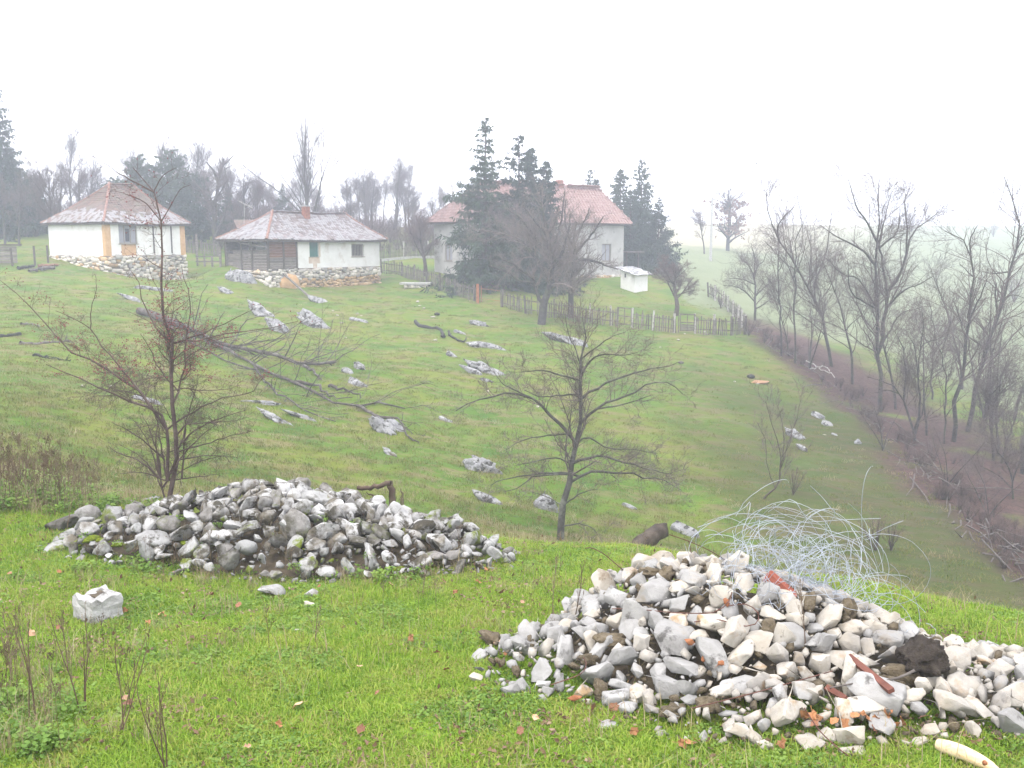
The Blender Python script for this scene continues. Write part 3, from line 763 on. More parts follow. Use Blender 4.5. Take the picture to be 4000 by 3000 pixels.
# ---------------------------------------------------------------- the long low cottage
def cottage_mid():
    th = R(52); W, L = 10.6, 4.9
    P0 = at(1050, 1050, 66.0)
    base = empty("cottage", (P0.x, P0.y, 0), th, "low white cottage with brick chimney, boarded porch and plank leaning on base", "house", "old white cottages")
    base.matrix_basis = Matrix.Translation((P0.x, P0.y, 0)) @ Matrix.Rotation(th, 4, 'Z')
    zb, ze, zr = .83, 2.83, 4.86
    LM = left_M(L)
    xw = 2.5
    hw = [(3.65, 4.5, zb + .80, ze - .02), (7.7, 8.95, zb + .78, ze - .30)]
    wp = MB(); wall_mb(wp, xw, W, zb, ze, hw, .3, FRONT)
    wp.box((W - .3, .3, zb), (W, L, ze)); wp.box((1.8, L - .3, zb), (W - .3, L, ze)); wp.box((xw, .3, zb), (xw + .2, L - .3, ze - .01))
    link("wall", wp.mesh("wall", M_PLASTER), base)
    # worn clay showing round and below the green window
    cl = MB().box((3.55, -.006, zb + .32), (4.6, -.002, zb + .80)).box((3.95, -.007, zb - .02), (4.3, -.0025, zb + .32)).box((4.5, -.006, zb + .8), (4.66, -.002, ze - .05))
    d = link("bare_patch", cl.mesh("bare_patch", nmat("worn_clay", [(.3, (.42, .31, .23)), (.7, (.58, .50, .43))], 4, .95)), base); tag(d, "bare clay patch below the green window")
    g = link("shutter", MB().box((3.65, .1, zb + .80), (4.5, .14, ze - .02)).mesh("shutter", M_GREEN), base); tag(g, "dark green closed shutter")
    link("sill", MB().box((3.6, -.03, zb + .75), (4.55, .14, zb + .797)).mesh("sill", M_FRAME), base)
    wi = window(base, FRONT, 7.7, 8.95, zb + .78, ze - .30, M_FRAME, M_DARK, .1, 1, 1, True)
    bars = MB()
    for k in range(7): bars.box((7.86 + k * .155, .07, zb + .84), (7.90 + k * .155, .09, ze - .36))
    link("bars", bars.mesh("bars", M_FRAME), wi)
    # boarded part and open porch
    zf = zb + .02
    bd = empty("board_wall", (0, 0, 0)); bd.parent = base
    z = zf; k = 0
    while z < ze - .05:
        h = random.uniform(.16, .22)
        for (a, b) in ((.0, 1.3), (1.3, 2.5)):
            m = M_REDBOARD if (z > zf + .62 and not (a > 1 and z < zf + .5)) else M_BOARD
            link("plank", MB().box((a + .01, -.02 + random.uniform(0, .02), z), (b - .01, .035, min(z + h - .012, ze))).mesh("plank", m), bd)
        z += h
    for x in (0.0, 1.3, 2.46): link("post", MB().box((x - .06, -.055, zf - .05), (x + .07, .02, ze)).mesh("post", M_BEAM), bd)
    link("beam", MB().box((-.1, -.06, zf - .13), (2.6, .1, zf)).mesh("beam", M_BEAM), bd)
    z = zf
    while z < zf + 1.15:
        h = random.uniform(.17, .24)
        link("plank", MB().box((.9, -.02 + random.uniform(0, .02), z), (L - .1, .03, z + h - .012), LM).mesh("plank", M_BOARD), bd); z += h
    link("rail", MB().box((.6, -.05, zf + 1.18), (L, .05, zf + 1.28), LM).mesh("rail", M_BEAM), bd)
    link("rail", MB().bar(LM @ Vector((1.6, .0, ze - .2)), LM @ Vector((L - .2, .02, ze - .48)), .05, .1).mesh("rail", M_BOARD), bd)
    for x in (.06, 1.9, 3.1, L - .06): link("post", MB().box((x - .07, -.06, zf - .1), (x + .07, .07, ze), LM).mesh("post", M_BEAM), bd)
    z = zf
    while z < zf + .9:
        link("plank", MB().box((.0, .02, z), (.9, .05, z + .19), LM).mesh("plank", M_BOARD), bd); z += .2
    link("floor", MB().box((0, .05, zf - .1), (2.5, L, zf - .02)).mesh("floor", M_BOARD), bd)
    for x in (.4, 1.6):                                                # dim back wall of the porch
        link("plank", MB().box((x - .5, L - .25, zf), (x + .68, L - .2, ze)).mesh("plank", M_BOARD), bd)
    # stone base
    sb = MB().box((.02, .04, zb - 3.0), (W - .02, .6, zb - .02)).box((.05, .6, zb - 3), (.6, 2.9, zb - .13))
    sbo = link("stone_base", sb.mesh("stone_base", M_MORTAR), base)
    _gx = np.linspace(0, W, 14); _gz = [gloc(base, float(q), 0) for q in _gx]
    gf = lambda x: float(np.interp(x, _gx, _gz))
    def mf(x, z):
        hgt = z - gf(x)
        if hgt < .5 and x > 2.0: return RBO
        if x > 7 and hgt < .65: return RBO
        return RBW
    stone_wall(sbo, FRONT, -.05, W + .04, zb - .02, gf, mf, hrow=.22, lmean=.36)
    stone_wall(sbo, LM, L - 2.9, L, zb - .14, lambda x: gloc(base, 0, L - x), lambda x, z: RBW, hrow=.25, lmean=.4)
    # bulging clay buttress at the foot
    bm = bmesh.new(); bmesh.ops.create_icosphere(bm, subdivisions=3, radius=1)
    for v in bm.verts: v.co = Vector((v.co.x * .95, v.co.y * .42, v.co.z * .68)) * (1 + .18 * mnoise.noise(v.co * 1.8))
    me = bpy.data.meshes.new("buttress"); bm.to_mesh(me); bm.free(); me.materials.append(M_CLAY)
    me.polygons.foreach_set("use_smooth", np.ones(len(me.polygons), bool))
    o = link("buttress", me, base, (1.75, .05, gf(1.75) + .30)); tag(o, "bulging ochre clay patch at the foot of the base")
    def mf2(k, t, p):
        return M_PALETILE if random.random() < (.72 if k == 'f' else .85) * (.85 + .6 * mnoise.noise(Vector((p.x * .8, p.y * .8, p.z)))) else M_TILE
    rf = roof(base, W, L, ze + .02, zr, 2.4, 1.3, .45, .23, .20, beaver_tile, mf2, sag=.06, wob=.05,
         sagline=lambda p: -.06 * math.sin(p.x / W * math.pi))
    chimney(rf, 5.1, L / 2 - .45, zr - .55, zr + .42, .42)
    return base
COT2 = cottage_mid()

# ---------------------------------------------------------------- the farmhouse behind the spruces
def farmhouse():
    th = R(38); W, L = 16.2, 5.5
    P0 = at(1850, 1060, 74.0)
    base = empty("farmhouse", (P0.x, P0.y, 0), th, "grey walled farmhouse with pink red tile roof partly hidden by spruces", "house")
    base.matrix_basis = Matrix.Translation((P0.x, P0.y, 0)) @ Matrix.Rotation(th, 4, 'Z')
    zb, ze, zr = -.15, 4.25, 7.35
    LM = left_M(L)
    wins = [(1.6, 2.8), (4.6, 5.8), (9.2, 10.4), (13.6, 14.7)]
    holes = [(a, b, 1.05, 2.55) for a, b in wins]
    wp = MB(); wall_mb(wp, 0, W, zb, ze, holes, .3, FRONT); wall_mb(wp, 0, L, zb, ze, [(1.5, 2.6, 1.2, 2.5)], .3, LM)
    wp.box((W - .3, .3, zb), (W, L, ze)); wp.box((.3, L - .3, zb), (W - .3, L, ze))
    wo_ = link("wall", wp.mesh("wall", M_GREYWALL), base)
    z = zb + .25
    while z < ze - .05:                                                # block courses standing slightly proud
        segs = [(0.0, W)]
        for (a, b, c, d) in holes:
            if z + .21 > c and z < d: segs = [s for q in segs for s in ((q[0], min(q[1], a)), (max(q[0], b), q[1])) if s[1] - s[0] > .1] if True else segs
        mbc = MB()
        for (a, b) in segs: mbc.box((a + .005, -.014, z), (b - .005, -.002, z + .205))
        link("course", mbc.mesh("course", M_GREYWALL), wo_); z += .235
    for (a, b) in wins: window(base, FRONT, a, b, 1.05, 2.55, M_FRAME, M_CURTAIN, .1, 2)
    window(base, LM, 1.5, 2.6, 1.2, 2.5, M_FRAME, M_CURTAIN, .1, 2)
    door = link("door", MB().box((7.1, -.03, .0), (8.1, -.004, 2.2)).mesh("door", M_BEAM), base)
    link("handle", MB().box((7.95, -.07, 1.0), (8.0, -.035, 1.12)).mesh("handle", M_FRAME), door)
    sb = MB().box((-.06, -.07, zb - 2.4), (W + .06, .4, zb)).box((-.06, .4, zb - 2.4), (.4, L + .05, zb - .003))
    pl = link("plinth", sb.mesh("plinth", M_MORTAR), base)
    stone_wall(pl, Matrix.Translation((0, -.08, 0)), 9.5, W, zb - .01, lambda x: gloc(base, x, 0), lambda x, z: RBO if random.random() < .5 else RBW, hrow=.24, lmean=.4)
    stone_wall(pl, LM @ Matrix.Translation((0, -.07, 0)), 0, L, zb - .01, lambda x: gloc(base, 0, L - x), lambda x, z: RBW, hrow=.24, lmean=.4)
    rf = roof(base, W, L, ze + .02, zr, 2.5, .6, .5, .34, .33, flat_tile, lambda k, t, p: M_REDTILE, sag=0, wob=.02, cap_m=M_REDTILE, cap_r=.11)
    chimney(rf, 11.2, L / 2 + .1, zr - .3, zr + .62, .5, False)
    link("gutter", MB().box((-.5, -.62, ze - .06), (W + .5, -.53, ze + .02)).mesh("gutter", M_BEAM), base)
    return base
HOUSE = farmhouse()
def lean_to():
    p = far(2455, 1062); p = Vector((p.x, p.y, p.z))
    q = at(2448, 1000, 86.5)
    zz = gz1(q.x, q.y)
    b = empty("lean_to", (q.x, q.y, zz), R(38), "low tiled lean-to just right of the grey farmhouse", "shed")
    for x in (0, 1.5):
        for y in (0, 1.8): link("post", MB().box((x - .05, y - .05, 0), (x + .05, y + .05, 2.0 - y * .1)).mesh("post", M_BEAM), b)
    link("roof", MB().box((-.3, -.4, 2.0), (1.9, 2.1, 2.08)).mesh("roof", M_TILE), b)
lean_to()

def outhouse():
    P0 = at(2479, 1119, 76.5); zg = gz1(P0.x, P0.y)
    W, L = 1.62, 1.5; th = R(42)
    b = empty("outhouse", (P0.x, P0.y, 0), th, "small white outhouse with sloping stone slab roof right of farmhouse", "shed")
    b.matrix_basis = Matrix.Translation((P0.x, P0.y, 0)) @ Matrix.Rotation(th, 4, 'Z')
    z0 = zg - .3
    zl = lambda x, y: zg + 1.42 + .42 * y / L                            # roof falls towards the front
    V = [(0, 0, z0), (W, 0, z0), (W, L, z0), (0, L, z0), (0, 0, zl(0, 0)), (W, 0, zl(0, 0)), (W, L, zl(0, L)), (0, L, zl(0, L))]
    mb = MB(); mb.add(V, [(0, 3, 2, 1), (4, 5, 6, 7), (0, 1, 5, 4), (1, 2, 6, 5), (2, 3, 7, 6), (3, 0, 4, 7)])
    link("wall", mb.mesh("wall", M_PLASTER), b)
    link("vent", MB().box((-.012, L * .62, zg + 1.2), (-.002, L * .72, zg + 1.5)).mesh("vent", M_DARK), b)
    link("sheet", MB().box((W + .02, .1, zg - .1), (W + .12, .9, zg + 1.35)).mesh("sheet", nmat("grey_green_sheet", [(.3, (.16, .19, .17)), (.7, (.24, .28, .25))], 5, .7)), b)
    rf = empty("slab_roof", (0, 0, 0)); rf.parent = b
    for i in range(5):
        for j in range(4):
            y0 = -.28 + i * .42; x0 = -.25 + j * .55 + (.12 if i % 2 else -.05)
            ln, wd = random.uniform(.5, .62), random.uniform(.5, .66)
            zz = zl(0, y0) + .05 + .012 * j
            me = with_mat(RB[(i * 4 + j) % 7], M_SLATE)
            link("slab", me, rf, (x0 + wd / 2, y0 + ln / 2, zz + .07), (.24 + random.gauss(0, .03), random.gauss(0, .04), random.gauss(0, .1)), (wd, ln, .085))
outhouse()

def back_hut():
    P = at(945, 900, 84); zg = gz1(P.x, P.y)
    b = empty("hut", (P.x, P.y, zg), R(30), "small reddish gabled hut peeping over the boarded cottage's left roof edge", "shed")
    W, L, h, hr = 4.4, 3.2, 1.75, 3.0
    mb = MB(); mb.box((0, 0, -.5), (W, L, h)); link("wall", mb.mesh("wall", M_BRICK), b)
    r = MB(); r.add([(-.3, -.35, h - .1), (W + .3, -.35, h - .1), (W + .3, L / 2, hr), (-.3, L / 2, hr), (-.3, L + .35, h - .1), (W + .3, L + .35, h - .1)],
                    [(0, 1, 2, 3), (3, 2, 5, 4), (0, 3, 4), (1, 5, 2)])
    link("roof", r.mesh("roof", M_TILE1), b)
    link("gable", MB().add([(-.02, .0, h), (-.02, L, h), (-.02, L / 2, hr - .12)], [(0, 2, 1)]).mesh("gable", M_BRICK), b)
    link("opening", MB().box((-.03, L * .38, h - .1), (-.021, L * .62, h + .5)).mesh("opening", M_DARK), b)
back_hut()

# ---------------------------------------------------------------- fences
def picket_mesh(w_, h, t=.022):
    V = [(-w_/2, -t/2, 0), (w_/2, -t/2, 0), (w_/2, t/2, 0), (-w_/2, t/2, 0), (-w_/2, -t/2, h - w_*.6), (w_/2, -t/2, h - w_*.6), (w_/2, t/2, h - w_*.6), (-w_/2, t/2, h - w_*.6), (0, -t/2, h), (0, t/2, h)]
    return mesh("picket", V, [(0,3,2,1),(0,1,5,4),(2,3,7,6),(1,2,6,5),(3,0,4,7),(4,5,8),(6,7,9),(5,6,9,8),(7,4,8,9)], M_FENCE)
PICK = [picket_mesh(.075, 1.0), picket_mesh(.06, 1.06), picket_mesh(.09, .95)]
def fence(pts, label, h=1.05, step=.15, posts=None, gaps=(), tilt=.05, plinth=False, post_m=None, name="picket_fence", wobble=.06):
    """pts: ground points; a picket fence following them; gaps: (start, end) distances without pickets"""
    b = empty(name, pts[0], 0, label, "fence", "picket fences")
    o0 = Vector(pts[0])
    dists = [0.0]
    for p, q in zip(pts[:-1], pts[1:]): dists.append(dists[-1] + (Vector(q).xy - Vector(p).xy).length)
    T = dists[-1]
    def pos(s):
        s = min(max(s, 0), T)
        for i in range(len(pts) - 1):
            if s <= dists[i + 1] + 1e-6:
                k = (s - dists[i]) / max(1e-6, dists[i + 1] - dists[i]); p = Vector(pts[i]).lerp(Vector(pts[i + 1]), k)
                d = (Vector(pts[i + 1]) - Vector(pts[i])); return Vector((p.x, p.y, gz1(p.x, p.y))), math.atan2(d.y, d.x)
    ps = posts if posts is not None else [i * 2.4 for i in range(int(T / 2.4) + 1)] + [T]
    pm_ = MB().box((-.055, -.055, -.3), (.055, .055, h * 1.12)).mesh("post", M_FENCE)
    pmw = MB().box((-.06, -.06, -.3), (.06, .06, h * 1.18)).mesh("post", M_WHITEP)
    white = set(post_m or ())
    for i, s in enumerate(ps):
        p, a = pos(s); n = Vector((-math.sin(a), math.cos(a), 0)) * .07
        link("post", pmw if i in white else pm_, b, p - o0 + n, (random.gauss(0, .03), random.gauss(0, .03), a))
    ss = sorted(set([0.0] + list(ps) + [T]))
    for s0, s1 in zip(ss[:-1], ss[1:]):
        if s1 - s0 < .2: continue
        if any(g0 <= (s0 + s1) / 2 <= g1 for g0, g1 in gaps): continue
        p, a = pos(s0); q, _ = pos(s1); n = Vector((-math.sin(a), math.cos(a), 0)) * .035
        for zz in (.28, .80):
            link("rail", MB().bar(p - o0 + n + Vector((0, 0, h * zz)), q - o0 + n + Vector((0, 0, h * zz)), .035, .06).mesh("rail", M_FENCE), b)
        if plinth: link("plinth", MB().bar(p - o0 + Vector((0, 0, .0)), q - o0 + Vector((0, 0, .0)), .1, .5).mesh("plinth", M_CONC), b)
    s = .05
    while s < T:
        if not any(g0 <= s <= g1 for g0, g1 in gaps) and random.random() > .04:
            p, a = pos(s)
            link("picket", random.choice(PICK), b, p - o0 + Vector((0, 0, .02 + random.uniform(-.05, .06))),
                 (random.gauss(0, .02), random.gauss(0, tilt), a), (1, 1, h * random.uniform(.9, 1.06)))
        s += step * random.uniform(.85, 1.2)
    return b, pos
# between the middle cottage and the farmhouse, following the yard down to the rusty post
fence([far(1488, 1068), far(1560, 1075), far(1640, 1100), far(1720, 1132), far(1790, 1158), far(1866, 1183)],
      "leaning grey picket fence running down from the low cottage to the rusty red post", 1.05, .17)
p = far(1866, 1185)
o = link("iron_post", MB().box((-.09, -.06, -.3), (.09, .06, 1.35)).mesh("iron_post", M_RUSTP), None, p); tag(o, "rusty red iron post at the end of the leaning picket fence", "post")
b = empty("wire_fence", far(1880, 1180), 0, "thin rusty rail across the yard gap beside the red post", "fence")
q0, q1 = far(1880, 1180), far(1955, 1190)
for zz in (.25, .95):
    link("rail", MB().tube([Vector((0, 0, zz)), q1 - q0 + Vector((0, 0, zz))], .016, 5).mesh("rail", M_RUSTP), b)
link("post", MB().box((-.03, -.03, -.2), (.03, .03, 1.15)).mesh("post", M_RUSTP), b)
_f = [far(1955, 1200), far(2040, 1222), far(2140, 1240), far(2260, 1258), far(2390, 1272), far(2470, 1282), far(2560, 1294), far(2650, 1302), far(2760, 1310), far(2850, 1312), far(2918, 1306)]
_L = [0.0]
for p, q in zip(_f[:-1], _f[1:]): _L.append(_L[-1] + (q.xy - p.xy).length)
def _s(px):                                            # distance along the yard fence at a photo column
    xs = [1955, 2040, 2140, 2260, 2390, 2470, 2560, 2650, 2760, 2850, 2918]
    return float(np.interp(px, xs, _L))
YF, ypos = fence(_f, "long grey picket fence with white posts crossing the slope below the farmhouse", 1.12, .16,
      posts=[_s(x) for x in (1960, 2050, 2165, 2305, 2385, 2410, 2468, 2550, 2632, 2714, 2790, 2860, 2915)], gaps=[(_s(2411), _s(2467)), (_s(2655), _s(2712))], post_m=(3, 4, 6, 7, 8, 9, 10))
def gate(px0, px1, label, boards=False):
    p, a = ypos(_s(px0)); q, _ = ypos(_s(px1)); L_ = (q - p).length
    g = empty("gate", p, a, label, "gate")
    sl = (q.z - p.z)
    A_ = lambda x, z: Vector((x * L_, 0, z + sl * x))
    fr = MB()
    for z in (.2, .72, 1.25): fr.bar(A_(0, z), A_(1, z), .04, .06)
    for x in (.03, .5, .97): fr.bar(A_(x, .15), A_(x, 1.3), .05, .05, Vector((0, 1, 0)))
    link("frame", fr.mesh("frame", M_FENCE), g)
    if boards:
        for z in (.3, .42, .55): link("board", MB().bar(A_(0, z), A_(1, z), .02, .1).mesh("board", M_FENCE), g)
gate(2411, 2467, "open framed garden gate between posts in the yard fence")
gate(2655, 2712, "dark gate with low boards nearest the right end of the yard fence", True)
fence([far(2918, 1304), far(2890, 1262), far(2855, 1225), far(2815, 1190), far(2770, 1160)],
      "straggling fence climbing away from the corner beside the green field", 1.1, .3, tilt=.12, post_m=(0, 1, 2, 3, 4, 5, 6))
fence([at(1478, 1012, 84), at(1560, 1012, 85), at(1650, 1013, 86), at(1745, 1016, 87)],
      "straight dark picket fence on low concrete plinth behind the low cottage", 1.35, .13, plinth=True, tilt=.015, post_m=(0, 1, 2, 3, 4))
fence([at(728, 972, 83), at(790, 972, 83), at(850, 974, 83)], "pale grey picket fence in the gap between the two cottages", 1.15, .14)
def rail_fence():
    a, c = far(765, 1040), far(865, 1045)
    b = empty("rail_fence", a, 0, "broken post and rail fence beside the low cottage's porch", "fence")
    for (px, py, h) in ((772, 1038, 2.6), (800, 1040, 1.0), (862, 1042, 1.45), (830, 1042, .9)):
        p = far(px, py) - a; link("post", MB().box((p.x - .07, p.y - .07, p.z - .3), (p.x + .07, p.y + .07, p.z + h)).mesh("post", M_BOARD), b)
    p, q = far(765, 1038) - a, far(866, 1044) - a
    for z in (.35, .75): link("rail", MB().bar(p + Vector((0, 0, z)), q + Vector((0, 0, z + .05)), .05, .1).mesh("rail", M_BOARD), b)
rail_fence()
def old_wires():
    a = far(135, 1015)
    b = empty("wire_fence", a, 0, "row of dark stakes of a wire fence left of the left cottage", "fence")
    for (px, py, h) in ((50, 1040, 1.25), (137, 1037, 1.35), (188, 1025, 1.2), (240, 1005, 1.2), (337, 1035, 1.75)):
        p = far(px, py) - a; link("stake", MB().bar(p - Vector((0, 0, .3)), p + Vector((random.gauss(0, .05), 0, h)), .11, .11, Vector((0, 1, 0))).mesh("stake", M_BEAM), b)
    p = far(300, 1015) - a; q = far(340, 1035) - a
    link("brace", MB().bar(p, q + Vector((.1, 0, 1.1)), .1, .08).mesh("brace", M_BEAM), b)
old_wires()
def trough():
    a = far(10, 1035)
    b = empty("hurdle", a, R(8), "greyish woven hurdle panel at the far left edge", "fence")
    for k in range(6): link("board", MB().box((-1.6, -.03 + .008 * k, .12 + k * .2), (1.0, .03, .30 + k * .2)).mesh("board", M_BOARD), b)
    link("rail", MB().box((-1.6, -.08, 1.33), (1.35, .08, 1.45)).mesh("rail", M_BEAM), b)
trough()
def bathtub():
    p = far(1945, 1103)
    b = empty("bathtub", p, R(-28), "old white enamel bathtub standing in the yard before the spruces", "bathtub")
    W, L = .62, 1.45
    rings = []
    for (z, s, e) in ((.10, .78, .8), (.14, .86, .88), (.52, .98, .99), (.56, 1.06, 1.05), (.575, 1.06, 1.05), (.57, .96, .95), (.2, .80, .82), (.17, .7, .74)):
        ring = []
        for i in range(20):
            t = 2 * math.pi * i / 20; c, s_ = math.cos(t), math.sin(t)
            ring.append((math.copysign(abs(c) ** .55, c) * L / 2 * e, math.copysign(abs(s_) ** .6, s_) * W / 2 * s, z))
        rings.append(ring)
    V = [q for r in rings for q in r]; F = []
    for k in range(len(rings) - 1):
        for i in range(20): F.append((k * 20 + i, k * 20 + (i + 1) % 20, (k + 1) * 20 + (i + 1) % 20, (k + 1) * 20 + i))
    F.append(list(range(20))[::-1]); F.append([(len(rings) - 1) * 20 + i for i in range(20)])
    link("tub", mesh("tub", V, F, M_ENAMEL, True), b)
    for (x, y) in ((-.45, -.18), (.45, -.18), (-.45, .18), (.45, .18)):
        link("foot", MB().box((x - .04, y - .04, -.08), (x + .04, y + .04, .12)).mesh("foot", M_BEAM), b)
bathtub()
def slab_table():
    p = far(1625, 1122)
    b = empty("slab", p, R(-6), "flat grey slab resting on stones below the leaning picket fence", "slab")
    link("top", MB().box((-1.15, -.5, .22), (1.2, .55, .36)).mesh("top", M_CONC), b)
    for i in range(7): link("stone", with_mat(RB[i], M_WSTONE), b, (-.7 + i * .26, -.3 + .1 * (i % 2), .06), (0, 0, i), (.3, .3, .3))
slab_table()
o = link("plank", MB().bar(far(1098, 1105) + Vector((0, -.9, 1.05)), far(1212, 1165) + Vector((0, 0, .05)), .16, .09).mesh("plank", M_BOARD)); tag(o, "long grey plank leaning against the low cottage's stone base", "plank")
pb = far(975, 1050); o = link("block", with_mat(RB[2], M_PLASTER), None, (pb.x, pb.y, pb.z + .38), (0, .05, R(40)), (.95, .5, .8)); tag(o, "square white block standing below the porch boards", "block")
b = empty("pole", at(930, 870, 82), 0, "pale slanting pole sticking up behind the low cottage roof", "pole")
link("shaft", MB().bar(Vector((0, 0, -2)), Vector((0, 0, -1.2)), .04, .04, Vector((0, 1, 0))).bar(at(928, 783, 82) - b.location, at(986, 812, 82) - b.location, .05, .05).bar(at(955, 797, 82) - b.location, Vector((.5, 0, -.2)), .03, .03).mesh("shaft", M_WHITEP), b)

# ================================================================== TREES
def bark(name, a, b, c, moss=None):
    return nmat(name, [(.3, a), (.55, b), (.8, c)], 6, .92, (28, .6, .012), [(moss, 2.0, .52, .66)] if moss else ())
M_BARK = bark("grey_bark", (.03, .027, .027), (.06, .053, .05), (.10, .092, .085), (.06, .07, .036))
M_BARK2 = bark("brown_bark", (.04, .03, .026), (.075, .058, .048), (.12, .10, .085))
M_TWIG = bark("bare_twig", (.075, .058, .058), (.125, .10, .096), (.18, .15, .14))
M_TWIGP = bark("pale_twig", (.10, .08, .072), (.165, .135, .12), (.23, .195, .175))
M_TWIGB = bark("brown_twig", (.085, .056, .053), (.14, .098, .09), (.20, .15, .135))
M_HAWB = bark("hawthorn_bark", (.06, .042, .04), (.10, .074, .068), (.16, .13, .118))
M_LICHB = bark("lichened_bark", (.035, .032, .029), (.065, .06, .054), (.12, .12, .108), (.15, .155, .13))
M_DEAD = bark("dead_wood", (.06, .05, .045), (.12, .105, .095), (.22, .2, .185))
M_CHAR = bark("charred_wood", (.016, .015, .015), (.032, .03, .029), (.06, .055, .052))
M_BERRY = nmat("red_berry", [(.3, (.11, .014, .022)), (.7, (.20, .025, .035))], 20, .4, spec=.5)
def tri_mesh_batch(P, r, k):
    """P (M,n,3), r (M,n) -> vertices, quads of M tubes"""
    M_, n, _ = P.shape
    T = np.empty_like(P); T[:, 1:-1] = P[:, 2:] - P[:, :-2] if n > 2 else 0
    T[:, 0] = P[:, 1] - P[:, 0]; T[:, -1] = P[:, -1] - P[:, -2]
    T /= np.linalg.norm(T, axis=-1, keepdims=True) + 1e-9
    A = np.cross(T, np.array([.31, .77, .55])); A /= np.linalg.norm(A, axis=-1, keepdims=True) + 1e-9
    B = np.cross(T, A); th = np.arange(k) * 2 * np.pi / k
    V = P[:, :, None] + r[:, :, None, None] * (np.cos(th)[:, None] * A[:, :, None] + np.sin(th)[:, None] * B[:, :, None])
    m = np.arange(M_)[:, None, None] * n * k; i = np.arange(n - 1)[None, :, None] * k; j = np.arange(k)[None, None]
    F = np.stack([m + i + j, m + i + (j + 1) % k, m + i + k + (j + 1) % k, m + i + k + j], -1)
    return V.reshape(-1, 3), F.reshape(-1, 4)
def resample(pts, n):
    P = np.array([tuple(p) for p in pts], float)
    if len(P) == 2: return P[0] + (P[1] - P[0]) * np.linspace(0, 1, n)[:, None]
    d = np.concatenate([[0], np.cumsum(np.linalg.norm(np.diff(P, axis=0), axis=1))]); t = np.linspace(0, d[-1], n)
    # Catmull-Rom through the points
    Pe = np.vstack([2 * P[0] - P[1], P, 2 * P[-1] - P[-2]]); out = []
    for s in t:
        i = min(np.searchsorted(d, s, side='right') - 1, len(P) - 2); u = (s - d[i]) / max(1e-9, d[i + 1] - d[i])
        a, b, c, e = Pe[i], Pe[i + 1], Pe[i + 2], Pe[i + 3]
        out.append(.5 * ((2 * b) + (c - a) * u + (2 * a - 5 * b + 4 * c - e) * u * u + (3 * b - a - 3 * c + e) * u ** 3))
    return np.array(out)
def sprout(Pb, rb, count, g, t0=.25, t1=1.0, ang=.8, angs=.2, lf=.4, lmin=.1, rr=.5, up=.15, n=5, wig=.25, tip=.22, zig=0.0, bylen=True):
    """children of a batch of branches, as another batch"""
    M_, m, _ = Pb.shape
    L = np.linalg.norm(np.diff(Pb, axis=1), axis=-1).sum(1)
    w_ = (L / L.sum()) if bylen else np.full(M_, 1 / M_)
    pi = g.choice(M_, count, p=w_)
    t = g.uniform(t0, t1, count); x = t * (m - 1); i = np.minimum(x.astype(int), m - 2); f = (x - i)[:, None]
    O = Pb[pi, i] * (1 - f) + Pb[pi, i + 1] * f
    D = Pb[pi, i + 1] - Pb[pi, i]; D /= np.linalg.norm(D, axis=1)[:, None] + 1e-9
    rp = rb[pi, i] * (1 - f[:, 0]) + rb[pi, i + 1] * f[:, 0]
    Rn = g.normal(0, 1, (count, 3)); Rn -= (Rn * D).sum(1)[:, None] * D; Rn /= np.linalg.norm(Rn, axis=1)[:, None] + 1e-9
    a = np.abs(g.normal(ang, angs, count))[:, None]
    d = D * np.cos(a) + Rn * np.sin(a); d[:, 2] += up; d /= np.linalg.norm(d, axis=1)[:, None]
    ln = np.maximum(lmin * g.uniform(.5, 1.4, count), lf * L[pi] * (1.12 - .65 * t) * g.uniform(.55, 1.3, count))
    r0 = np.minimum(rp * .85, np.maximum(rp * rr * g.uniform(.7, 1.2, count), .0015))
    P = np.empty((count, n, 3)); P[:, 0] = O; step = (ln / (n - 1))[:, None]
    zg = g.normal(0, 1, (count, 3))
    for k in range(1, n):
        d = d + g.normal(0, wig, (count, 3)) + zig * zg * (1 if k % 2 else -1); d[:, 2] += up * .25; d /= np.linalg.norm(d, axis=1)[:, None]
        P[:, k] = P[:, k - 1] + d * step
    r = r0[:, None] * (1 - (1 - tip) * np.linspace(0, 1, n)[None])
    return P, r
class Tree:
    def __init__(s, seed): s.g = np.random.default_rng(seed); s.tr = []; s.cr = []
    def trunk(s, P, r, k=8): s.tr.append((P, r, k))
    def crown(s, P, r, k=4): s.cr.append((P, r, k))
    def build(s, root, mt, mc, smooth=True):
        for nm, lst, m in (("trunk", s.tr, mt), ("crown", s.cr, mc)):
            Vs, Fs, n = [], [], 0
            for P, r, k in lst:
                V, F = tri_mesh_batch(P, r, k); Vs.append(V); Fs.append(F + n); n += len(V)
            if n: link(nm, mesh(nm, np.concatenate(Vs), np.concatenate(Fs), m, smooth), root)
        return root
def limb_px(pts, Y0, g, dslope=None, depth0=0.0):
    """pixel polyline -> 3D, drifting in depth as it spreads sideways"""
    s = g.uniform(-.55, .55) if dslope is None else dslope
    out = []; x0 = pts[0][0]
    for (px, py) in pts:
        Y = Y0 + depth0 + s * abs(px - x0) * mpp(Y0)
        out.append(at(px, py, Y))
    return out
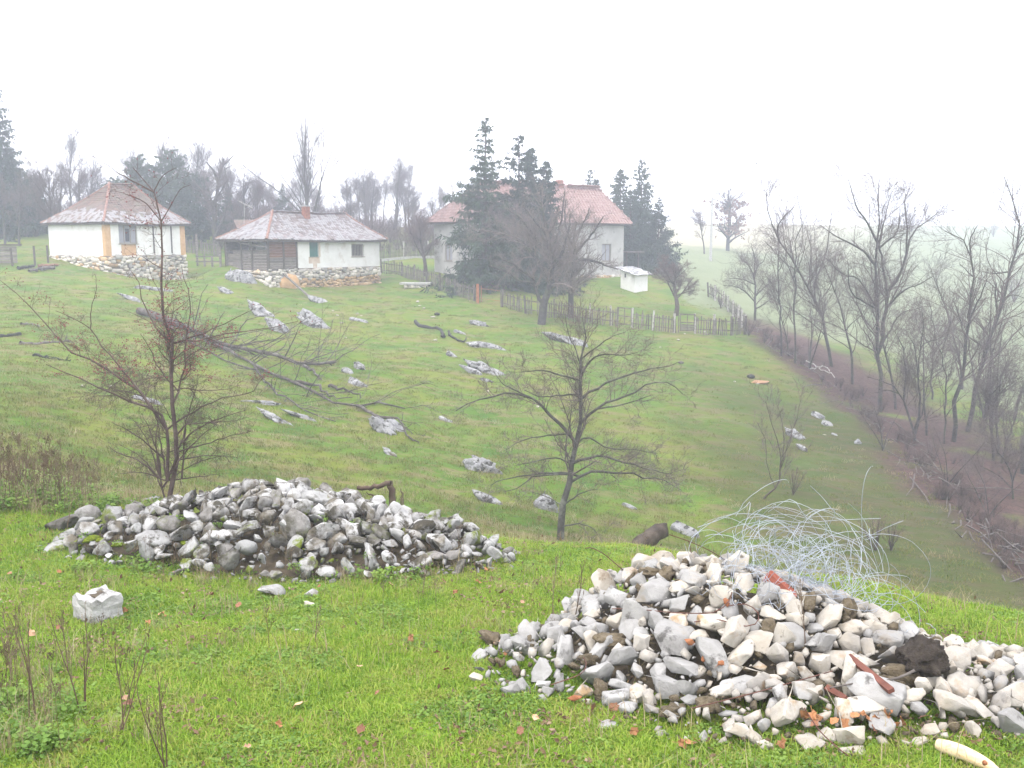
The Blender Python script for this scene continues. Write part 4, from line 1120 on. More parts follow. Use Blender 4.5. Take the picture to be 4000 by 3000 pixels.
def guided(name, label, base_px, limbs, seed, mt, mc, cat="tree", group=None, Y=None, levels=((60, .45, .5), (420, .42, .5), (1600, .5, .55)),
           conv=None, wig=.2, up=.12, ang=.75, zig=0., lift=0.0, twig_r=.004, k0=7, rscale=1.0, t0=.2, thin=None, lm=(.5, .25, .12)):
    """limbs: list of (pixel polyline, r0 px, r1 px); first limb is the trunk"""
    g = np.random.default_rng(seed)
    base = far(*base_px) if Y is None else Vector(at(base_px[0], base_px[1], Y))
    Y0 = base.y
    root = empty(name, base, 0, label, cat, group)
    T = Tree(seed + 1); B = np.array(base)
    Ps, rs = [], []
    for i, (pts, r0, r1) in enumerate(limbs):
        if conv: pts = [conv(*p) for p in pts]
        q = limb_px(pts, Y0, g, 0.0 if i == 0 else None)
        P = resample(q, 12) - B
        if i == 0: P[0, 2] -= .25
        elif len(Ps):                                              # start on the nearest point of what is already there
            allp = np.concatenate(Ps); j = np.argmin(((allp - P[0])[:, [0, 2]] ** 2).sum(1) + 1e-3 * (allp - P[0])[:, 1] ** 2)
            sh = allp[j] - P[0]
            P = P + sh[None] * np.linspace(1, 0, len(P))[:, None] ** 2 * np.array([1, 1, 1]) + np.array([0, sh[1], 0]) * (1 - np.linspace(1, 0, len(P))[:, None] ** 2)
        P[1:-1] += g.normal(0, .012 * np.linalg.norm(P[-1] - P[0]), (10, 3)) * .5
        Ps.append(P); rs.append(np.linspace(r0, r1, 12) * mpp(Y0) * rscale)
    Pb, rb = np.array(Ps), np.array(rs)
    T.trunk(Pb[:1], rb[:1], 9)
    if len(Pb) > 1: T.trunk(Pb[1:], rb[1:], k0)
    cur = (Pb, rb)
    for li, (cnt, lf, rr) in enumerate(levels):
        last = li == len(levels) - 1
        P, r = sprout(*cur, cnt, g, t0=t0 if li == 0 else .12, ang=ang, lf=lf, rr=rr, up=up, n=3 if last else 6, wig=wig, zig=zig, lmin=lm[min(li, 2)])
        r = np.maximum(r, twig_r * (1 if last else 1.3) * np.linspace(1, .6, r.shape[1])[None])
        if thin is not None:
            kp = g.uniform(0, 1, len(P)) < thin(P[:, 0]); P, r = P[kp], r[kp]
        T.crown(P, r, 3 if last else 4); cur = (np.asarray(P), r)
    T.build(root, mt, mc)
    root["_tips"] = 0
    del root["_tips"]
    return root, cur, B
# ---- generic bare trees (prototypes shared by several individuals)
def gen_tree(seed, H, r0, spread=.5, n_limbs=9, levels=((100, .5, .42), (900, .5, .45), (3600, .6, .5)), up=.25, t0=.25, wig=.18, stems=1, twig_r=.006, lean=.04, ang=.7):
    g = np.random.default_rng(seed); T = Tree(seed + 5)
    trunks = []
    for s in range(stems):
        d = np.array([g.normal(0, lean if stems == 1 else .28), g.normal(0, lean if stems == 1 else .28), 1.0]); P = [np.zeros(3)]
        for k in range(11):
            d = d + g.normal(0, .06, 3); d[2] = max(d[2], .6); d /= np.linalg.norm(d); P.append(P[-1] + d * H / 11 * (1 if stems == 1 else g.uniform(.8, 1)))
        trunks.append(np.array(P))
    Pb = np.array(trunks); Pb[:, 0, 2] -= .25; rb = np.repeat((r0 * np.linspace(1, .12, 12) ** .9)[None], stems, 0)
    T.trunk(Pb, rb, 8)
    P1, r1 = sprout(Pb, rb, n_limbs, g, t0=t0, t1=.95, ang=ang, angs=.15, lf=spread, rr=.55, up=up, n=8, wig=.12)
    T.trunk(P1, r1, 6)
    cur = (np.concatenate([P1, Pb[:, 4:]]), np.concatenate([r1, rb[:, 4:]]))
    for li, (cnt, lf, rr) in enumerate(levels):
        last = li == len(levels) - 1
        P, r = sprout(*cur, cnt, g, t0=.15, ang=.7, lf=lf, rr=rr, up=up * .6, n=3 if last else 6, wig=wig, lmin=.15)
        r = np.maximum(r, twig_r * np.linspace(1, .55, r.shape[1])[None]); T.crown(P, r, 3); cur = (P, r)
    return T
def proto_meshes(T, mt, mc):
    out = []
    for nm, lst, m in (("trunk", T.tr, mt), ("crown", T.cr, mc)):
        Vs, Fs, n = [], [], 0
        for P, r, k in lst:
            V, F = tri_mesh_batch(P, r, k); Vs.append(V); Fs.append(F + n); n += len(V)
        out.append(mesh(nm, np.concatenate(Vs), np.concatenate(Fs), m, True))
    return out
def place(name, parts, loc, label, cat="tree", group=None, s=1.0, rz=None, sz=None):
    b = empty(name, loc, rz if rz is not None else random.uniform(0, 6.28), label, cat, group)
    b.scale = (s, s, sz or s)
    for nm, me in zip(("trunk", "crown"), parts): link(nm, me, b)
    return b
# ---- conifers
def conifer(seed, H, rb, droop=.35, spray=.42, dens=1.0, gap=.0, bare=.04, taper=1.0, irregular=.25, width=.042, narrow=None):
    g = np.random.default_rng(seed); T = Tree(seed)
    z = np.linspace(0, H, 14); tr = np.stack([g.normal(0, .03, 14).cumsum() * .4, g.normal(0, .03, 14).cumsum() * .4, z], -1); tr[0, 2] -= .3
    T.trunk(tr[None], (H * .016 * np.linspace(1, .08, 14))[None], 8)
    Pb, rr_ = [], []
    zz = bare * H
    while zz < H * .985:
        f = zz / H; R_ = rb * (1 - f) ** taper * (1 + irregular * g.normal()) + .10
        nb = max(4, int((9 - 4 * f) * dens))
        for k in range(nb):
            if g.uniform() < gap: continue
            a = g.uniform(0, 6.283); L_ = max(.12, R_ * g.uniform(.6, 1.18)); c = np.array([math.cos(a), math.sin(a), 0])
            x = np.linspace(0, 1, 6)[:, None]
            up_ = .35 * f - droop * (1 - f)
            h = up_ * x * L_ + (.28 * (1 - f)) * L_ * x ** 3 * .9
            ctr = np.array([np.interp(zz, z, tr[:, 0]), np.interp(zz, z, tr[:, 1]), zz])
            Pb.append(ctr + c * x * L_ + np.array([0, 0, 1]) * h + g.normal(0, .02 * L_, (6, 3)) * x)
            rr_.append((.008 + .012 * L_) * np.linspace(1, .25, 6))
        zz += H * (.022 + .016 * (1 - f)) * g.uniform(.7, 1.4)
    Pb = np.array(Pb); rr_ = np.array(rr_); T.trunk(Pb, rr_, 3)
    # side twigs then hanging sprays of needles
    n2 = int(len(Pb) * 5)
    P2, r2 = sprout(Pb, rr_, n2, g, t0=.2, ang=.8, lf=.34, lmin=.12, rr=.5, up=-.05, n=4, wig=.1)
    ns = int(len(Pb) * 46 * dens)
    src = np.concatenate([Pb[:, ::1][:, :], np.concatenate([P2, P2[:, -1:], P2[:, -1:]], 1)]) if False else None
    def pick(B, cnt):
        m = B.shape[1]; L = np.linalg.norm(np.diff(B, axis=1), axis=-1).sum(1); pi = g.choice(len(B), cnt, p=L / L.sum())
        t = g.uniform(.12, 1, cnt) * (m - 1); i = np.minimum(t.astype(int), m - 2); f = (t - i)[:, None]
        D = B[pi, i + 1] - B[pi, i]; D /= np.linalg.norm(D, axis=1)[:, None] + 1e-9
        return B[pi, i] * (1 - f) + B[pi, i + 1] * f, D
    O1, D1 = pick(Pb, ns // 2); O2, D2 = pick(P2, ns // 2)
    O = np.concatenate([O1, O2]); D = np.concatenate([D1, D2]); n = len(O)
    d = D * g.uniform(.1, .8, (n, 1)) + g.normal(0, .35, (n, 3)); d[:, 2] -= g.uniform(.15, 1.25, n); d /= np.linalg.norm(d, axis=1)[:, None]
    f = np.clip(O[:, 2] / H, 0, 1)
    ln = spray * g.uniform(.5, 1.25, n) * (1 - .45 * f)
    sd = np.cross(d, g.normal(0, 1, (n, 3))); sd /= np.linalg.norm(sd, axis=1)[:, None] + 1e-9
    w_ = (width * g.uniform(.7, 1.4, n))[:, None]; e = d * ln[:, None]
    V = np.stack([O - sd * w_ * .4, O + sd * w_ * .4, O + e * .55 + sd * w_, O + e, O + e * .55 - sd * w_], 1).reshape(-1, 3)
    b = np.arange(n)[:, None] * 5
    F = np.concatenate([b + np.array([[0, 1, 2]]), b + np.array([[0, 2, 4]]), b + np.array([[4, 2, 3]])])
    me_t = []
    Vs, Fs, k0 = [], [], 0
    for P, r, k in T.tr + [(P2, r2, 3)]:
        v, q = tri_mesh_batch(P, r, k); Vs.append(v); Fs.append(q + k0); k0 += len(v)
    return [mesh("trunk", np.concatenate(Vs), np.concatenate(Fs), M_BARK2, True), mesh("crown", V, F, None)]
M_NEEDLE = gmat("spruce_needles", [(.2, (.012, .028, .016)), (.5, (.022, .046, .024)), (.8, (.04, .066, .032))], .12)
M_PINE = gmat("pine_needles", [(.2, (.018, .032, .022)), (.5, (.03, .052, .032)), (.8, (.052, .075, .042))], .12)

# spruces before the farmhouse
S_A = conifer(31, 12.6, 3.1, .42, .52, 1.35, .04, .03, .95, .22)
S_B = conifer(32, 11.0, 2.5, .40, .48, 1.2, .14, .06, .8, .3)
S_C = conifer(33, 9.5, 1.9, .30, .44, 1.3, .04, .03, .9, .22)
S_D = conifer(34, 9.0, 2.8, .30, .42, 1.25, .04, .03, .85, .2)
S_P = conifer(35, 8.0, 2.9, -.05, .40, 1.25, .05, .12, .55, .3, .05)
for pr, m in ((S_A, M_NEEDLE), (S_B, M_NEEDLE), (S_C, M_NEEDLE), (S_D, M_NEEDLE), (S_P, M_PINE)): pr[1].materials.append(m)
def con(px, top, base_py, Y, pr, label, H0, rz=None, group="dark conifers", wide=1.0):
    b = at(px, base_py, Y); b.z = gz1(b.x, b.y); t = at(px, top, Y)
    o = place("spruce_tree" if pr is not S_P else "pine_tree", pr, b, label, "tree", group, 1, rz)
    k = (t.z - b.z) / H0; o.scale = (k * wide, k * wide, k); return o
con(1893, 450, 1085, 71.5, S_A, "tallest dark spruce in front of the farmhouse with ragged drooping branches", 12.6, 1.0, wide=1.15)
con(2025, 510, 1070, 73.5, S_B, "gappy spruce with bare patches just right of the tallest spruce", 11.0, 2.0, wide=1.1)
con(2072, 560, 1065, 75, S_C, "slim spruce leaning behind the gappy spruce", 9.5, 2.6, wide=.9)
con(2132, 612, 1065, 74, S_C, "shortest of the spruces in front of the farmhouse, beside its red roof", 9.5, 4.0, wide=1.0)
con(2302, 650, 1000, 96, S_B, "faint spruce rising behind the farmhouse ridge", 11.0, 3.0)
con(2325, 690, 1000, 97, S_C, "faint narrow spruce beside the one behind the farmhouse ridge", 9.5, 3.0)
con(2418, 650, 1002, 92, S_C, "left spruce of the misty clump right of the farmhouse", 9.5, 1.7, wide=1.25)
con(2500, 612, 1002, 93, S_D, "tallest spruce of the misty clump right of the farmhouse", 9.0, .4, wide=.9)
con(2460, 740, 1004, 90, S_D, "broad low spruce in the middle of the misty clump", 9.0, 2.4, wide=1.1)
con(2570, 765, 1005, 91, S_D, "small outer spruce at the right end of the misty clump", 9.0, 5.0, wide=1.0)
con(28, 300, 960, 86, S_A, "very tall thin spruce at the left edge above the wood", 12.6, 2.2, wide=.95)
con(60, 560, 960, 90, S_D, "bushy dark spruce at the foot of the tall left edge spruce", 9.0, 2.2, wide=.9)
con(556, 598, 930, 88, S_P, "left round topped pine behind the left cottage", 8.0, 1.0, wide=.9)
con(672, 578, 930, 90, S_P, "taller pointed pine behind the left cottage's right roof edge", 8.0, 2.0, wide=1.0)
con(760, 670, 930, 87, S_P, "low dark pine between the two cottages", 8.0, 3.0, wide=1.2)
con(460, 690, 930, 92, S_P, "dim pine above the left cottage's ridge", 8.0, 4.0, wide=1.2)
con(900, 740, 925, 95, S_D, "dim spruce behind the reddish hut", 9.0, 4.0)
con(1110, 715, 925, 96, S_D, "misty spruce behind the low cottage's roof beside the tall bare tree", 9.0, 5.0, wide=.9)

# bare tree prototypes
BT = [proto_meshes(gen_tree(51, 8.5, .16, .45, 12), M_BARK, M_TWIG),
      proto_meshes(gen_tree(52, 8.0, .14, .5, 10, wig=.25), M_BARK, M_TWIG),
      proto_meshes(gen_tree(53, 7.0, .12, .5, 14, up=.35, t0=.15), M_BARK2, M_TWIGB),
      proto_meshes(gen_tree(54, 9.5, .15, .35, 14, up=.4), M_BARK, M_TWIG)]
ORCH = [proto_meshes(gen_tree(61, 3.6, .17, .75, 12, ((110, .55, .42), (1100, .55, .45), (5200, .65, .5)), .12, .28, .25, ang=.95), M_BARK2, M_TWIGB),
        proto_meshes(gen_tree(62, 4.2, .18, .8, 14, ((110, .55, .42), (1100, .55, .45), (5200, .65, .5)), .15, .3, .22, ang=.9), M_BARK2, M_TWIG)]
SHRUB = [proto_meshes(gen_tree(71 + i, 1.5, .022, .5, 26, ((120, .5, .45), (420, .6, .5)), .2, .05, .26, stems=9, twig_r=.0035), M_BARK2, M_TWIGB) for i in range(3)]
# tall vase shaped tree behind the low cottage
VASE = gen_tree(81, 11.5, .14, .60, 34, ((170, .5, .4), (1100, .5, .45), (3000, .6, .5)), .30, .16, .09, ang=.55)
b = at(1226, 960, 86); b.z = gz1(b.x, b.y); o = place("bare_tree", proto_meshes(VASE, M_BARK, M_TWIG), b, "tall vase shaped bare tree rising behind the low cottage's chimney", s=1, rz=1.0)
o.scale = ((at(1226, 430, 86).z - b.z) / 11.6,) * 3
# gnarled bare tree between the cottages
guided("bare_tree", "gnarled dark bare tree with crooked top between the cottages", (842, 935),
       [([(842, 950), (838, 880), (842, 800), (850, 740), (852, 700), (868, 660), (872, 620)], 11, 3), ([(852, 700), (830, 660), (805, 632)], 6, 2),
        ([(842, 800), (870, 735), (890, 700)], 5, 1.5), ([(845, 900), (815, 840), (800, 790)], 7, 2), ([(845, 910), (875, 850), (885, 800)], 6, 2), ([(868, 660), (900, 620), (918, 600)], 3, 1)],
       301, M_BARK, M_TWIG, Y=84, levels=((60, .4, .5), (380, .45, .5), (1100, .5, .55)), wig=.3, twig_r=.007)
def bare(px, base_py, top_py, Y, k, label, H0=(8.5, 8.0, 7.0, 9.5), wide=1.0, group="bare trees behind the cottages"):
    b = at(px, base_py, Y); b.z = gz1(b.x, b.y); t = at(px, top_py, Y)
    o = place("bare_tree", BT[k], b, label, "tree", group); s = (t.z - b.z) / H0[k] * .92; o.scale = (s * wide, s * wide, s); return o
bare(20, 960, 640, 79, 1, "bare grey tree at the left edge in front of the wood")
bare(75, 965, 690, 78, 0, "bare tree with pale forked trunk on the green left of the left cottage", wide=1.1)
bare(150, 950, 650, 88, 3, "bare tree second from the left edge spruce")
bare(235, 950, 640, 87, 0, "bare tree above the left eave of the left cottage", wide=1.1)
bare(320, 950, 640, 90, 2, "bare brownish tree left of the left cottage's ridge")
bare(395, 950, 660, 93, 1, "bare tree directly behind the left cottage's ridge")
bare(960, 940, 640, 92, 0, "bare tree behind the reddish hut's right end")
bare(1010, 940, 690, 94, 2, "small bare tree just left of the tall vase shaped tree")
bare(1380, 940, 700, 97, 3, "misty bare tree right of the low cottage's chimney")
bare(1690, 960, 740, 97, 0, "misty bare tree left of the farmhouse roof", wide=.8)
# the misty wood: a mass of trunks and twigs
wood_c = proto_collection("wood_trees", [me for pr in BT for me in pr])
def wood():
    g = np.random.default_rng(9); n = 80
    px = np.concatenate([g.uniform(-500, 950, 38), g.uniform(900, 1800, 42)]); Y = np.concatenate([g.uniform(93, 128, 38), g.uniform(104, 145, 42)])
    X = (px - 2000) / FPX * Y; k = g.integers(0, 4, n); sc = g.uniform(.5, 1.1, n) * np.where(px > 900, .85, 1)
    P = np.stack([X, Y, ground(X, Y) - .1], -1); rz = g.uniform(0, 6.28, n)
    P2 = np.repeat(P, 2, 0); idx = np.stack([k * 2, k * 2 + 1], -1).ravel()
    scatter("wood", wood_c, P2, np.repeat(rz, 2), np.repeat(sc, 2), idx, "misty bare wood behind the cottages")
    # brush at its foot
    m = 260
    shrub_c = proto_collection("brush", [me for pr in SHRUB for me in pr])
    px = g.uniform(-500, 1780, m); Y = g.uniform(86, 112, m); X = (px - 2000) / FPX * Y; k = g.integers(0, 3, m)
    P = np.repeat(np.stack([X, Y, ground(X, Y) - .1], -1), 2, 0)
    scatter("undergrowth", shrub_c, P, np.repeat(g.uniform(0, 6.28, m), 2), np.repeat(g.uniform(1.2, 2.6, m), 2), np.stack([k * 2, k * 2 + 1], -1).ravel(), "grey brush at the foot of the misty wood")
    return shrub_c
shrub_c = wood()
# orchard trees in the yard
def orch(px, py, k, h_px, label, wide=1.0, H0=(4.4, 5.2)):
    b = far(px, py); s = h_px * mpp(b.y) / H0[k]
    o = place("fruit_tree", ORCH[k], b, label, "tree", "bare fruit trees in the yard"); o.scale = (s * wide, s * wide, s); return o
orch(1660, 1078, 0, 235, "dense bare fruit tree by the straight dark picket fence", .95)
orch(2640, 1232, 0, 215, "low spreading bushy fruit tree behind the white posted fence", 1.25)
orch(2010, 1130, 1, 330, "bare fruit tree behind the bathtub", 1.0)
o = orch(215, 985, 1, 330, "slender forked bare tree against the left cottage's white wall", .55)
cO = lambda x, y: (1500 + x / 1.8433, 400 + y / 1.8433)
guided("fruit_tree", "leaning old fruit tree with wide tangled crown in front of the yard fence", (2113, 1265),
       [([(1130, 1600), (1145, 1480), (1150, 1420), (1185, 1340), (1210, 1220), (1200, 1080), (1180, 950), (1150, 820), (1130, 720)], 17, 3),
        ([(1150, 1420), (1110, 1390), (1080, 1290), (1030, 1230), (950, 1180), (850, 1130)], 8, 2), ([(1200, 1250), (1090, 1100), (960, 980), (800, 930), (650, 920)], 9, 2),
        ([(1200, 1150), (1100, 1000), (1000, 850), (880, 760)], 8, 2), ([(1190, 1000), (1080, 850), (1000, 740)], 6, 2), ([(1210, 1200), (1290, 1060), (1330, 920), (1340, 800)], 8, 2),
        ([(1200, 1080), (1260, 950), (1290, 780), (1300, 640)], 6, 2), ([(1080, 1290), (980, 1280), (880, 1220), (760, 1180)], 5, 2), ([(1180, 950), (1230, 860), (1260, 740)], 5, 2)],
       311, M_BARK, M_TWIGP, conv=cO, levels=((150, .42, .42), (1500, .45, .45), (6500, .6, .5)), wig=.24, twig_r=.005)
guided("fruit_tree", "upright grey fruit tree with broken pale branch beside the leaning one", (2228, 1240),
       [([(1340, 1540), (1345, 1400), (1350, 1300), (1365, 1180), (1370, 1080), (1375, 960), (1390, 860)], 13, 3), ([(1365, 1200), (1420, 1150), (1510, 1150), (1600, 1180), (1680, 1200)], 7, 2),
        ([(1370, 1100), (1450, 1000), (1530, 900), (1580, 820)], 6, 2), ([(1370, 1050), (1320, 940), (1300, 820), (1310, 700)], 6, 2), ([(1375, 960), (1440, 860), (1480, 760)], 5, 2), ([(1360, 1280), (1280, 1180), (1240, 1080)], 5, 2)],
       312, M_BARK, M_TWIGP, conv=cO, levels=((110, .42, .42), (1000, .45, .45), (4200, .6, .5)), wig=.22, twig_r=.005)

# the bare tree in the dip, in the middle of the picture
cC = lambda x, y: (1400 + x / 1.4747, 1100 + y / 1.4747)
CT = [([(1160, 1520), (1175, 1380), (1195, 1250), (1220, 1130), (1245, 1000), (1262, 900), (1280, 780), (1285, 660), (1290, 540), (1300, 450), (1315, 390), (1305, 300), (1290, 200)], 22, 2.5),
 ([(1240, 960), (1180, 870), (1100, 790), (1020, 700), (900, 650), (760, 670), (640, 700), (560, 745)], 11, 2), ([(1000, 680), (900, 630), (830, 590), (790, 540)], 5, 1.5),
 ([(1285, 690), (1250, 660), (1160, 660), (1040, 660), (960, 625)], 6, 1.5), ([(1290, 690), (1350, 640), (1450, 580), (1560, 540), (1660, 510), (1760, 490), (1840, 465)], 8, 1.5),
 ([(1290, 840), (1350, 770), (1450, 700), (1560, 660), (1680, 590), (1790, 590), (1870, 650)], 9, 1.5), ([(1400, 735), (1500, 720), (1600, 690), (1690, 660)], 5, 1.5),
 ([(1265, 1060), (1320, 1030), (1420, 1005), (1500, 1030), (1600, 1060), (1700, 1090), (1800, 1110)], 9, 1.5), ([(1255, 1140), (1310, 1095), (1400, 1085), (1520, 1095), (1640, 1110), (1760, 1140), (1860, 1200)], 9, 1.5),
 ([(1240, 1100), (1150, 1085), (1050, 1100), (950, 1120), (860, 1130), (760, 1180)], 7, 1.5), ([(1215, 1130), (1100, 1130), (1000, 1135), (930, 1190), (840, 1215)], 6, 1.5),
 ([(1220, 1020), (1130, 1000), (1020, 1030), (900, 1060)], 5, 1.2), ([(1160, 880), (1050, 890), (950, 910), (850, 970)], 5, 1.2), ([(1280, 590), (1200, 560), (1130, 540), (1060, 515), (960, 520), (860, 520)], 6, 1.2),
 ([(1300, 560), (1330, 480), (1370, 430), (1420, 418), (1500, 425), (1610, 410)], 7, 1.2), ([(1315, 420), (1380, 370), (1450, 320), (1540, 290)], 5, 1.2), ([(1280, 520), (1250, 400), (1210, 300), (1190, 190)], 5, 1.2),
 ([(1215, 1270), (1300, 1210), (1380, 1195)], 5, 1.2), ([(1185, 1400), (1280, 1390), (1350, 1420), (1400, 1490)], 5, 1.2), ([(1180, 1310), (1080, 1240), (1000, 1210)], 4, 1.2), ([(1262, 930), (1330, 900), (1450, 960), (1600, 970), (1720, 990)], 6, 1.2)]
guided("bare_tree", "wide branching bare tree in the dip at the centre", (2190, 2108), CT, 321, M_LICHB, M_TWIG, conv=cC,
       levels=((260, .32, .4), (1700, .40, .45), (6000, .6, .5)), wig=.2, up=.1, rscale=.72, lm=(.55, .28, .14), twig_r=.003, t0=.25)

# hawthorn with berries behind the left stone heap
cH = lambda x, y: (x / 1.3825, 1000 + y / 1.3825)
HT = [([(650, 1905), (683, 1800), (680, 1650), (676, 1506), (662, 1398), (651, 1325), (640, 1239), (631, 1108), (629, 1000), (626, 933), (622, 851), (601, 788), (588, 734), (560, 690), (520, 655)], 13, 2)]
HP = [([(975, 1215), (985, 1080), (1000, 900), (1040, 760), (1060, 640)], 6, 1.2), ([(870, 1215), (850, 1080), (800, 940), (760, 860)], 6, 1.2), ([(905, 1220), (905, 1000), (895, 900), (830, 830), (740, 808), (640, 760), (540, 700), (400, 650), (310, 615), (250, 585)], 10, 1.5), ([(895, 910), (790, 760), (740, 690), (640, 640), (540, 570), (400, 525), (330, 470), (260, 390), (180, 290), (100, 210), (0, 130)], 8, 1.2),
 ([(720, 670), (600, 550), (520, 470), (470, 400), (380, 350), (270, 300)], 5, 1.2), ([(920, 490), (1030, 450), (1140, 400), (1250, 350), (1370, 285)], 5, 1.2), ([(930, 490), (1100, 460), (1250, 420), (1400, 395), (1600, 355)], 5, 1.2),
 ([(945, 720), (990, 650), (1000, 530), (1020, 350), (1030, 250), (1010, 150), (985, 50)], 6, 1.2), ([(905, 450), (830, 380), (790, 300), (760, 230), (740, 130), (700, 80)], 5, 1.2), ([(940, 900), (1050, 830), (1200, 760), (1350, 740), (1430, 650)], 5, 1.2),
 ([(945, 1000), (1060, 920), (1200, 870), (1330, 830)], 5, 1.2), ([(945, 1060), (1090, 1020), (1250, 970), (1360, 945)], 5, 1.2), ([(890, 1100), (800, 1020), (720, 960), (600, 900)], 5, 1.2), ([(860, 1190), (760, 1100), (640, 1060), (590, 1020)], 5, 1.2),
 ([(870, 1200), (850, 1000), (860, 850), (840, 700)], 5, 1.2), ([(930, 700), (850, 600), (800, 480), (760, 420)], 4, 1.2), ([(960, 1100), (1100, 1080), (1280, 1090)], 4, 1.2), ([(470, 400), (455, 300), (470, 180), (460, 100)], 3, 1)]
HT += [([(655, 1902), (612, 1790), (570, 1700), (520, 1640)], 5, 1.2), ([(662, 1902), (715, 1790), (790, 1700), (850, 1650)], 5, 1.2), ([(650, 1902), (600, 1830), (530, 1770), (460, 1735)], 4, 1), ([(668, 1902), (740, 1835), (830, 1790), (910, 1775)], 4, 1), ([(655, 1902), (630, 1760), (615, 1640), (580, 1560)], 5, 1.2), ([(668, 1902), (705, 1760), (735, 1650), (780, 1560)], 5, 1.2), ([(660, 1902), (560, 1850), (470, 1850)], 4, 1), ([(668, 1902), (760, 1870), (860, 1850)], 4, 1)]
HT += [([cH(*p) for p in pts], a, c) for pts, a, c in HP]
HT += [([(588, 734), (524, 702), (470, 675), (420, 640), (371, 612)], 4, 1), ([(601, 750), (640, 690), (696, 657)], 3, 1), ([(615, 830), (560, 780), (500, 760), (440, 745)], 3, 1), ([(622, 860), (660, 800), (700, 740), (740, 720)], 3, 1)]
hroot, hcur, hB = guided("hawthorn_tree", "thorny bare hawthorn dotted with red berries behind the left stone heap", (655, 1905), HT, 331, M_HAWB, M_HAWB, Y=11.3,
       levels=((430, .21, .4), (2800, .38, .45), (7200, .6, .5)), wig=.26, up=.06, zig=.12, rscale=.78, lm=(.16, .09, .05), twig_r=.0013, k0=6, t0=.12, ang=.95, thin=lambda O: 1 - .5 * sstep(1.0, 2.4, O[:, 2]))
def berries():
    P = hcur[0][:, -1]; g = np.random.default_rng(4)
    z = P[:, 2]
    keep = np.nonzero((z > 1.35) & (g.uniform(0, 1, len(z)) < .55 * sstep(.9, 1.6, z)))[0]
    # denser knots of fruit
    knots = keep[g.choice(len(keep), 34, replace=False)]
    C = [P[i] for i in keep]
    for k in knots: C += [P[k] + g.normal(0, .035, 3) for _ in range(11)]
    C = np.array(C); n = len(C)
    oct_ = np.array([(1, 0, 0), (-1, 0, 0), (0, 1, 0), (0, -1, 0), (0, 0, 1), (0, 0, -1)], float)
    f = np.array([(0, 2, 4), (2, 1, 4), (1, 3, 4), (3, 0, 4), (2, 0, 5), (1, 2, 5), (3, 1, 5), (0, 3, 5)])
    V = C[:, None] + oct_[None] * g.uniform(.007, .011, n)[:, None, None]
    F = (np.arange(n)[:, None, None] * 6 + f[None]).reshape(-1, 3)
    o = link("berries", mesh("berries", V.reshape(-1, 3), F, M_BERRY, True), hroot); tag(o, "small dark red berries", kind="stuff")
berries()

# ---- the belt of bare trees along the gully at right
c1 = lambda x, y: (2700 + x / 1.7015, 550 + y / 1.7015)
c8 = lambda x, y: (2950 + x / 2.212, 1300 + y / 2.212)
LV = ((90, .42, .42), (800, .45, .45), (3200, .6, .5))
def gully(label, base, limbs, seed, conv, levels=LV, **kw):
    return guided("bare_tree", label, base, limbs, seed, M_BARK, M_TWIG, conv=conv, group="bare trees along the gully", lm=(1.0, .5, .28), rscale=.68, levels=levels, twig_r=.0042, **kw)
gully("bare tree with long trunk leaning left over the gully hedge", c1(940, 1500), [([(940, 1510), (890, 1240), (820, 1050), (740, 900), (680, 810), (600, 690), (560, 620), (520, 530), (500, 440), (498, 340)], 10, 2),
  ([(620, 705), (595, 600), (620, 520), (690, 430), (690, 350)], 5, 1.3), ([(820, 1045), (820, 920), (880, 800), (920, 620), (940, 500), (985, 435)], 6, 1.3), ([(890, 1230), (780, 1170), (640, 1100), (560, 1090)], 4, 1), ([(760, 940), (830, 860), (860, 720)], 4, 1), ([(700, 840), (620, 800), (540, 720), (480, 660)], 4, 1)], 401, c1)
gully("largest many stemmed bare tree with broad crown at right", c1(1255, 1800), [([(1250, 1830), (1250, 1600), (1240, 1250), (1235, 1000), (1230, 800), (1240, 580), (1240, 430), (1250, 250)], 14, 2),
  ([(1245, 1350), (1290, 1150), (1310, 1000), (1380, 900), (1440, 740), (1480, 600), (1560, 545), (1650, 470)], 13, 2), ([(1300, 1050), (1290, 900), (1260, 700), (1300, 520), (1350, 330)], 8, 1.5), ([(1230, 820), (1160, 740), (1080, 690), (960, 630), (860, 560)], 8, 1.5),
  ([(1232, 700), (1160, 540), (1090, 420), (1060, 280), (1010, 220)], 7, 1.5), ([(1240, 1100), (1120, 920), (1000, 880), (900, 780)], 6, 1.5), ([(1290, 1100), (1400, 1000), (1530, 950), (1620, 900)], 6, 1.5), ([(1440, 740), (1450, 560), (1440, 400), (1480, 300)], 6, 1.5),
  ([(1235, 1150), (1140, 1080), (1060, 1000), (1040, 800)], 6, 1.5), ([(1240, 1400), (1330, 1250), (1400, 1150), (1560, 1100)], 6, 1.5), ([(1260, 700), (1380, 600), (1400, 450)], 5, 1.5)], 402, c1, levels=((170, .38, .42), (1700, .42, .45), (6500, .6, .5)))
gully("slender straight bare tree right of the fence corner shrubs", c1(690, 1480), [([(690, 1490), (690, 1200), (685, 900), (690, 700), (720, 550), (700, 350)], 6, 1.3), ([(690, 1000), (650, 850), (600, 760)], 3, 1), ([(688, 900), (740, 780), (770, 640)], 3, 1)], 403, c1, ((40, .3, .5), (300, .42, .5), (900, .5, .55)))
gully("thin leaning bare pole tree nearest the fence corner shrubs", c1(600, 1430), [([(600, 1440), (590, 1200), (580, 950), (575, 700), (570, 540)], 6, 1.3), ([(585, 1080), (540, 960), (500, 900)], 3, 1), ([(580, 900), (620, 800), (640, 700)], 3, 1)], 404, c1, ((40, .3, .5), (260, .42, .5), (800, .5, .55)))
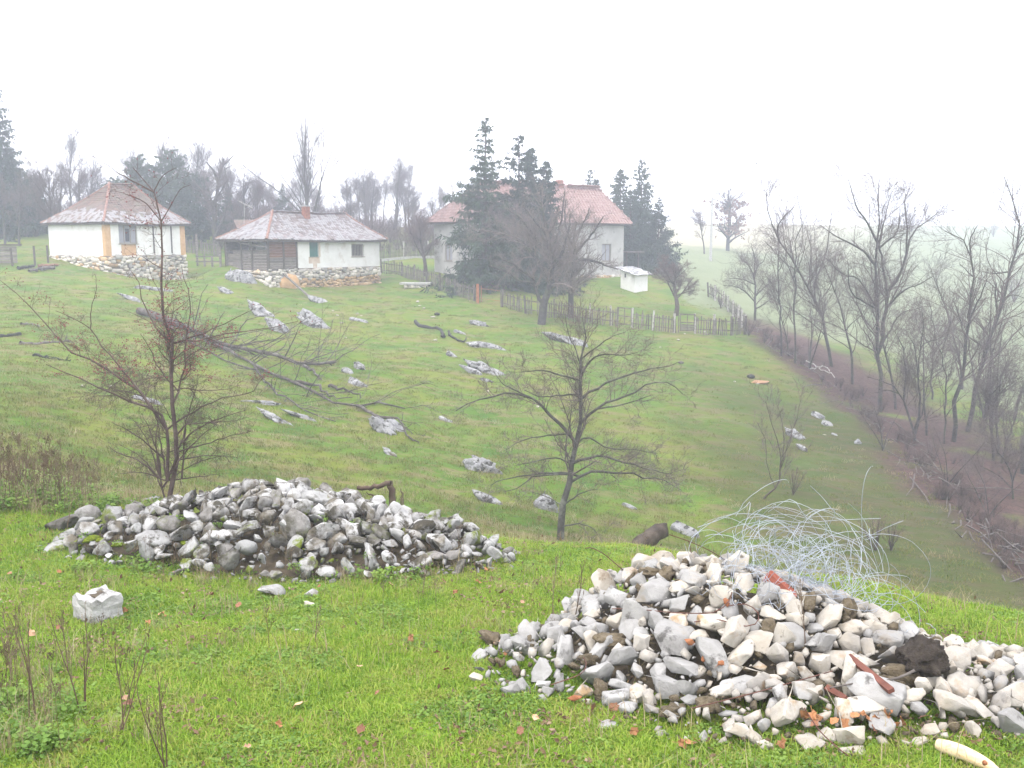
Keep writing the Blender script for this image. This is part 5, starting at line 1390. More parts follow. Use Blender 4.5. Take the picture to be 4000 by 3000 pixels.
gully("small rounded bare tree above the fence corner", c1(425, 1195), [([(425, 1200), (425, 1000), (412, 900), (385, 830), (340, 790)], 8, 1.5), ([(420, 930), (440, 840), (480, 800), (500, 740)], 5, 1.3), ([(425, 1060), (360, 1000), (300, 970), (210, 960)], 5, 1.2), ([(425, 1020), (500, 960), (560, 930)], 5, 1.2), ([(415, 960), (330, 920), (250, 915)], 4, 1.2), ([(425, 1100), (480, 1080), (560, 1030)], 4, 1.2), ([(412, 900), (420, 780), (400, 680)], 4, 1.2)], 405, c1)
gully("crooked topped bare tree with bare hooked limbs at right", c8(1710, 940), [([(1710, 960), (1720, 640), (1800, 300), (1810, 100), (1830, -60), (1850, -330), (1890, -530), (1890, -660), (1850, -760), (1720, -840), (1640, -880)], 14, 2),
  ([(1880, -680), (1860, -800), (1890, -880), (1930, -940)], 6, 1.5), ([(1860, -430), (1800, -560), (1760, -600)], 3, 1), ([(1840, -100), (1930, -300), (1990, -420), (2010, -560)], 6, 1.3), ([(1830, 0), (1760, -160), (1700, -300)], 4, 1)], 406, c8, ((70, .3, .5), (400, .42, .5), (1200, .5, .55)))
gully("tall leaning bare tree bending right near the right edge", c8(1830, 850), [([(1825, 870), (1880, 640), (1940, 380), (1990, 120), (2060, -60), (2130, -280), (2180, -420), (2210, -560), (2230, -680), (2260, -860), (2240, -1060), (2200, -1250), (2150, -1350)], 14, 2),
  ([(2110, -240), (2070, -340), (2075, -430)], 8, 3), ([(2190, -470), (2080, -500), (1960, -530)], 5, 1.2), ([(2235, -760), (2300, -820), (2350, -900)], 4, 1.2), ([(2200, -600), (2290, -680), (2360, -700)], 4, 1.2), ([(2130, -280), (2230, -330), (2330, -300)], 4, 1.2)], 407, c8, ((80, .3, .5), (450, .42, .5), (1400, .5, .55)))
gully("forked dark bare tree reaching out of the right edge", c8(2060, 1100), [([(2060, 1120), (2045, 800), (2045, 640), (2090, 560), (2200, 440), (2300, 380)], 9, 2), ([(1960, 940), (2000, 700), (1985, 560), (2060, 515), (2130, 440)], 8, 2), ([(2090, 560), (2120, 400), (2180, 250)], 5, 1.2), ([(2050, 700), (2000, 560), (1960, 480)], 4, 1.2)], 408, c8)
gully("thin dark bare stem left of the crooked topped tree", c8(1630, 960), [([(1630, 970), (1650, 600), (1640, 350), (1612, 180), (1660, 60), (1690, -100)], 6, 1.5), ([(1645, 450), (1700, 300), (1720, 200)], 3, 1), ([(1620, 200), (1570, 100), (1560, 20)], 3, 1)], 409, c8, ((40, .35, .5), (240, .42, .5), (800, .5, .55)))
gully("cluster of slanting bare stems in front of the broad crowned tree", c8(1365, 975), [([(1365, 990), (1400, 780), (1420, 560), (1410, 350), (1390, 140), (1320, 20)], 9, 1.6), ([(1365, 960), (1440, 700), (1480, 500), (1540, 330)], 6, 1.3), ([(1350, 930), (1290, 700), (1270, 560), (1290, 300), (1250, 100), (1200, -20)], 8, 1.5),
  ([(1270, 580), (1200, 470), (1130, 430), (960, 380)], 5, 1.2), ([(1230, 540), (1130, 500), (1000, 520)], 4, 1.2), ([(1410, 360), (1440, 120), (1560, 60), (1640, 30)], 5, 1.2), ([(1400, 140), (1450, -60), (1440, -200)], 4, 1)], 410, c8)
gully("slim bare sapling at the right edge leaning out", c8(2130, 1130), [([(2125, 1140), (2170, 950), (2220, 820), (2260, 700)], 7, 2), ([(2170, 950), (2140, 820), (2150, 700)], 3, 1)], 411, c8, ((30, .4, .5), (200, .42, .5), (700, .5, .55)))
gully("bare thicket tree at the lower right edge", (3960, 1950), [([(3960, 1960), (3950, 1850), (3900, 1760), (3870, 1690)], 6, 1.5), ([(3955, 1880), (3990, 1780), (4010, 1700)], 5, 1.5), ([(3950, 1900), (3890, 1850), (3830, 1820)], 4, 1.2)], 412, None, ((60, .5, .5), (500, .45, .5), (1600, .5, .55)))
gully("bare tree with purplish twigs behind the slanting stem cluster", (3640, 1560), [([(3640, 1570), (3640, 1440), (3650, 1300), (3630, 1180)], 6, 1.5), ([(3645, 1400), (3700, 1300), (3720, 1200)], 4, 1.2), ([(3640, 1380), (3590, 1290), (3570, 1200)], 4, 1.2)], 413, None, ((60, .5, .5), (450, .45, .5), (1500, .5, .55)))
# slighter stems filling the belt
THIN = [proto_meshes(gen_tree(95, 7.5, .07, .42, 14, ((80, .55, .42), (420, .55, .45), (1300, .6, .5)), .22, .2, .16, twig_r=.004, lean=.12, ang=.8), M_BARK, M_TWIG),
        proto_meshes(gen_tree(96, 6.0, .05, .5, 14, ((80, .55, .42), (420, .55, .45), (1300, .6, .5)), .2, .12, .2, stems=3, twig_r=.004, ang=.85), M_BARK, M_TWIG)]
for i, (px, py, hp, k, lab) in enumerate([(3080, 1390, 330, 0, "slight bare tree rising from the top of the gully hedge"), (3160, 1440, 380, 1, "thin bushy bare tree just right of the slight one by the gully hedge"), (3330, 1500, 560, 0, "slim bare tree between the leaning tree and the broad crowned tree"), 
    (3500, 1600, 560, 0, "slim bare tree just right of the broad crowned tree's trunk"), (3620, 1700, 520, 0, "slim bare tree right of the slanting stem cluster"), (3760, 1520, 560, 0, "misty slim tree behind the crooked topped tree"),
    (3850, 1650, 620, 1, "bushy bare tree between the two tall right trees"), (3900, 1780, 560, 0, "slim bare tree in front of the bending right tree"), (3960, 1640, 700, 0, "tall slim bare tree at the right edge"), (3990, 1850, 520, 1, "bushy bare stems low at the right edge"), (3450, 1760, 260, 1, "low bare brush in front of the broad crowned tree"), (3700, 1900, 300, 1, "low bare brush below the crooked topped tree"), (3860, 2020, 320, 1, "low bare brush near the bottom of the gully hedge")]):
    p = far(px, py); s = hp * mpp(p.y) / (8.2, 6.6)[k]; o = place("bare_tree", THIN[k], p, lab, "tree", "slight bare trees along the gully", s); o.scale = (s * 1.15, s * 1.15, s)
guided("sapling", "thin many stemmed sapling growing from a crooked root on the slope", (2960, 1945),
       [([(2960, 1950), (3000, 1927), (3035, 1902), (3046, 1860), (3050, 1790), (3035, 1720), (3010, 1640), (2990, 1570)], 7, 1.2), ([(3046, 1850), (3062, 1750), (3055, 1650), (3030, 1560)], 4, 1), ([(3098, 1850), (3100, 1740), (3118, 1640), (3130, 1540)], 3, 1), ([(3030, 1905), (2998, 1820), (2990, 1720), (2960, 1650)], 3, 1), ([(3050, 1790), (3090, 1720), (3085, 1640)], 3, 1)],
       420, M_BARK2, M_TWIG, "tree", levels=((50, .4, .4), (320, .45, .45), (900, .55, .5)), twig_r=.003, up=.3, rscale=.6)
b = far(3098, 1935); o = place("shrub", SHRUB[0], b, "purplish brown round bush beside the thin sapling", "shrub"); o.scale = (.48, .48, .66)
# hedge of brush along the gully
g_ = np.random.default_rng(12)
def hedge():
    n = 200; seg = g_.integers(0, len(HEDGE) - 1, n); t = g_.uniform(0, 1, n)
    X = np.array([HEDGE[s].x + (HEDGE[s + 1].x - HEDGE[s].x) * k for s, k in zip(seg, t)]); Y = np.array([HEDGE[s].y + (HEDGE[s + 1].y - HEDGE[s].y) * k for s, k in zip(seg, t)])
    X += np.abs(g_.normal(0, .9, n)) - .2; Y += g_.normal(0, .8, n)
    k = g_.integers(0, 3, n); P = np.repeat(np.stack([X, Y, ground(X, Y) - .05], -1), 2, 0); sc = g_.uniform(.18, .55, n) * np.where(Y > 55, .8, 1)
    scatter("hedge", shrub_c, P, np.repeat(g_.uniform(0, 6.28, n), 2), np.repeat(sc, 2), np.stack([k * 2, k * 2 + 1], -1).ravel(), "brown brushwood hedge running down the gully")
    # dead branches thrown along it
    lines, ks = [], []
    for i in range(150):
        s = g_.integers(0, len(HEDGE) - 2); q = HEDGE[s].lerp(HEDGE[s + 1], g_.uniform()); d = (HEDGE[s + 1] - HEDGE[s]).normalized()
        p = np.array((q.x + g_.normal(0, .5), q.y + g_.normal(0, .5), 0)); p[2] = gz1(p[0], p[1]) + g_.uniform(.05, .4)
        v = np.array(d) * g_.uniform(.6, 1) + g_.normal(0, .35, 3) * np.array([1, 1, .35]); L_ = g_.uniform(.8, 2.8)
        P_ = np.array([p, p + v * L_ * .5 + g_.normal(0, .06, 3), p + v * L_ + g_.normal(0, .1, 3)]); lines.append((P_, [.03, .022, .01])); ks.append(4)
    V, F = tubes(lines, ks); o = link("dead_branches", mesh("dead_branches", V, F, M_DEAD, True)); tag(o, "heap of dead branches laid along the gully hedge", kind="stuff")
hedge()
for (px, py, sc, lab) in ((2925, 1310, .8, "round brown shrub at the corner of the yard fence"), (2985, 1340, .75, "grey brown shrub just below the corner shrub"), (2870, 1240, .6, "brown shrub against the climbing fence"), (2815, 1205, .7, "larger brown shrub half way up the climbing fence"),
                          (2790, 1170, .8, "highest brown shrub beside the climbing fence"), (3420, 2240, .75, "dry brown shrub behind the wire tangle"), (3480, 2260, .6, "low dry brown shrub at the brow right of the wire tangle")):
    place("shrub", SHRUB[int(px) % 3], far(px, py) if py < 2000 else far(px, 2150), lab, "shrub", "brown shrubs", sc)
# far oak with withered leaves, its companion and the pole
FO = proto_meshes(gen_tree(91, 7.5, .26, .48, 40, ((160, .5, .45), (1200, .5, .5), (3000, .6, .55)), .12, .10, .16, twig_r=.009, ang=1.0), M_BARK, M_TWIG)
b = at(2842, 985, 128); b.z = gz1(b.x, b.y); s = (at(2842, 722, 128).z - b.z) / 8.0
o = place("oak_tree", FO, b, "broad misty oak with rusty withered leaves in the far field"); o.scale = (s, s, s)
g2 = np.random.default_rng(33); nL = 1700; T_ = FO[1]; vv = np.empty(len(T_.vertices) * 3); T_.vertices.foreach_get("co", vv); vv = vv.reshape(-1, 3); vv = vv[(vv[:, 2] < 6.3)]
c_ = vv[g2.integers(0, len(vv), nL)]; q_ = g2.normal(0, .075, (nL, 4, 3)); q_[:, 1] = -q_[:, 0]; q_[:, 3] = -q_[:, 2]
Vl = (c_[:, None] + q_[:, [0, 2, 1, 3]]).reshape(-1, 3); Fl = np.arange(nL * 4).reshape(-1, 4)
link("leaves", mesh("leaves", Vl, Fl, nmat("withered_leaf", [(.3, (.17, .10, .075)), (.7, (.26, .16, .12))], 3, .9)), o)["kind"] = "stuff"
bare(2752, 968, 800, 116, 2, "small misty bare tree left of the far oak and pole", wide=1.1, group="far field trees")
p = at(2777, 965, 108); p.z = gz1(p.x, p.y)
b = empty("utility_pole", p, 0, "pale concrete utility pole standing beside the far oak", "pole")
hgt = at(2777, 770, 108).z - p.z
link("shaft", MB().tube([(0, 0, -.3), (0, 0, hgt * .5), (0, 0, hgt)], [.17, .14, .10], 8).mesh("shaft", M_CONC), b)
link("crossarm", MB().box((-.5, -.05, hgt - .35), (.5, .05, hgt - .25)).mesh("crossarm", M_CONC), b)
p = at(1769, 1000, 78); p.z = gz1(p.x, p.y); o = link("pole", MB().tube([(0, 0, -.2), (0, 0, at(1769, 715, 78).z - p.z)], [.07, .05], 7).mesh("pole", M_WHITEP), None, p); tag(o, "slim pale pole at the farmhouse's left end", "pole")
for (px, py, sc, lab) in ((3960, 1180, 2.2, "dark misty bush at the right edge of the far field"), (3560, 905, 2.6, "faint bush on the far skyline left of the broad crowned tree"), (3880, 925, 2.4, "faint bush on the far skyline at right")):
    q = far(px, py); place("shrub", SHRUB[1], q, lab, "shrub", "far bushes", sc)

# ================================================================== STONES
M_LIME = nmat("weathered_limestone", [(.25, (.19, .187, .18)), (.45, (.29, .287, .28)), (.65, (.37, .367, .36)), (.9, (.44, .437, .43))], 5.5, .88, (11, .8, .03),
              [((.045, .04, .03), 5.0, .50, .58), ((.13, .115, .09), 2.8, .52, .64)], obj_var=.18)
M_LIMED = nmat("dark_lichened_limestone", [(.25, (.10, .095, .085)), (.5, (.20, .19, .18)), (.75, (.30, .30, .295))], 5, .92, (11, .9, .035),
               [((.06, .055, .042), 4.5, .46, .62), ((.10, .115, .03), 3.2, .56, .66)], obj_var=.2)
M_MOSSY = nmat("mossy_limestone", [(.25, (.20, .20, .195)), (.55, (.31, .31, .30)), (.8, (.38, .38, .37))], 5, .92, (11, .8, .03),
               [((.06, .055, .042), 5, .48, .62), ((.10, .125, .016), 4.2, .54, .62)], obj_var=.15)
M_WHITEL = nmat("quarried_limestone", [(.25, (.27, .23, .18)), (.45, (.36, .33, .28)), (.7, (.42, .405, .375))], 5, .85, (14, .6, .02),
                [((.30, .21, .12), 5, .56, .68), ((.11, .095, .075), 11, .60, .68), ((.25, .235, .215), 2.6, .5, .66), ((.16, .115, .07), 3.1, .63, .70)], obj_var=.12)
M_GREYL = nmat("grey_limestone", [(.25, (.195, .188, .18)), (.5, (.27, .265, .255)), (.8, (.345, .34, .33))], 6, .85, (14, .7, .02),
               [((.09, .085, .08), 8, .57, .67), ((.22, .18, .13), 3, .56, .7)], obj_var=.14)
M_MORT2 = nmat("lump_of_mortar", [(.25, (.075, .058, .036)), (.5, (.135, .108, .07)), (.8, (.21, .175, .13))], 22, .97, (40, 1.0, .03), obj_var=.18)
M_EARTH = nmat("heap_earth", [(.3, (.05, .04, .03)), (.6, (.10, .08, .055)), (.85, (.17, .14, .11))], 9, .97, (40, .8, .02))
M_OUTCROP = nmat("outcrop_limestone", [(.25, (.12, .12, .125)), (.5, (.23, .23, .235)), (.75, (.36, .36, .36))], 3.2, .9, (6, 1.0, .09),
                 [((.045, .042, .038), 4.6, .52, .60), ((.44, .44, .44), 5, .62, .70), ((.14, .12, .085), 1.1, .62, .74)])
def lump(seed, sub=3, nz=.28, f=1.5, ridged=.0):
    bm = bmesh.new(); bmesh.ops.create_icosphere(bm, subdivisions=sub, radius=1.0); o = Vector((seed * 5.1, seed * 2.3, seed))
    sx = Vector((random.uniform(.85, 1.25), random.uniform(.75, 1.05), random.uniform(.6, .85)))
    for v in bm.verts:
        d = v.co.normalized()
        n = mnoise.noise(d * f + o) * nz + mnoise.noise(d * f * 2.3 + o) * nz * .45 + mnoise.noise(d * f * 5 + o) * nz * .16
        if ridged: n -= abs(mnoise.noise(d * 2.7 + o * 1.7)) * ridged
        # knock off a few flat faces
        c = d * (1 + n)
        for k in range(4):
            h = mnoise.random_unit_vector() if False else Vector((math.sin(seed * 7 + k * 2.1), math.cos(seed * 3 + k * 1.7), math.sin(seed + k * 4.4))).normalized()
            e = c.dot(h) - .80
            if e > 0: c -= h * e * .8
        v.co = Vector((c.x * sx.x, c.y * sx.y, c.z * sx.z))
    me = bpy.data.meshes.new("stone"); bm.to_mesh(me); bm.free()
    me.polygons.foreach_set("use_smooth", np.ones(len(me.polygons), bool)); return me
def shard(seed, n=13, bev=.09):
    g = random.Random(seed); bm = bmesh.new()
    for i in range(n):
        d = Vector((g.gauss(0, 1), g.gauss(0, 1), g.gauss(0, 1))).normalized(); m = max(abs(c) for c in d)
        d = d.lerp(d / m * .95, .55)
        bm.verts.new((d.x * g.uniform(.85, 1.15), d.y * .85, d.z * .72))
    r = bmesh.ops.convex_hull(bm, input=bm.verts[:])
    bmesh.ops.delete(bm, geom=[v for v in bm.verts if not v.link_faces], context='VERTS')
    bmesh.ops.dissolve_limit(bm, angle_limit=.22, verts=bm.verts[:], edges=bm.edges[:])
    bmesh.ops.bevel(bm, geom=bm.edges[:], offset=bev, segments=2, affect='EDGES', profile=.6)
    bmesh.ops.triangulate(bm, faces=bm.faces[:])
    bmesh.ops.subdivide_edges(bm, edges=[e for e in bm.edges if e.calc_length() > .28], cuts=2)
    bmesh.ops.triangulate(bm, faces=bm.faces[:])
    o = Vector((seed * 1.9, seed * .7, 0))
    for v in bm.verts: v.co += mnoise.noise_vector(v.co * 2.2 + o) * .06 + mnoise.noise_vector(v.co * 6 + o) * .03 + mnoise.noise_vector(v.co * 13 + o) * .012
    me = bpy.data.meshes.new("stone"); bm.to_mesh(me); bm.free()
    me.polygons.foreach_set("use_smooth", np.ones(len(me.polygons), bool))
    try: me.set_sharp_from_angle(angle=R(38))
    except Exception: pass
    return me
def shard_low(seed):
    g = random.Random(seed); bm = bmesh.new()
    for i in range(11):
        d = Vector((g.gauss(0, 1), g.gauss(0, 1), g.gauss(0, 1))).normalized(); bm.verts.new((d.x, d.y * .85, d.z * .75))
    bmesh.ops.convex_hull(bm, input=bm.verts[:]); bmesh.ops.delete(bm, geom=[v for v in bm.verts if not v.link_faces], context='VERTS')
    me = bpy.data.meshes.new("stone"); bm.to_mesh(me); bm.free(); return me
LOWS = [shard_low(900 + i) for i in range(12)]
LUMPS = [lump(i + 1, 3, .22, 1.5) for i in range(14)]
SHARDS = [shard(i + 1) for i in range(16)]
BLUNT = [shard(60 + i, 15, .12) for i in range(14)]
JAG = [lump(120 + i, 3, .5, 2.0, .4) for i in range(8)]
def matset(meshes, m): return [with_mat(x, m) for x in meshes]
MIXED = [LUMPS[i] if i % 5 == 0 else BLUNT[i] for i in range(14)]
LU_N, LU_D, LU_M = matset(MIXED, M_LIME), matset(MIXED, M_LIMED), matset(MIXED, M_MOSSY)
SH_W, SH_G, SH_M = matset(SHARDS, M_WHITEL), matset(SHARDS, M_GREYL), matset(JAG, M_MORT2)

# mounds: (cx, cy, rx, ry, h)
MOUND_L = [(-2.5, 9.75, 1.6, 1.2, .58), (-3.6, 9.4, 1.0, .85, .30), (-1.35, 9.45, 1.05, 1.0, .40), (-2.1, 8.95, 1.5, .75, .30), (-.75, 9.1, .8, .75, .20)]
MOUND_R = [(1.36, 6.35, 1.1, 1.3, .52), (1.95, 5.95, .95, .85, .36), (2.85, 5.35, 1.2, .75, .16), (.62, 6.0, .85, .8, .16), (1.75, 5.25, 1.2, .7, .15)]
def mound(ms, x, y):
    x = np.asarray(x, float); y = np.asarray(y, float); t = 0
    for (cx, cy_, rx, ry, h) in ms:
        r2 = ((x - cx) / rx) ** 2 + ((y - cy_) / ry) ** 2
        t = t + (h * np.clip(1 - r2, 0, None) ** .85) ** 3
    t = np.cbrt(t)
    return t * (1 + .45 * (fnoise(x * 1.7 + 3, y * 1.7, 63, 3) - .5))
def gm(x, y): return ground(x, y) + np.maximum(mound(MOUND_L, x, y), mound(MOUND_R, x, y))
def gm1(x, y): return float(gm(np.array([x]), np.array([y]))[0])
def heap_hit(px, py):
    d = ray(px, py); Y = np.linspace(3.4, 13.5, 360); t = Y / d.y; X = d.x * t; Z = EYE.z + d.z * t
    i = np.nonzero(Z < gm(X, Y))[0]
    if len(i) == 0: return at(px, py, 11.0)
    y = float(Y[i[0]]); x = float(X[i[0]]); return Vector((x, y, gm1(x, y)))
def heap(name, ms, label, chooser, radii, cap, back, nz_seed, flat):
    cx, cy_ = ms[0][0], ms[0][1]
    root = empty(name, (cx, cy_, gz1(cx, cy_)), 0, label, "stone heap", "heaps of field stones"); O = root.location.copy()
    # earth core
    xs = np.linspace(-5, 4.6, 120) if False else np.linspace(cx - 2.9, cx + 3.1, 90); ys = np.linspace(cy_ - 1.9, cy_ + 1.6, 60); XX, YY = np.meshgrid(xs, ys)
    h = mound(ms, XX, YY); Z = ground(XX, YY) + h * .93 - .07 + (fnoise(XX * 4, YY * 4, nz_seed, 3) - .5) * .10 * (h > .02) - .05
    V = np.stack([XX - O.x, YY - O.y, Z - O.z], -1).reshape(-1, 3); nr, nc = XX.shape
    i = np.arange(nr - 1)[:, None] * nc; j = np.arange(nc - 1)[None]
    F = np.stack([i + j, i + j + 1, i + nc + j + 1, i + nc + j], -1).reshape(-1, 4)
    hq = h.ravel()[F].max(1); F = F[hq > .03]
    link("earth_core", mesh("earth_core", V, F, M_EARTH, True), root)
    g = np.random.default_rng(nz_seed); pl = []; n_obj = 0
    bx, by = np.linspace(cx - 3.3, cx + 3.6, 150), np.linspace(cy_ - 2.2, cy_ + 1.9, 100); BX, BY = np.meshgrid(bx, by)
    MG = mound(ms, BX, BY); GG = ground(BX, BY) + MG
    def bil(A, x, y):
        i = min(max((x - bx[0]) / (bx[1] - bx[0]), 0), 148.99); j = min(max((y - by[0]) / (by[1] - by[0]), 0), 98.99); a, b = int(i), int(j); u, v = i - a, j - b
        return float((A[b, a] * (1 - u) + A[b, a + 1] * u) * (1 - v) + (A[b + 1, a] * (1 - u) + A[b + 1, a + 1] * u) * v)
    small = []
    for (rad0, rad1, tries) in radii:
        for k in range(tries):
            m = ms[g.choice(len(ms), p=np.array([q[2] * q[3] for q in ms]) / sum(q[2] * q[3] for q in ms))]
            a = g.uniform(0, 6.283); rr = math.sqrt(g.uniform()) * 1.04
            x, y = m[0] + m[2] * rr * math.cos(a), m[1] + m[3] * rr * math.sin(a)
            if y > cy_ + back: continue
            hh = bil(MG, x, y)
            r = g.uniform(rad0, rad1) * (1 if hh > .08 else .7)
            z = bil(GG, x, y)
            # spacing on the tilted surface
            ok = True
            for (X2, Y2, Z2, r2) in pl:
                if (x - X2) ** 2 + (y - Y2) ** 2 * 1.0 + (z - Z2) ** 2 < ((r + r2) * .68) ** 2: ok = False; break
            if not ok: continue
            pl.append((x, y, z, r))
            me = chooser(x, y, hh, r, g)
            sc = (r * g.uniform(.95, 1.3), r * g.uniform(.85, 1.15), r * g.uniform(*flat))
            e = (g.normal(0, .6), g.normal(0, .6), g.uniform(0, 6.28)); loc = Vector((x, y, z + r * g.uniform(.05, .32))) - O
            if n_obj < cap: link("stone", me, root, loc, e, sc); n_obj += 1
            else: small.append((me, loc, e, sc))
    if small:
        # the smallest pieces, joined
        Vs, Fs, n, ml, mi_ = [], [], 0, [], []
        for me, loc, e, sc in small:
            if me.materials[0] not in ml: ml.append(me.materials[0])
            mi_ += [ml.index(me.materials[0])] * len(LOWS[n % 12].polygons)
            M = Matrix.LocRotScale(loc, Euler(e), Vector(sc)); Mn = np.array(M); me = LOWS[n % 12]
            co = np.empty(len(me.vertices) * 3); me.vertices.foreach_get("co", co); co = co.reshape(-1, 3)
            Vs.append(co @ Mn[:3, :3].T + Mn[:3, 3]); Fs += [[q + n for q in p.vertices] for p in me.polygons]; n += len(co)
        o = link("rubble", mesh("rubble", np.concatenate(Vs), Fs, None, True, ml, mi_), root); tag(o, kind="stuff")
    return root, pl
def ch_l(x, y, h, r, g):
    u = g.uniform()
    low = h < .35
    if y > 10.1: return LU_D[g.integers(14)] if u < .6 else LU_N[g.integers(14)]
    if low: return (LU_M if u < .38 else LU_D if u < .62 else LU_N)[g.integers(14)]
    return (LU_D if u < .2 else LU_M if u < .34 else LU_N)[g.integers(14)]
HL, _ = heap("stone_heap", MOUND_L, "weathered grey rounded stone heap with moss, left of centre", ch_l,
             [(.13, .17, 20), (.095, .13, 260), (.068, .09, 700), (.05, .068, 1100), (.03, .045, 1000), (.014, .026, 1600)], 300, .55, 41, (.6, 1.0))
def ch_r(x, y, h, r, g):
    u = g.uniform(); left = x < 1.1
    if r < .045 and u < .3: return SH_M[g.integers(8)]
    if left: return (SH_M[g.integers(8)] if u < .12 and y < 6.6 else SH_G[g.integers(16)] if u < .8 else SH_W[g.integers(16)])
    return (SH_M[g.integers(8)] if u < .05 else SH_G[g.integers(16)] if u < .30 else SH_W[g.integers(16)])
HR, _ = heap("stone_heap", MOUND_R, "pale angular rubble heap with wire tangle, at lower right", ch_r,
             [(.11, .15, 26), (.08, .11, 220), (.055, .08, 800), (.04, .06, 1700), (.022, .036, 2200), (.010, .020, 2600)], 300, .5, 42, (.65, 1.0))
# moss cushions on the left heap
M_MOSS = nmat("bright_moss", [(.3, (.07, .10, .008)), (.6, (.15, .19, .012)), (.85, (.22, .25, .02))], 30, .98, (90, 1.0, .02))
moss_me = matset(LUMPS[:4], M_MOSS)
for i, (px, py, s) in enumerate([(330, 2080, .10)][:0] + [(330, 2085, .08), (350, 2115, .09), (295, 2130, .07)]) : pass
for i, (px, py, s) in enumerate([(330, 2080, .10), (355, 2110, .12), (300, 2130, .09), (400, 2120, .10), (380, 2060, .06), (1130, 2180, .08), (1190, 2195, .07), (1010, 2030, .05), (960, 2020, .05), (880, 2160, .06), (1560, 2230, .08), (640, 2080, .06), (720, 2130, .07), (460, 2135, .08)]):
    p = heap_hit(px, py); link("moss", moss_me[i % 4], HL, p + Vector((0, .02, .0)) - HL.location, (0, 0, i), (s * .8, s * .5, s * .45))
# big flat stone face on the left heap and a few notable blocks
def notable(root, px, py, wpx, hpx, me, rot=(0, 0, 0), out=.08):
    out += .045
    p = heap_hit(px, py); k = mpp(p.y) * .88; o = link("stone", me, root, p + Vector((0, -out, .0)) - root.location, rot, (wpx * k / 2, wpx * k / 2 * .7, hpx * k / 2)); return o
notable(HL, 1285, 2075, 185, 150, LU_N[3], (.3, 0, .4)); notable(HL, 900, 2075, 160, 80, LU_N[5], (0, .1, .2)); notable(HL, 610, 1960, 120, 100, LU_N[7], (.1, 0, .9)); notable(HL, 520, 1965, 130, 80, LU_N[9], (0, -.15, .2)); notable(HL, 1150, 2050, 150, 110, LU_N[11], (.2, .2, .5)); notable(HL, 1500, 2065, 130, 130, LU_D[4], (.1, .2, .4))
notable(HR, 2480, 2370, 210, 230, SH_G[3], (.2, .1, .3), .1); notable(HR, 2650, 2270, 140, 120, SH_W[5], (.3, -.3, .4), .1); notable(HR, 2850, 2440, 180, 220, SH_W[7], (.1, .1, .9), .1); notable(HR, 3050, 2740, 200, 160, SH_W[2], (.5, 0, .3), .1); notable(HR, 2960, 2640, 150, 170, SH_W[9], (.2, .3, .2), .08)
notable(HR, 2860, 2830, 140, 130, SH_W[4], (.1, .1, .1), .05); notable(HR, 3150, 2680, 170, 150, SH_W[12], (.2, .3, .6), .06); notable(HR, 3700, 2720, 280, 150, SH_W[6], (.1, .35, .2), .05); notable(HR, 3920, 2810, 230, 210, SH_G[8], (.2, .4, .3), .05); notable(HR, 3360, 2750, 230, 150, SH_W[10], (.2, .1, .1), .02)
notable(HR, 3310, 2920, 170, 110, SH_W[13], (.1, .15, .2), .02); notable(HR, 3570, 2880, 110, 90, SH_W[1], (.1, .1, .5), .02); notable(HR, 2400, 2700, 170, 160, SH_G[11], (.2, 0, .3), .06); notable(HR, 2050, 2500, 170, 120, SH_G[5], (.2, .3, .2), .04); notable(HR, 2100, 2450, 150, 110, SH_G[2], (.1, .2, .6), .06); notable(HR, 2220, 2420, 100, 140, SH_G[7], (.1, -.2, .4), .06)
notable(HR, 2360, 2290, 110, 90, SH_G[9], (.1, .1, .4), .02); notable(HR, 3050, 2460, 150, 160, SH_W[3], (.2, .2, .1), .05); notable(HR, 3180, 2500, 180, 150, SH_G[4], (.1, .1, .5), .02); notable(HR, 3330, 2580, 150, 120, SH_W[11], (.1, .3, .2), .03)
notable(HR, 2390, 2480, 190, 90, SH_M[3], (.1, .1, .3), .06); notable(HR, 2300, 2560, 120, 90, SH_M[5], (0, .1, .3), .05); notable(HR, 2620, 2750, 150, 100, SH_M[2], (0, .1, .3), .04)

# loose stones, block and other bits on the grass
def lone(name, px, py, wpx, hpx, me, label, cat="stone", rz=.3, sink=.3, group=None):
    p = hit(px, py); k = mpp(p.y); o = link(name, me, None, (p.x, p.y + wpx * k * .3, p.z + hpx * k * (.5 - sink)), (.05, .05, rz), (wpx * k / 2, wpx * k * .4, hpx * k / 2)); return tag(o, label, cat, group)
lone("stone", 1050, 2335, 130, 75, LU_N[2], "largest flat pale stone lying alone in front of the left heap", group="loose stones in the grass")
lone("stone", 1212, 2332, 66, 50, LU_N[6], "small grey stone beside the large flat stone", group="loose stones in the grass")
lone("stone", 1205, 2372, 60, 34, SH_W[3], "small bright white stone nearest below the small grey stone", group="loose stones in the grass")
lone("stone", 1160, 2470, 34, 24, SH_W[6], "tiny pinkish white stone in the open foreground grass", group="loose stones in the grass")
lone("stone", 1858, 2672, 70, 70, SH_W[8], "pale stone standing apart at the left foot of the pale rubble heap", group="loose stones in the grass")
lone("stone", 1990, 2725, 95, 95, SH_G[12], "grey upright stone in front of the pale rubble heap's left end", group="loose stones in the grass")
lone("stone", 2375, 2850, 90, 40, SH_G[14], "long thin stone lying in the grass before the pale rubble heap", rz=.5, group="loose stones in the grass")
lone("stone", 230, 2075, 150, 110, LU_D[8], "dark mossy stone outlying the left heap's left end", group="loose stones in the grass")
lone("stone", 330, 2040, 90, 120, LU_D[10], "dark upright stone at the left heap's left end", group="loose stones in the grass")
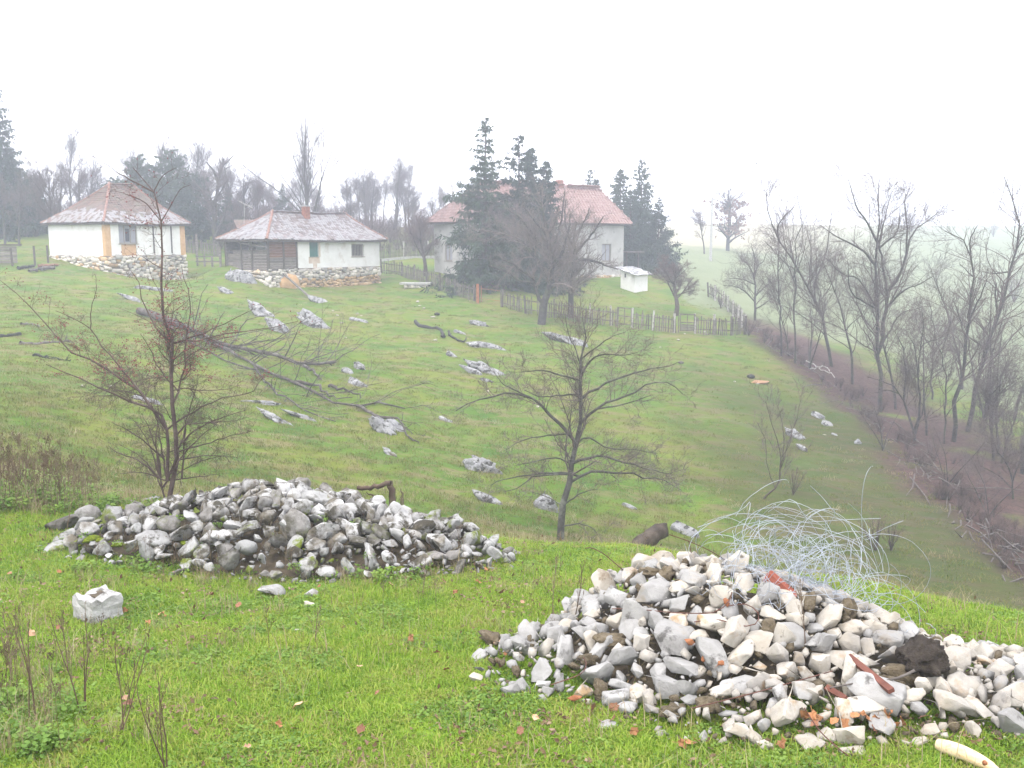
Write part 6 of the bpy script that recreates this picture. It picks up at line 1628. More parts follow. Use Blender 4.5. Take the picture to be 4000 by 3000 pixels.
def block():
    p = hit(385, 2415); k = mpp(p.y); b = empty("concrete_block", p - Vector((0, 0, .03)), R(-34), "chipped white concrete block standing alone in the grass at left", "block")
    bm = bmesh.new(); bmesh.ops.create_cube(bm, size=1.0); bmesh.ops.subdivide_edges(bm, edges=bm.edges[:], cuts=5, use_grid_fill=True)
    for v in bm.verts:
        q = v.co.copy(); n = mnoise.noise(q * 3) * .07 + mnoise.noise(q * 8) * .035
        if q.z > .3: v.co.z += mnoise.noise(Vector((q.x * 4, q.y * 4, 9))) * .22 - .06
        if abs(q.x) > .45 and abs(q.y) > .45: v.co.xy *= .96
        v.co += q.normalized() * n
        v.co.x *= .30 * (1.0 - .12 * (q.z + .5)); v.co.y *= .26; v.co.z = (v.co.z + .45) * .25
    me = bpy.data.meshes.new("body"); bm.to_mesh(me); bm.free(); me.materials.append(M_CONC); link("body", me, b)
    link("hollow", MB().box((-.05, -.05, .222), (.06, .06, .230)).mesh("hollow", M_EARTH), b)
block()
def dark_clod():
    p = heap_hit(3625, 2680); me = with_mat(lump(77, 4, .5, 2.2), nmat("dark_root_ball", [(.3, (.028, .022, .018)), (.6, (.055, .044, .036)), (.85, (.10, .085, .07))], 20, .98, (50, 1, .03)))
    o = link("root_ball", me, None, p + Vector((.02, .12, .1)), (0, .2, .4), (.15, .13, .16)); tag(o, "dark brown matted root ball on the right shoulder of the rubble heap", "root ball")
dark_clod()
def bar_px(pts, r, m, name, label, cat, k=6, lift=.05, flat=None):
    P = [heap_hit(*q) + Vector((0, -.04, lift)) for q in pts]; b = P[0].copy()
    if flat: mb = MB(); mb.bar(Vector((0, 0, 0)), P[-1] - b, flat[0], flat[1], Vector((0, -1, .6)))
    else: mb = MB(); mb.tube([p - b for p in P], r, k)
    o = link(name, mb.mesh(name, m, not flat), None, b); return tag(o, label, cat)
M_REDST = nmat("rusted_red_steel", [(.3, (.085, .032, .024)), (.6, (.14, .052, .036)), (.85, (.20, .10, .07))], 12, .75, (50, .5, .004))
M_RWIRE = nmat("rusty_wire", [(.3, (.06, .028, .022)), (.7, (.13, .055, .04))], 20, .7)
M_ZINC, _a, _b2, _c2, _z = newmat("galvanised_wire"); _z.inputs["Base Color"].default_value = (.34, .37, .42, 1); _z.inputs["Metallic"].default_value = .35; _z.inputs["Roughness"].default_value = .42
bar_px([(3300, 2640), (3465, 2785)], .02, M_REDST, "steel_bar", "straight rust red steel bar slanting down the rubble heap", "bar", flat=(.036, .024), lift=.13)
bar_px([(3215, 2735), (3290, 2770)], .012, M_REDST, "steel_bar", "short rusty iron piece just below the slanting red bar", "bar", flat=(.03, .02), lift=.08)
def red_block():
    p = heap_hit(3050, 2320); b = empty("clay_block", p + Vector((0, .02, .03)), R(-25), "broken red ribbed clay block under the wire tangle", "brick")
    b.rotation_euler = (0, R(38), R(-20))
    M_RB = nmat("fresh_red_clay", [(.3, (.24, .07, .045)), (.7, (.34, .115, .08))], 14, .9)
    for k in range(4): link("rib", MB().box((-.11, -.04 + k * .022, 0), (.11, -.024 + k * .022, .035)).mesh("rib", M_RB), b)
    link("body", MB().box((-.11, -.04, -.04), (.11, .05, -.002)).mesh("body", M_RB), b)
red_block()
M_CLAYF = nmat("clay_shard", [(.3, (.21, .08, .038)), (.7, (.31, .135, .065))], 14, .9)
for i, (px, py, wd, ht, lab) in enumerate([(2680, 2510, 50, 50, "red clay tile shard in the middle of the pale rubble heap"), (2740, 2575, 60, 45, "orange clay shard below the red tile shard"), (2800, 2600, 40, 40, "small orange clay shard right of the other two"), (2240, 2735, 60, 40, "dark red clay shard at the rubble heap's lower left"), (2825, 2360, 30, 60, "thin orange clay shard near the rubble heap's top")]):
    p = heap_hit(px, py); k = mpp(p.y); o = link("clay_shard", with_mat(SHARDS[i * 3], M_CLAYF), None, p + Vector((0, -.08, .03)), (.4, .3, i), (wd * k / 2, .02, ht * k / 2)); tag(o, lab, "tile shard", "clay shards on the heap")
def peeled_log():
    a, c = hit(3660, 2935), hit(3905, 3030); a = a + Vector((0, 0, .04)); c = c + Vector((0, 0, .02)); b = empty("peeled_log", a, 0, "short peeled yellowish log with a knot at the lower right edge", "log")
    m = nmat("peeled_wood", [(.3, (.52, .38, .20)), (.6, (.64, .53, .34)), (.85, (.62, .55, .42))], 14, .75, (30, .6, .008), [((.20, .14, .08), 16, .56, .68)], st=(1, 1, 4))
    P = resample([Vector((0, 0, 0)), (c - a) * .5 + Vector((0, 0, .012)), c - a], 8); V, F = tube_np(P, np.array([.028, .036, .038, .037, .035, .032, .026, .010]), 10)
    link("body", mesh("body", V, F, m, True), b)
    q = Vector(P[5]); link("knot", MB().tube([q + Vector((0, -.030, .012)), q + Vector((0, -.042, .018))], [.014, .007], 8).mesh("knot", M_CLAYF, True), b)
    link("broken_end", MB().tube([Vector(P[6]), Vector(P[7]) + Vector((.02, 0, -.01))], [.024, .012], 7).mesh("broken_end", M_BARK2, True), b)
peeled_log()
# wire
def wires():
    g = np.random.default_rng(8); lines, ks = [], []
    C0 = np.array([1.98, 6.35, .40])
    for i in range(135):
        if i < 98: c = C0 + g.normal(0, 1, 3) * np.array([.22, .18, .15]) + np.array([0, 0, -.04]); rad = g.uniform(.11, .32)
        else: c = np.array([g.uniform(1.4, 2.6), g.uniform(5.6, 6.3), 0]); c[2] = gm1(c[0], c[1]) + g.uniform(.06, .22); rad = g.uniform(.08, .24)
        nrm = g.normal(0, 1, 3) * np.array([1, 1.2, .8]); nrm /= np.linalg.norm(nrm); a = np.cross(nrm, [.3, .2, .9]); a /= np.linalg.norm(a); b = np.cross(nrm, a)
        th0 = g.uniform(0, 6.28); span = g.uniform(2.6, 8.5); n = int(span * 5) + 4; th = th0 + np.linspace(0, span, n)
        rr = rad * (1 + .25 * np.sin(th * .7 + g.uniform(0, 6))) ; dr = np.linspace(0, 1, n)[:, None] * np.clip(g.normal(0, .15, 3), -.2, .2) * np.array([1, 1, .6])
        P = c + rr[:, None] * (np.cos(th)[:, None] * a * g.uniform(.8, 1.5) + np.sin(th)[:, None] * b) + dr
        P = P + np.repeat(g.normal(0, .003, (n // 3 + 1, 3)), 3, 0)[:n]
        low = gm(P[:, 0], P[:, 1]) + .02; P[:, 2] = np.maximum(P[:, 2], low + .05 * np.sin(th * 3) ** 2)
        lines.append((P, np.full(n, g.uniform(.0014, .0021)))); ks.append(4)
    for pts in ([(3360, 2230), (3368, 2100), (3365, 1990), (3372, 1900), (3385, 1850), (3402, 1823), (3410, 1822)], [(3400, 2130), (3330, 2060), (3260, 2000), (3210, 1940), (3165, 1897)], [(2725, 2060), (2810, 2030), (2900, 1990), (2930, 1960), (2920, 2020), (2880, 2120)], [(3050, 2180), (3250, 2220), (3430, 2260), (3500, 2285)],
                [(2700, 2100), (2780, 2040), (2850, 2010), (2960, 2010), (3100, 2040), (3300, 2030), (3440, 2025)], [(3000, 2000), (3090, 1950), (3140, 2010), (3200, 2100), (3230, 2250)]):
        P = resample([at(x, y, 6.6 + .1 * math.sin(x)) for x, y in pts], 16); lines.append((P, np.full(16, .0022))); ks.append(4)
    V, F = tubes(lines, ks); o0 = Vector((2.18, 6.65, gz1(2.18, 6.65)))
    b = empty("wire_tangle", o0, 0, "springy tangle of silvery galvanised wire on the rubble heap", "wire")
    link("strands", mesh("strands", V - np.array(o0), F, M_ZINC, True), b)
wires()
for i, (pts, lab) in enumerate([([(2385, 2388), (2480, 2395), (2600, 2405), (2700, 2412), (2780, 2402), (2830, 2370), (2845, 2325)], "long rusty wire bent across the front of the rubble heap"),
    ([(2830, 2378), (2900, 2372), (2945, 2410), (2938, 2445), (2880, 2455), (2790, 2432), (2700, 2440)], "rusty wire loop hanging on the big pale block of the heap"),
    ([(2615, 2088), (2700, 2118), (2780, 2155), (2850, 2200), (2905, 2245)], "dark rusty wire arching from the slanted log to the heap's top"),
    ([(2690, 2112), (2702, 2165), (2722, 2200), (2765, 2235)], "short dark wire drooping off the arching wire"), ([(2285, 2142), (2310, 2140), (2360, 2165), (2420, 2215), (2490, 2270)], "thin brown wire curving left of the heap's top"),
    ([(3120, 2780), (3180, 2860), (3250, 2930), (3290, 2962)], "thin rusty rod poking down over the front white stones"), ([(2690, 2770), (2950, 2705), (3230, 2632)], "long straight thin wire across the pale blocks"), ([(2150, 2690), (2260, 2640), (2285, 2600), (2275, 2580)], "bent rusty wire on the grey stones at the heap's left")]):
    P = []
    for (x, y) in pts:
        q = heap_hit(x, y) if i not in (2, 3, 4) else at(x, y, 6.7)
        P.append(q + Vector((0, -.09, .05)) if i not in (2, 3, 4) else q)
    b = P[0].copy(); Q = resample([p - b for p in P], 14); V, F = tube_np(Q, np.full(14, .0034), 5)
    o = link("rusty_wire", mesh("rusty_wire", V, F, M_RWIRE, True), None, b); tag(o, lab, "wire", "rusty wires on the heap")
P = [heap_hit(*q) + Vector((0, -.10, .09)) for q in ((3215, 2722), (3330, 2700), (3450, 2692), (3540, 2650), (3640, 2585))]; b = P[0].copy()
Q = resample([p - b for p in P], 12); V, F = tube_np(Q, np.linspace(.004, .012, 12), 6); o = link("branch", mesh("branch", V, F, M_DEAD, True), None, b); tag(o, "pale dead branch lying over the right shoulder of the rubble heap", "branch")

# ================================================================== OUTCROPS ON THE SLOPE
OUT = [lump(200 + i, 4, .5, 2.0, .42) for i in range(7)]
OUT = [OUT[0], BLUNT[2], OUT[2], BLUNT[5], OUT[4], LUMPS[6], BLUNT[9]]
OUTM = matset(OUT, M_OUTCROP)
def boulder(A, B, wpx, label, i, hk=1.0):
    a, b = far(*A), far(*B); c = (a + b) / 2; c.z = gz1(c.x, c.y); d = b - a; L_ = max(d.xy.length, wpx * mpp(c.y)); k = mpp(c.y)
    # a long depth stretch is shortened: the rock leans on the slope
    L_ = min(L_, 3.2 * (abs(B[0] - A[0]) + wpx) * k)
    sv = Vector(((B[0] - A[0]) * k, 0, -(B[1] - A[1]) * k))                     # the slab leans: its far end stands clear of the turf
    gv = d.normalized() * sv.length
    ax = (sv * .62 + gv * .5); Lh = max(ax.length * .74, wpx * k * .75); ax.normalize()
    sd_ = ax.cross(Vector((0, 0, 1))).normalized(); up_ = sd_.cross(ax)
    Mx = Matrix((ax, -sd_, up_)).transposed().to_4x4() @ Matrix.Rotation(.3 * math.sin(i * 2.3), 4, 'X'); Mx.translation = Vector((c.x, c.y, c.z + wpx * k * .10))
    o = link("boulder", OUTM[i % 7], None); o.matrix_basis = Mx @ Matrix.Diagonal((Lh, wpx * k * .72, wpx * k * .80 * hk, 1))
    return tag(o, label, "boulder", "limestone outcrops on the hillside")
BL = [((985, 1200), (1075, 1272), 50, "upper half of the long grey outcrop below the low cottage"), ((1045, 1260), (1125, 1325), 62, "dark spotted lower half of the long outcrop below the low cottage"), ((1185, 1242), (1285, 1315), 58, "big pale lumpy boulder right of the long outcrop"), ((1375, 1248), (1432, 1264), 18, "small flat rock on the green below the low cottage's window"),
 ((1392, 1425), (1420, 1455), 30, "small upright grey rock, upper of a pair on mid slope"), ((1342, 1445), (1374, 1472), 30, "small grey rock just left of the upper one of the pair"), ((1360, 1488), (1445, 1530), 32, "grey rock directly below the pair of small rocks"), ((1035, 1620), (1142, 1682), 30, "dark sloping slab left of the fallen tree's lower twigs"),
 ((1110, 1612), (1222, 1650), 26, "pale sloping slab beside the dark slab"), ((1465, 1655), (1535, 1725), 60, "cracked white boulder at the end of the fallen tree's branches"), ((1518, 1648), (1566, 1698), 55, "grey boulder leaning behind the cracked white boulder"), ((978, 1572), (1058, 1580), 18, "thin pale stone left of the fallen tree's fork"),
 ((1212, 1158), (1292, 1197), 28, "narrow rock ridge at the plank's lower end"), ((897, 1085), (1008, 1118), 62, "dark rough outcrop against the low cottage's base"), ((862, 1133), (905, 1152), 24, "small rock below the dark rough outcrop"), ((465, 1160), (545, 1188), 26, "pale rock under the left cottage's window"), ((558, 1128), (640, 1136), 18, "low pale rocks at the foot of the left cottage's base"),
 ((535, 1557), (615, 1582), 24, "pale slab seen through the hawthorn's lower branches"), ((1848, 1260), (1895, 1280), 24, "small pale rock above the charred log"), ((1850, 1347), (1945, 1366), 32, "flat pale rock below the charred log's right end"), ((1742, 1378), (1793, 1410), 22, "small pale rocks left of the large mid slope outcrop"), ((1840, 1422), (1955, 1472), 44, "upper rock of the large pale outcrop on mid slope"),
 ((1798, 1442), (1885, 1485), 38, "lower rock of the large pale outcrop on mid slope"), ((1886, 1484), (1918, 1494), 16, "chip of rock at the right foot of the large pale outcrop"), ((1722, 1632), (1765, 1655), 20, "small lone rock beside the pale path streak"), ((1840, 1815), (1932, 1865), 74, "rounded brushy rock left of the central tree"), ((1865, 1930), (1968, 1995), 36, "long low rock between the left heap and central tree"),
 ((2095, 1955), (2182, 2030), 76, "dark rock mass beside the central tree's trunk"), ((1505, 1760), (1548, 1795), 24, "small rock down slope of the cracked white boulder"), ((2135, 1322), (2280, 1360), 46, "brownish rocks on the slope behind the central tree's top"), ((2440, 1975), (2474, 1988), 20, "small white rock right of the central tree's low branches"), ((2640, 2060), (2715, 2105), 50, "dark speckled rock just beyond the brow right of the slanted log"),
 ((3182, 1615), (3212, 1643), 26, "upper pale rock near the gully hedge"), ((3215, 1642), (3250, 1670), 28, "second pale rock near the gully hedge"), ((3340, 1725), (3364, 1746), 24, "lone white rock closest to the gully hedge"), ((3078, 1690), (3130, 1722), 36, "rock behind the thin sapling's stems"), ((3112, 1745), (3148, 1768), 28, "pale rock right of the thin sapling's stems"), ((1778, 1298), (1812, 1310), 16, "small rock touching the charred log's right end"), ((3250, 1696), (3268, 1703), 12, "tiny white rock between the pale rocks by the hedge")]
for i, (A, B, w_, lab) in enumerate(BL): boulder(A, B, w_, lab, i)
# white pebbles on the slope
g = np.random.default_rng(15); pp = []
for (px, py) in [(1318, 1233), (1335, 1262), (1395, 1225), (1640, 1195), (1690, 1240), (1655, 1205), (1632, 1180), (430, 1510), (320, 1508), (2580, 1357), (2650, 1330), (2675, 1305), (2750, 1298), (2870, 1492), (2960, 1500), (1905, 1530), (2100, 1590), (1350, 1320), (560, 1185), (1700, 1330), (3220, 1700), (2455, 1380), (2360, 1370), (1410, 1235), (1300, 1215)]:
    p = far(px, py); s = g.uniform(4, 8) * mpp(p.y); o = link("pebble", SH_W[int(g.integers(16))], None, (p.x, p.y, p.z + s * .3), (0, 0, px), (s * 1.6, s, s * .8)); tag(o, "small white stone on the grass " + ("at the left below the left cottage" if px < 700 else "below the low cottage" if px < 1500 else "near the charred log" if px < 1950 and py < 1400 else "just below the white posted fence" if py < 1400 and px > 2000 else "on the open middle slope" if px < 2500 else "low down towards the gully"), "stone", "white pebbles on the hillside")

# ================================================================== DEAD WOOD
def lying(name, pts, r0, r1, m, label, cat="log", lift=.0, twigs=0, seed=1, fn=far, branches=(), r_tw=.006):
    P3 = [fn(*q) + Vector((0, 0, lift)) for q in pts]; b = empty(name, P3[0], 0, label, cat)
    O = np.array(P3[0]); T = Tree(seed); gg = np.random.default_rng(seed)
    allP, allr = [], []
    for pp_, a, c_, lf in [(pts, r0, r1, lift)] + list(branches):
        P = resample([fn(*q) + Vector((0, 0, lf)) for q in pp_], 14) - O; k = mpp(P3[0].y); r = np.linspace(a, c_, 14) * k
        P[:, 2] += r * .5 + gg.normal(0, .03, 14); P[:, :2] += gg.normal(0, .04, (14, 2)); r = r * gg.uniform(.75, 1.2, 14)
        allP.append(P); allr.append(r)
    Pb, rb = np.array(allP), np.array(allr); T.trunk(Pb, rb, 8)
    if twigs:
        P1, r1_ = sprout(Pb, rb, twigs, gg, t0=.3, ang=.6, lf=.28, rr=.4, up=.1, n=6, wig=.2); P2, r2_ = sprout(P1, r1_, twigs * 4, gg, t0=.2, ang=.6, lf=.45, rr=.5, up=.08, n=4, wig=.25)
        T.crown(P1, np.maximum(r1_, r_tw * 1.5), 5); T.crown(P2, np.maximum(r2_, r_tw), 3)
    for nm, lst in (("trunk", T.tr), ("branches", T.cr)):
        if lst:
            Vs, Fs, n = [], [], 0
            for P, r, kk in lst: V, F = tri_mesh_batch(P, r, kk); Vs.append(V); Fs.append(F + n); n += len(V)
            oo = link(nm, mesh(nm, np.concatenate(Vs), np.concatenate(Fs), m, True), b)
            if nm == "branches": tag(oo, kind="stuff")
    return b
M_FALLEN = bark("fallen_bark", (.035, .028, .025), (.07, .057, .05), (.13, .115, .105), (.16, .15, .14))
lying("fallen_tree", [(545, 1228), (640, 1262), (740, 1300), (830, 1345), (900, 1370), (1000, 1388), (1100, 1410), (1190, 1435), (1260, 1434), (1312, 1425)], 14, 3.5, M_FALLEN, "long fallen dead tree sprawled down the slope behind the hawthorn", "tree", .14, 110, 501,
      branches=[([(840, 1350), (930, 1400), (1010, 1442), (1090, 1480), (1150, 1502), (1230, 1542), (1330, 1590), (1400, 1592), (1490, 1578), (1580, 1602)], 7, 2, .08), ([(1000, 1440), (1060, 1520), (1130, 1570), (1200, 1612), (1260, 1640), (1310, 1652)], 4, 1.3, .06), ([(1150, 1500), (1240, 1520), (1300, 1560), (1380, 1560)], 4.5, 1.3, .08),
                ([(1190, 1435), (1240, 1470), (1252, 1490)], 5, 2, .05), ([(1280, 1515), (1350, 1535), (1410, 1560)], 5, 2, .1), ([(1400, 1592), (1480, 1640), (1560, 1650), (1600, 1720), (1640, 1735)], 5, 1.5, .08), ([(640, 1265), (760, 1350), (900, 1420), (1000, 1450)], 5, 2, .06)])
lying("charred_log", [(1622, 1262), (1640, 1278), (1690, 1284), (1720, 1292), (1734, 1325)], 6.5, 5, M_CHAR, "dark crooked charred log on the slope below the flat slab", lift=.05, seed=502)
lying("charred_log", [(1752, 1300), (1765, 1318), (1790, 1334), (1812, 1344), (1818, 1325)], 5, 2, M_CHAR, "thinner dark charred branch just right of the crooked charred log", lift=.05, seed=503)
def stump_px(px, py, wpx, hpx, label, m=M_CHAR, fn=far):
    p = fn(px, py); k = mpp(p.y); o = link("stump", with_mat(LUMPS[5], m), None, (p.x, p.y, p.z + hpx * k * .3), (0, 0, 1), (wpx * k / 2, wpx * k / 2, hpx * k * .6)); tag(o, label, "stump")
stump_px(1707, 1232, 30, 18, "low dark tree stump above the crooked charred log")
stump_px(2660, 1420, 30, 16, "low dark stump on the slope below the white posted fence", M_DEAD)
stump_px(2933, 1478, 42, 26, "dark charred lump lying on bare orange earth near the gully", M_CHAR)
p = far(2955, 1490); o = link("bare_earth", with_mat(LUMPS[3], nmat("orange_earth", [(.3, (.26, .14, .07)), (.7, (.36, .22, .13))], 8, .98)), None, (p.x, p.y, p.z - .03), (0, 0, .3), (.75, .5, .1)); tag(o, "patch of bare orange earth beside the charred lump", "earth patch")
lying("log", [(-40, 1322), (40, 1314), (80, 1309)], 9, 7, M_CHAR, "dark log poking in from the left edge", seed=504)
lying("log", [(80, 1346), (150, 1345), (215, 1338), (275, 1334)], 8, 3, M_DEAD, "dark fallen branch lying left of the hawthorn", seed=505, twigs=8)
lying("log", [(87, 1270), (125, 1270), (160, 1281)], 6, 3, M_DEAD, "short branch above the dark fallen branch at left", seed=506)
lying("log", [(130, 1390), (200, 1402), (275, 1410)], 6, 3, M_CHAR, "lowest dark branch at left in front of the others", seed=507, twigs=8)
for i, (a, c_, lab) in enumerate([((72, 1056), (132, 1046), "dark log at the left end of the woodpile by the wire fence"), ((115, 1066), (180, 1056), "nearest log of the woodpile by the wire fence"), ((150, 1048), (230, 1040), "reddish split log at the right end of the woodpile"), ((160, 1058), (215, 1052), "pale split log inside the woodpile")]):
    lying("log", [a, ((a[0] + c_[0]) / 2, (a[1] + c_[1]) / 2), c_], 7, 5, (M_CHAR, M_DEAD, M_REDBOARD, M_DEAD)[i], lab, seed=510 + i, lift=.1)
lying("ladder_pole", [(3150, 1433), (3200, 1462), (3245, 1482)], 2.5, 2, M_WHITEP, "pale pole lying by the gully hedge", "pole", seed=520, lift=.35)
lying("ladder_pole", [(3165, 1465), (3220, 1456), (3260, 1500)], 2.5, 2, M_WHITEP, "second pale pole crossing the one by the gully hedge", "pole", seed=521, lift=.35)
# broken stump with a horizontal limb behind the left heap
def elbow():
    Y = 10.55; base = at(1530, 2010, Y); b = empty("broken_stump", base, 0, "broken stump with a level limb pointing left behind the left heap", "stump"); O = np.array(base)
    def ln(pts, r): P = resample([at(x, y, Y + .05 * i) for i, (x, y) in enumerate(pts)], 9) - O; P[1:-1] += np.random.default_rng(len(pts)).normal(0, .008, (7, 3)); return P, np.array(r) * mpp(Y)
    M_ST = bark("rotten_bark", (.035, .026, .02), (.085, .06, .045), (.16, .12, .09), (.07, .075, .03))
    P, r = ln([(1530, 2030), (1534, 1970), (1528, 1920), (1522, 1880)], np.linspace(16, 13, 9)); V, F = tube_np(P, r, 9); link("trunk", mesh("trunk", V, F, M_ST, True), b)
    P, r = ln([(1526, 1888), (1480, 1897), (1440, 1906), (1398, 1905)], np.linspace(10, 8.5, 9)); V, F = tube_np(P, r, 8); link("limb", mesh("limb", V, F, M_ST, True), b)
    P, r = ln([(1505, 1985), (1475, 1950), (1455, 1938), (1430, 1921)], np.linspace(11, 1, 9)); V, F = tube_np(P, r, 7); link("spike", mesh("spike", V, F, M_ST, True), b)
    P, r = ln([(1574, 2010), (1572, 1965), (1568, 1930), (1566, 1905)], np.linspace(14, 1, 9)); V, F = tube_np(P, r, 7); link("spike", mesh("spike", V, F, M_ST, True), b)
elbow()
def slanted():
    Y = 11.6; a = at(2478, 2150, Y); c_ = at(2600, 2058, Y + .5); b = empty("slanted_log", a, 0, "thick dark weathered log slanting up at the brow", "log"); O = np.array(a)
    P = resample([a, (a + c_) / 2 + Vector((0, 0, .01)), c_], 9) - O; V, F = tube_np(P, np.array([.06, .085, .095, .10, .10, .10, .095, .09, .06]), 9)
    V = V + np.random.default_rng(2).normal(0, .016, V.shape); link("trunk", mesh("trunk", V, F, bark("grey_log", (.03, .024, .02), (.065, .052, .042), (.12, .10, .082)), True), b)
slanted()

# ================================================================== WEEDS AND LEAVES
def weed(px, py, hpx, label, seed, fn=hit, n=9, spread=.35, m=None):
    p = fn(px, py); k = mpp(p.y); H = hpx * k; b = empty("dry_weed", p, 0, label, "weed", "dead weed stems in the foreground"); gg = np.random.default_rng(seed); T = Tree(seed)
    st = []
    for s in range(3 if n > 6 else 1):
        P = [np.array([gg.normal(0, .02), gg.normal(0, .02), -.03])]; d = np.array([gg.normal(0, .12), gg.normal(0, .12), 1.0])
        for q in range(9): d = d + gg.normal(0, .05, 3); d /= np.linalg.norm(d); P.append(P[-1] + d * H / 9 * gg.uniform(.75, 1))
        st.append(P)
    Pb = np.array(st); rb = np.repeat(np.linspace(.0042, .0016, 10)[None], len(Pb), 0); T.trunk(Pb, rb, 5)
    P1, r1 = sprout(Pb, rb, n * 2, gg, t0=.3, ang=.45, lf=spread, rr=.6, up=.35, n=5, wig=.1); T.crown(P1, np.maximum(r1, .0012), 3)
    P2, r2 = sprout(P1, r1, n * 5, gg, t0=.4, ang=.5, lf=.3, lmin=.03, rr=.7, up=.2, n=3, wig=.1); T.crown(P2, np.maximum(r2, .0011) * np.array([1, 1.2, 2.2])[None], 3)
    for nm, lst in (("stem", T.tr), ("sprays", T.cr)):
        Vs, Fs, q = [], [], 0
        for P, r, kk in lst: V, F = tri_mesh_batch(P, r, kk); Vs.append(V); Fs.append(F + q); q += len(V)
        link(nm, mesh(nm, np.concatenate(Vs), np.concatenate(Fs), m or M_WEED, True), b)
for i, a in enumerate([(325, 2790, 520, "tall branching dead weed in front of the white block"), (470, 2870, 480, "thin dead weed right of the tall branching one"), (140, 2820, 560, "tall dead weed at the far left of the foreground"), (660, 3010, 480, "dead weed rising from the bottom edge left of centre"), (60, 2650, 330, "slim dead weed near the left edge"),
                       (265, 2620, 300, "short dead weed left of the white block's front"), (250, 2100, 330, "dead weed beside the left heap's mossy end"), (1240, 2520, 180, "little dead stalk in the open foreground grass"), (2170, 2440, 330, "dark dead stalk before the rubble heap's left shoulder"), (2230, 2420, 300, "second dark dead stalk by the rubble heap's left shoulder"), (3120, 2560, 330, "dead stalk standing in front of the wire tangle"), (1640, 2330, 170, "pale dead stalk at the left heap's right foot")]):
    weed(a[0], a[1], a[2], a[3], 600 + i, n=9 if i < 5 else 5, fn=heap_hit if i in (8, 9, 10) else hit)
# rank weeds at the left edge of the bank and along the brow
def stalk_mesh(seed, H, umbel, m):
    gg = np.random.default_rng(seed); T = Tree(seed); P = [np.array([0, 0, -.02])]; d = np.array([gg.normal(0, .1), gg.normal(0, .1), 1.0])
    for q in range(6): d = d + gg.normal(0, .05, 3); d /= np.linalg.norm(d); P.append(P[-1] + d * H / 6)
    Pb = np.array([P]); rb = np.linspace(.003, .0014, 7)[None]; T.crown(Pb, rb, 4)
    P1, r1 = sprout(Pb, rb, 9, gg, t0=.35 if not umbel else .9, ang=.5, lf=.3, lmin=.03, rr=.6, up=.3, n=4, wig=.1); T.crown(P1, np.maximum(r1, .0012), 3)
    P2, r2 = sprout(P1, r1, 26, gg, t0=.5, ang=.6, lf=.3, lmin=.02, rr=.7, up=.2, n=3, wig=.2); T.crown(P2, np.maximum(r2, .0012) * np.array([1, 1.8, 3.0])[None], 3)
    Vs, Fs, q = [], [], 0
    for P, r, kk in T.cr: V, F = tri_mesh_batch(P, r, kk); Vs.append(V); Fs.append(F + q); q += len(V)
    return mesh("stalk", np.concatenate(Vs), np.concatenate(Fs), m, True)
weed_p = [stalk_mesh(700 + i, .55, i % 2 == 0, M_WEED) for i in range(4)] + [mesh("leafy_weed", *leaflets(70, .15, .034, .16, 720 + i), M_LEAFY) for i in range(2)] + [mesh("tall_straw", *blades(30, .12, .12, .36, .0018, .5, 730), M_DRY)]
weed_c = proto_collection("weeds", weed_p)
def weeds():
    g = np.random.default_rng(17)
    px = np.concatenate([g.uniform(-150, 420, 420), g.uniform(300, 600, 60), g.uniform(560, 700, 16)]); py = np.concatenate([g.uniform(1880, 2010, 420), g.uniform(1900, 1990, 60), g.uniform(1960, 2010, 16)])
    pts = [hit(a, b) for a, b in zip(px, py)]; P = np.array([tuple(p) for p in pts]); n = len(P); u = g.uniform(0, 1, n)
    idx = np.where(u < .5, g.integers(0, 4, n), np.where(u < .8, 4 + g.integers(0, 2, n), 6)); idx = np.where((px > 420) & (u < .5), 4, idx)
    sc = g.uniform(.6, 1.25, n) * (1 - sstep(150, 600, px) * .45)
    scatter("weeds", weed_c, P, g.uniform(0, 6.28, n), sc, idx, "rank mix of brown and green weeds at the left of the bank")
    px = np.concatenate([g.uniform(-50, 260, 60), g.uniform(250, 1700, 45)]); py = np.concatenate([g.uniform(2620, 2960, 60), g.uniform(2200, 2270, 45)]); pts = [hit(a, b) for a, b in zip(px, py)]; n = len(pts)
    scatter("low_weeds", weed_c, np.array([tuple(p) for p in pts]), g.uniform(0, 6.28, n), g.uniform(.35, .75, n), g.choice([0, 1, 4, 5, 6], n), "low tangled weeds in the lower left corner and along the left heap")
    hx = g.uniform(250, 1850, 90); hy = g.uniform(1960, 2240, 90); pts = [heap_hit(a, b) for a, b in zip(hx, hy)]; n = len(pts)
    scatter("heap_weeds", weed_c, np.array([tuple(p) for p in pts]) + np.array([0, -.03, -.02]), g.uniform(0, 6.28, n), g.uniform(.22, .5, n), g.choice([0, 1, 2, 4, 6, 6], n), "dry grass and weeds growing through the left heap")
    # thin stalks here and there over the foreground and the brow
    px = np.concatenate([g.uniform(0, 700, 26), g.uniform(1500, 4000, 60), g.uniform(900, 2600, 20), g.uniform(300, 1900, 60)]); py = np.concatenate([g.uniform(2300, 2950, 26), g.uniform(2130, 2330, 60), g.uniform(2300, 2600, 20), g.uniform(2180, 2330, 60)])
    pts = [hit(a, b) for a, b in zip(px, py)]; P = np.array([tuple(p) for p in pts if p.y < 13.5]); n = len(P)
    scatter("dry_stalks", weed_c, P, g.uniform(0, 6.28, n), g.uniform(.3, .7, n), np.where(g.uniform(0, 1, n) < .5, g.integers(0, 4, n), 6), "thin dry stalks scattered over the near bank")
weeds()
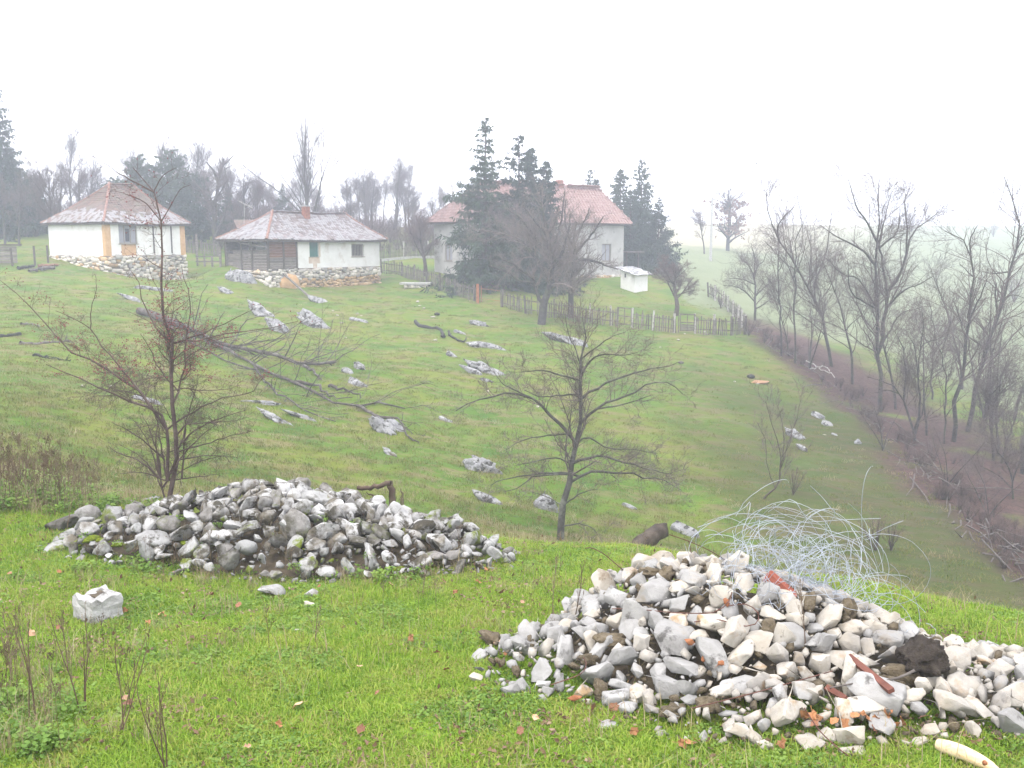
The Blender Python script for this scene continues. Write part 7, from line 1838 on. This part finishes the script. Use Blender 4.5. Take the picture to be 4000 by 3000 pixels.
def leaf_mesh(seed):
    gg = np.random.default_rng(seed); n = 11; V = [(0, 0, .012)]
    for i in range(n):
        t = 2 * math.pi * i / n; r = (.5 if i % 2 else .36) * (1 + .3 * math.cos(t)) * gg.uniform(.85, 1.1); V.append((r * math.cos(t), r * .75 * math.sin(t), gg.normal(.05, .07)))
    V += [(-.52, 0, .02), (-.8, .02, .05), (-.8, -.02, .05)]
    F = [(0, 1 + i, 1 + (i + 1) % n) for i in range(n)] + [(0, 12, 13), (0, 13, 14)]
    return V, F
M_LEAF = [nmat("fallen_leaf_%d" % i, [(.3, a), (.7, b)], 40, .8, None, obj_var=.3) for i, (a, b) in enumerate([((.22, .10, .045), (.32, .155, .07)), ((.15, .07, .04), (.24, .12, .07)), ((.36, .20, .12), (.46, .30, .20))])]
LEAFM = [mesh("leaf", *leaf_mesh(i), M_LEAF[i % 3]) for i in range(6)]
g = np.random.default_rng(23)
def leaf(px, py, s, fn, label, group, k=None):
    p = fn(px, py); kk = k if k is not None else int(g.integers(6))
    if k is None:
        near_ = "beside the white block" if (px < 620 and py < 2560) else "at the left heap's foot" if py < 2330 else "near the bottom edge" if py > 2780 else "close to the rubble heap's left foot" if px > 1650 else "in the open middle of the near grass" if px > 1000 else "among the dead weed stems"
        label = ("rusty orange", "dark brown", "pale tan")[kk % 3] + " fallen leaf " + near_
    else: label = ("bright orange", "dark brown")[kk % 3 == 1] + " leaf caught " + ("under the slanting red bar" if 3240 < px < 3560 and py < 2865 else "left of the red bar among front stones" if px <= 3240 and px > 2900 else "at the front left foot of the rubble heap" if px <= 2900 else "right of the red bar by white stones")
    o = link("fallen_leaf", LEAFM[kk], None, p + Vector((0, 0, .045)), (g.normal(0, .5), g.normal(0, .5), g.uniform(0, 6.28)), (s,) * 3); tag(o, label, "leaf", group)
for (px, py) in [(3140, 2830), (3170, 2835), (3200, 2840), (3225, 2815), (3340, 2840), (3370, 2830), (3390, 2850), (3460, 2840), (3480, 2825), (3500, 2870), (3440, 2880), (3610, 2840), (3300, 2870), (3260, 2850), (3180, 2860), (3420, 2850), (3530, 2860), (2480, 2890), (2690, 2940), (2720, 2930), (2660, 2935), (3050, 2940), (3420, 2900)]:
    leaf(px, py, g.uniform(.05, .085), heap_hit, "rusty orange leaf caught at the foot of the rubble heap", "orange leaves at the rubble heap's foot", int(g.choice([0, 0, 3, 1])))
for i in range(58):
    px, py = g.uniform(20, 2600), g.uniform(2230, 2960)
    if i < 16: px, py = g.uniform(450, 1900), g.uniform(2190, 2320)
    leaf(px, py, g.uniform(.045, .085), hit, "brown fallen leaf lying loose on the foreground grass", "fallen leaves scattered on the grass")
b = empty("bird", at(2957, 640, 95), 0, "tiny distant bird flying in the white sky", "bird")
link("body", MB().add([(-.16, 0, 0), (0, -.05, .03), (.16, 0, 0), (0, .05, .03), (0, 0, -.04)], [(0, 1, 4), (1, 2, 4), (2, 3, 4), (3, 0, 4), (0, 3, 1), (1, 3, 2)]).mesh("body", M_CHAR), b)
for s in (-1, 1): link("wing", MB().add([(-.05, 0, .02), (.06, 0, .02), (.02, s * .2, .12), (-.14, s * .42, .06)], [(0, 1, 2, 3)]).add([(-.05, 0, .03), (.06, 0, .03), (.02, s * .2, .13), (-.14, s * .42, .065)], [(3, 2, 1, 0)]).mesh("wing", M_CHAR), b)
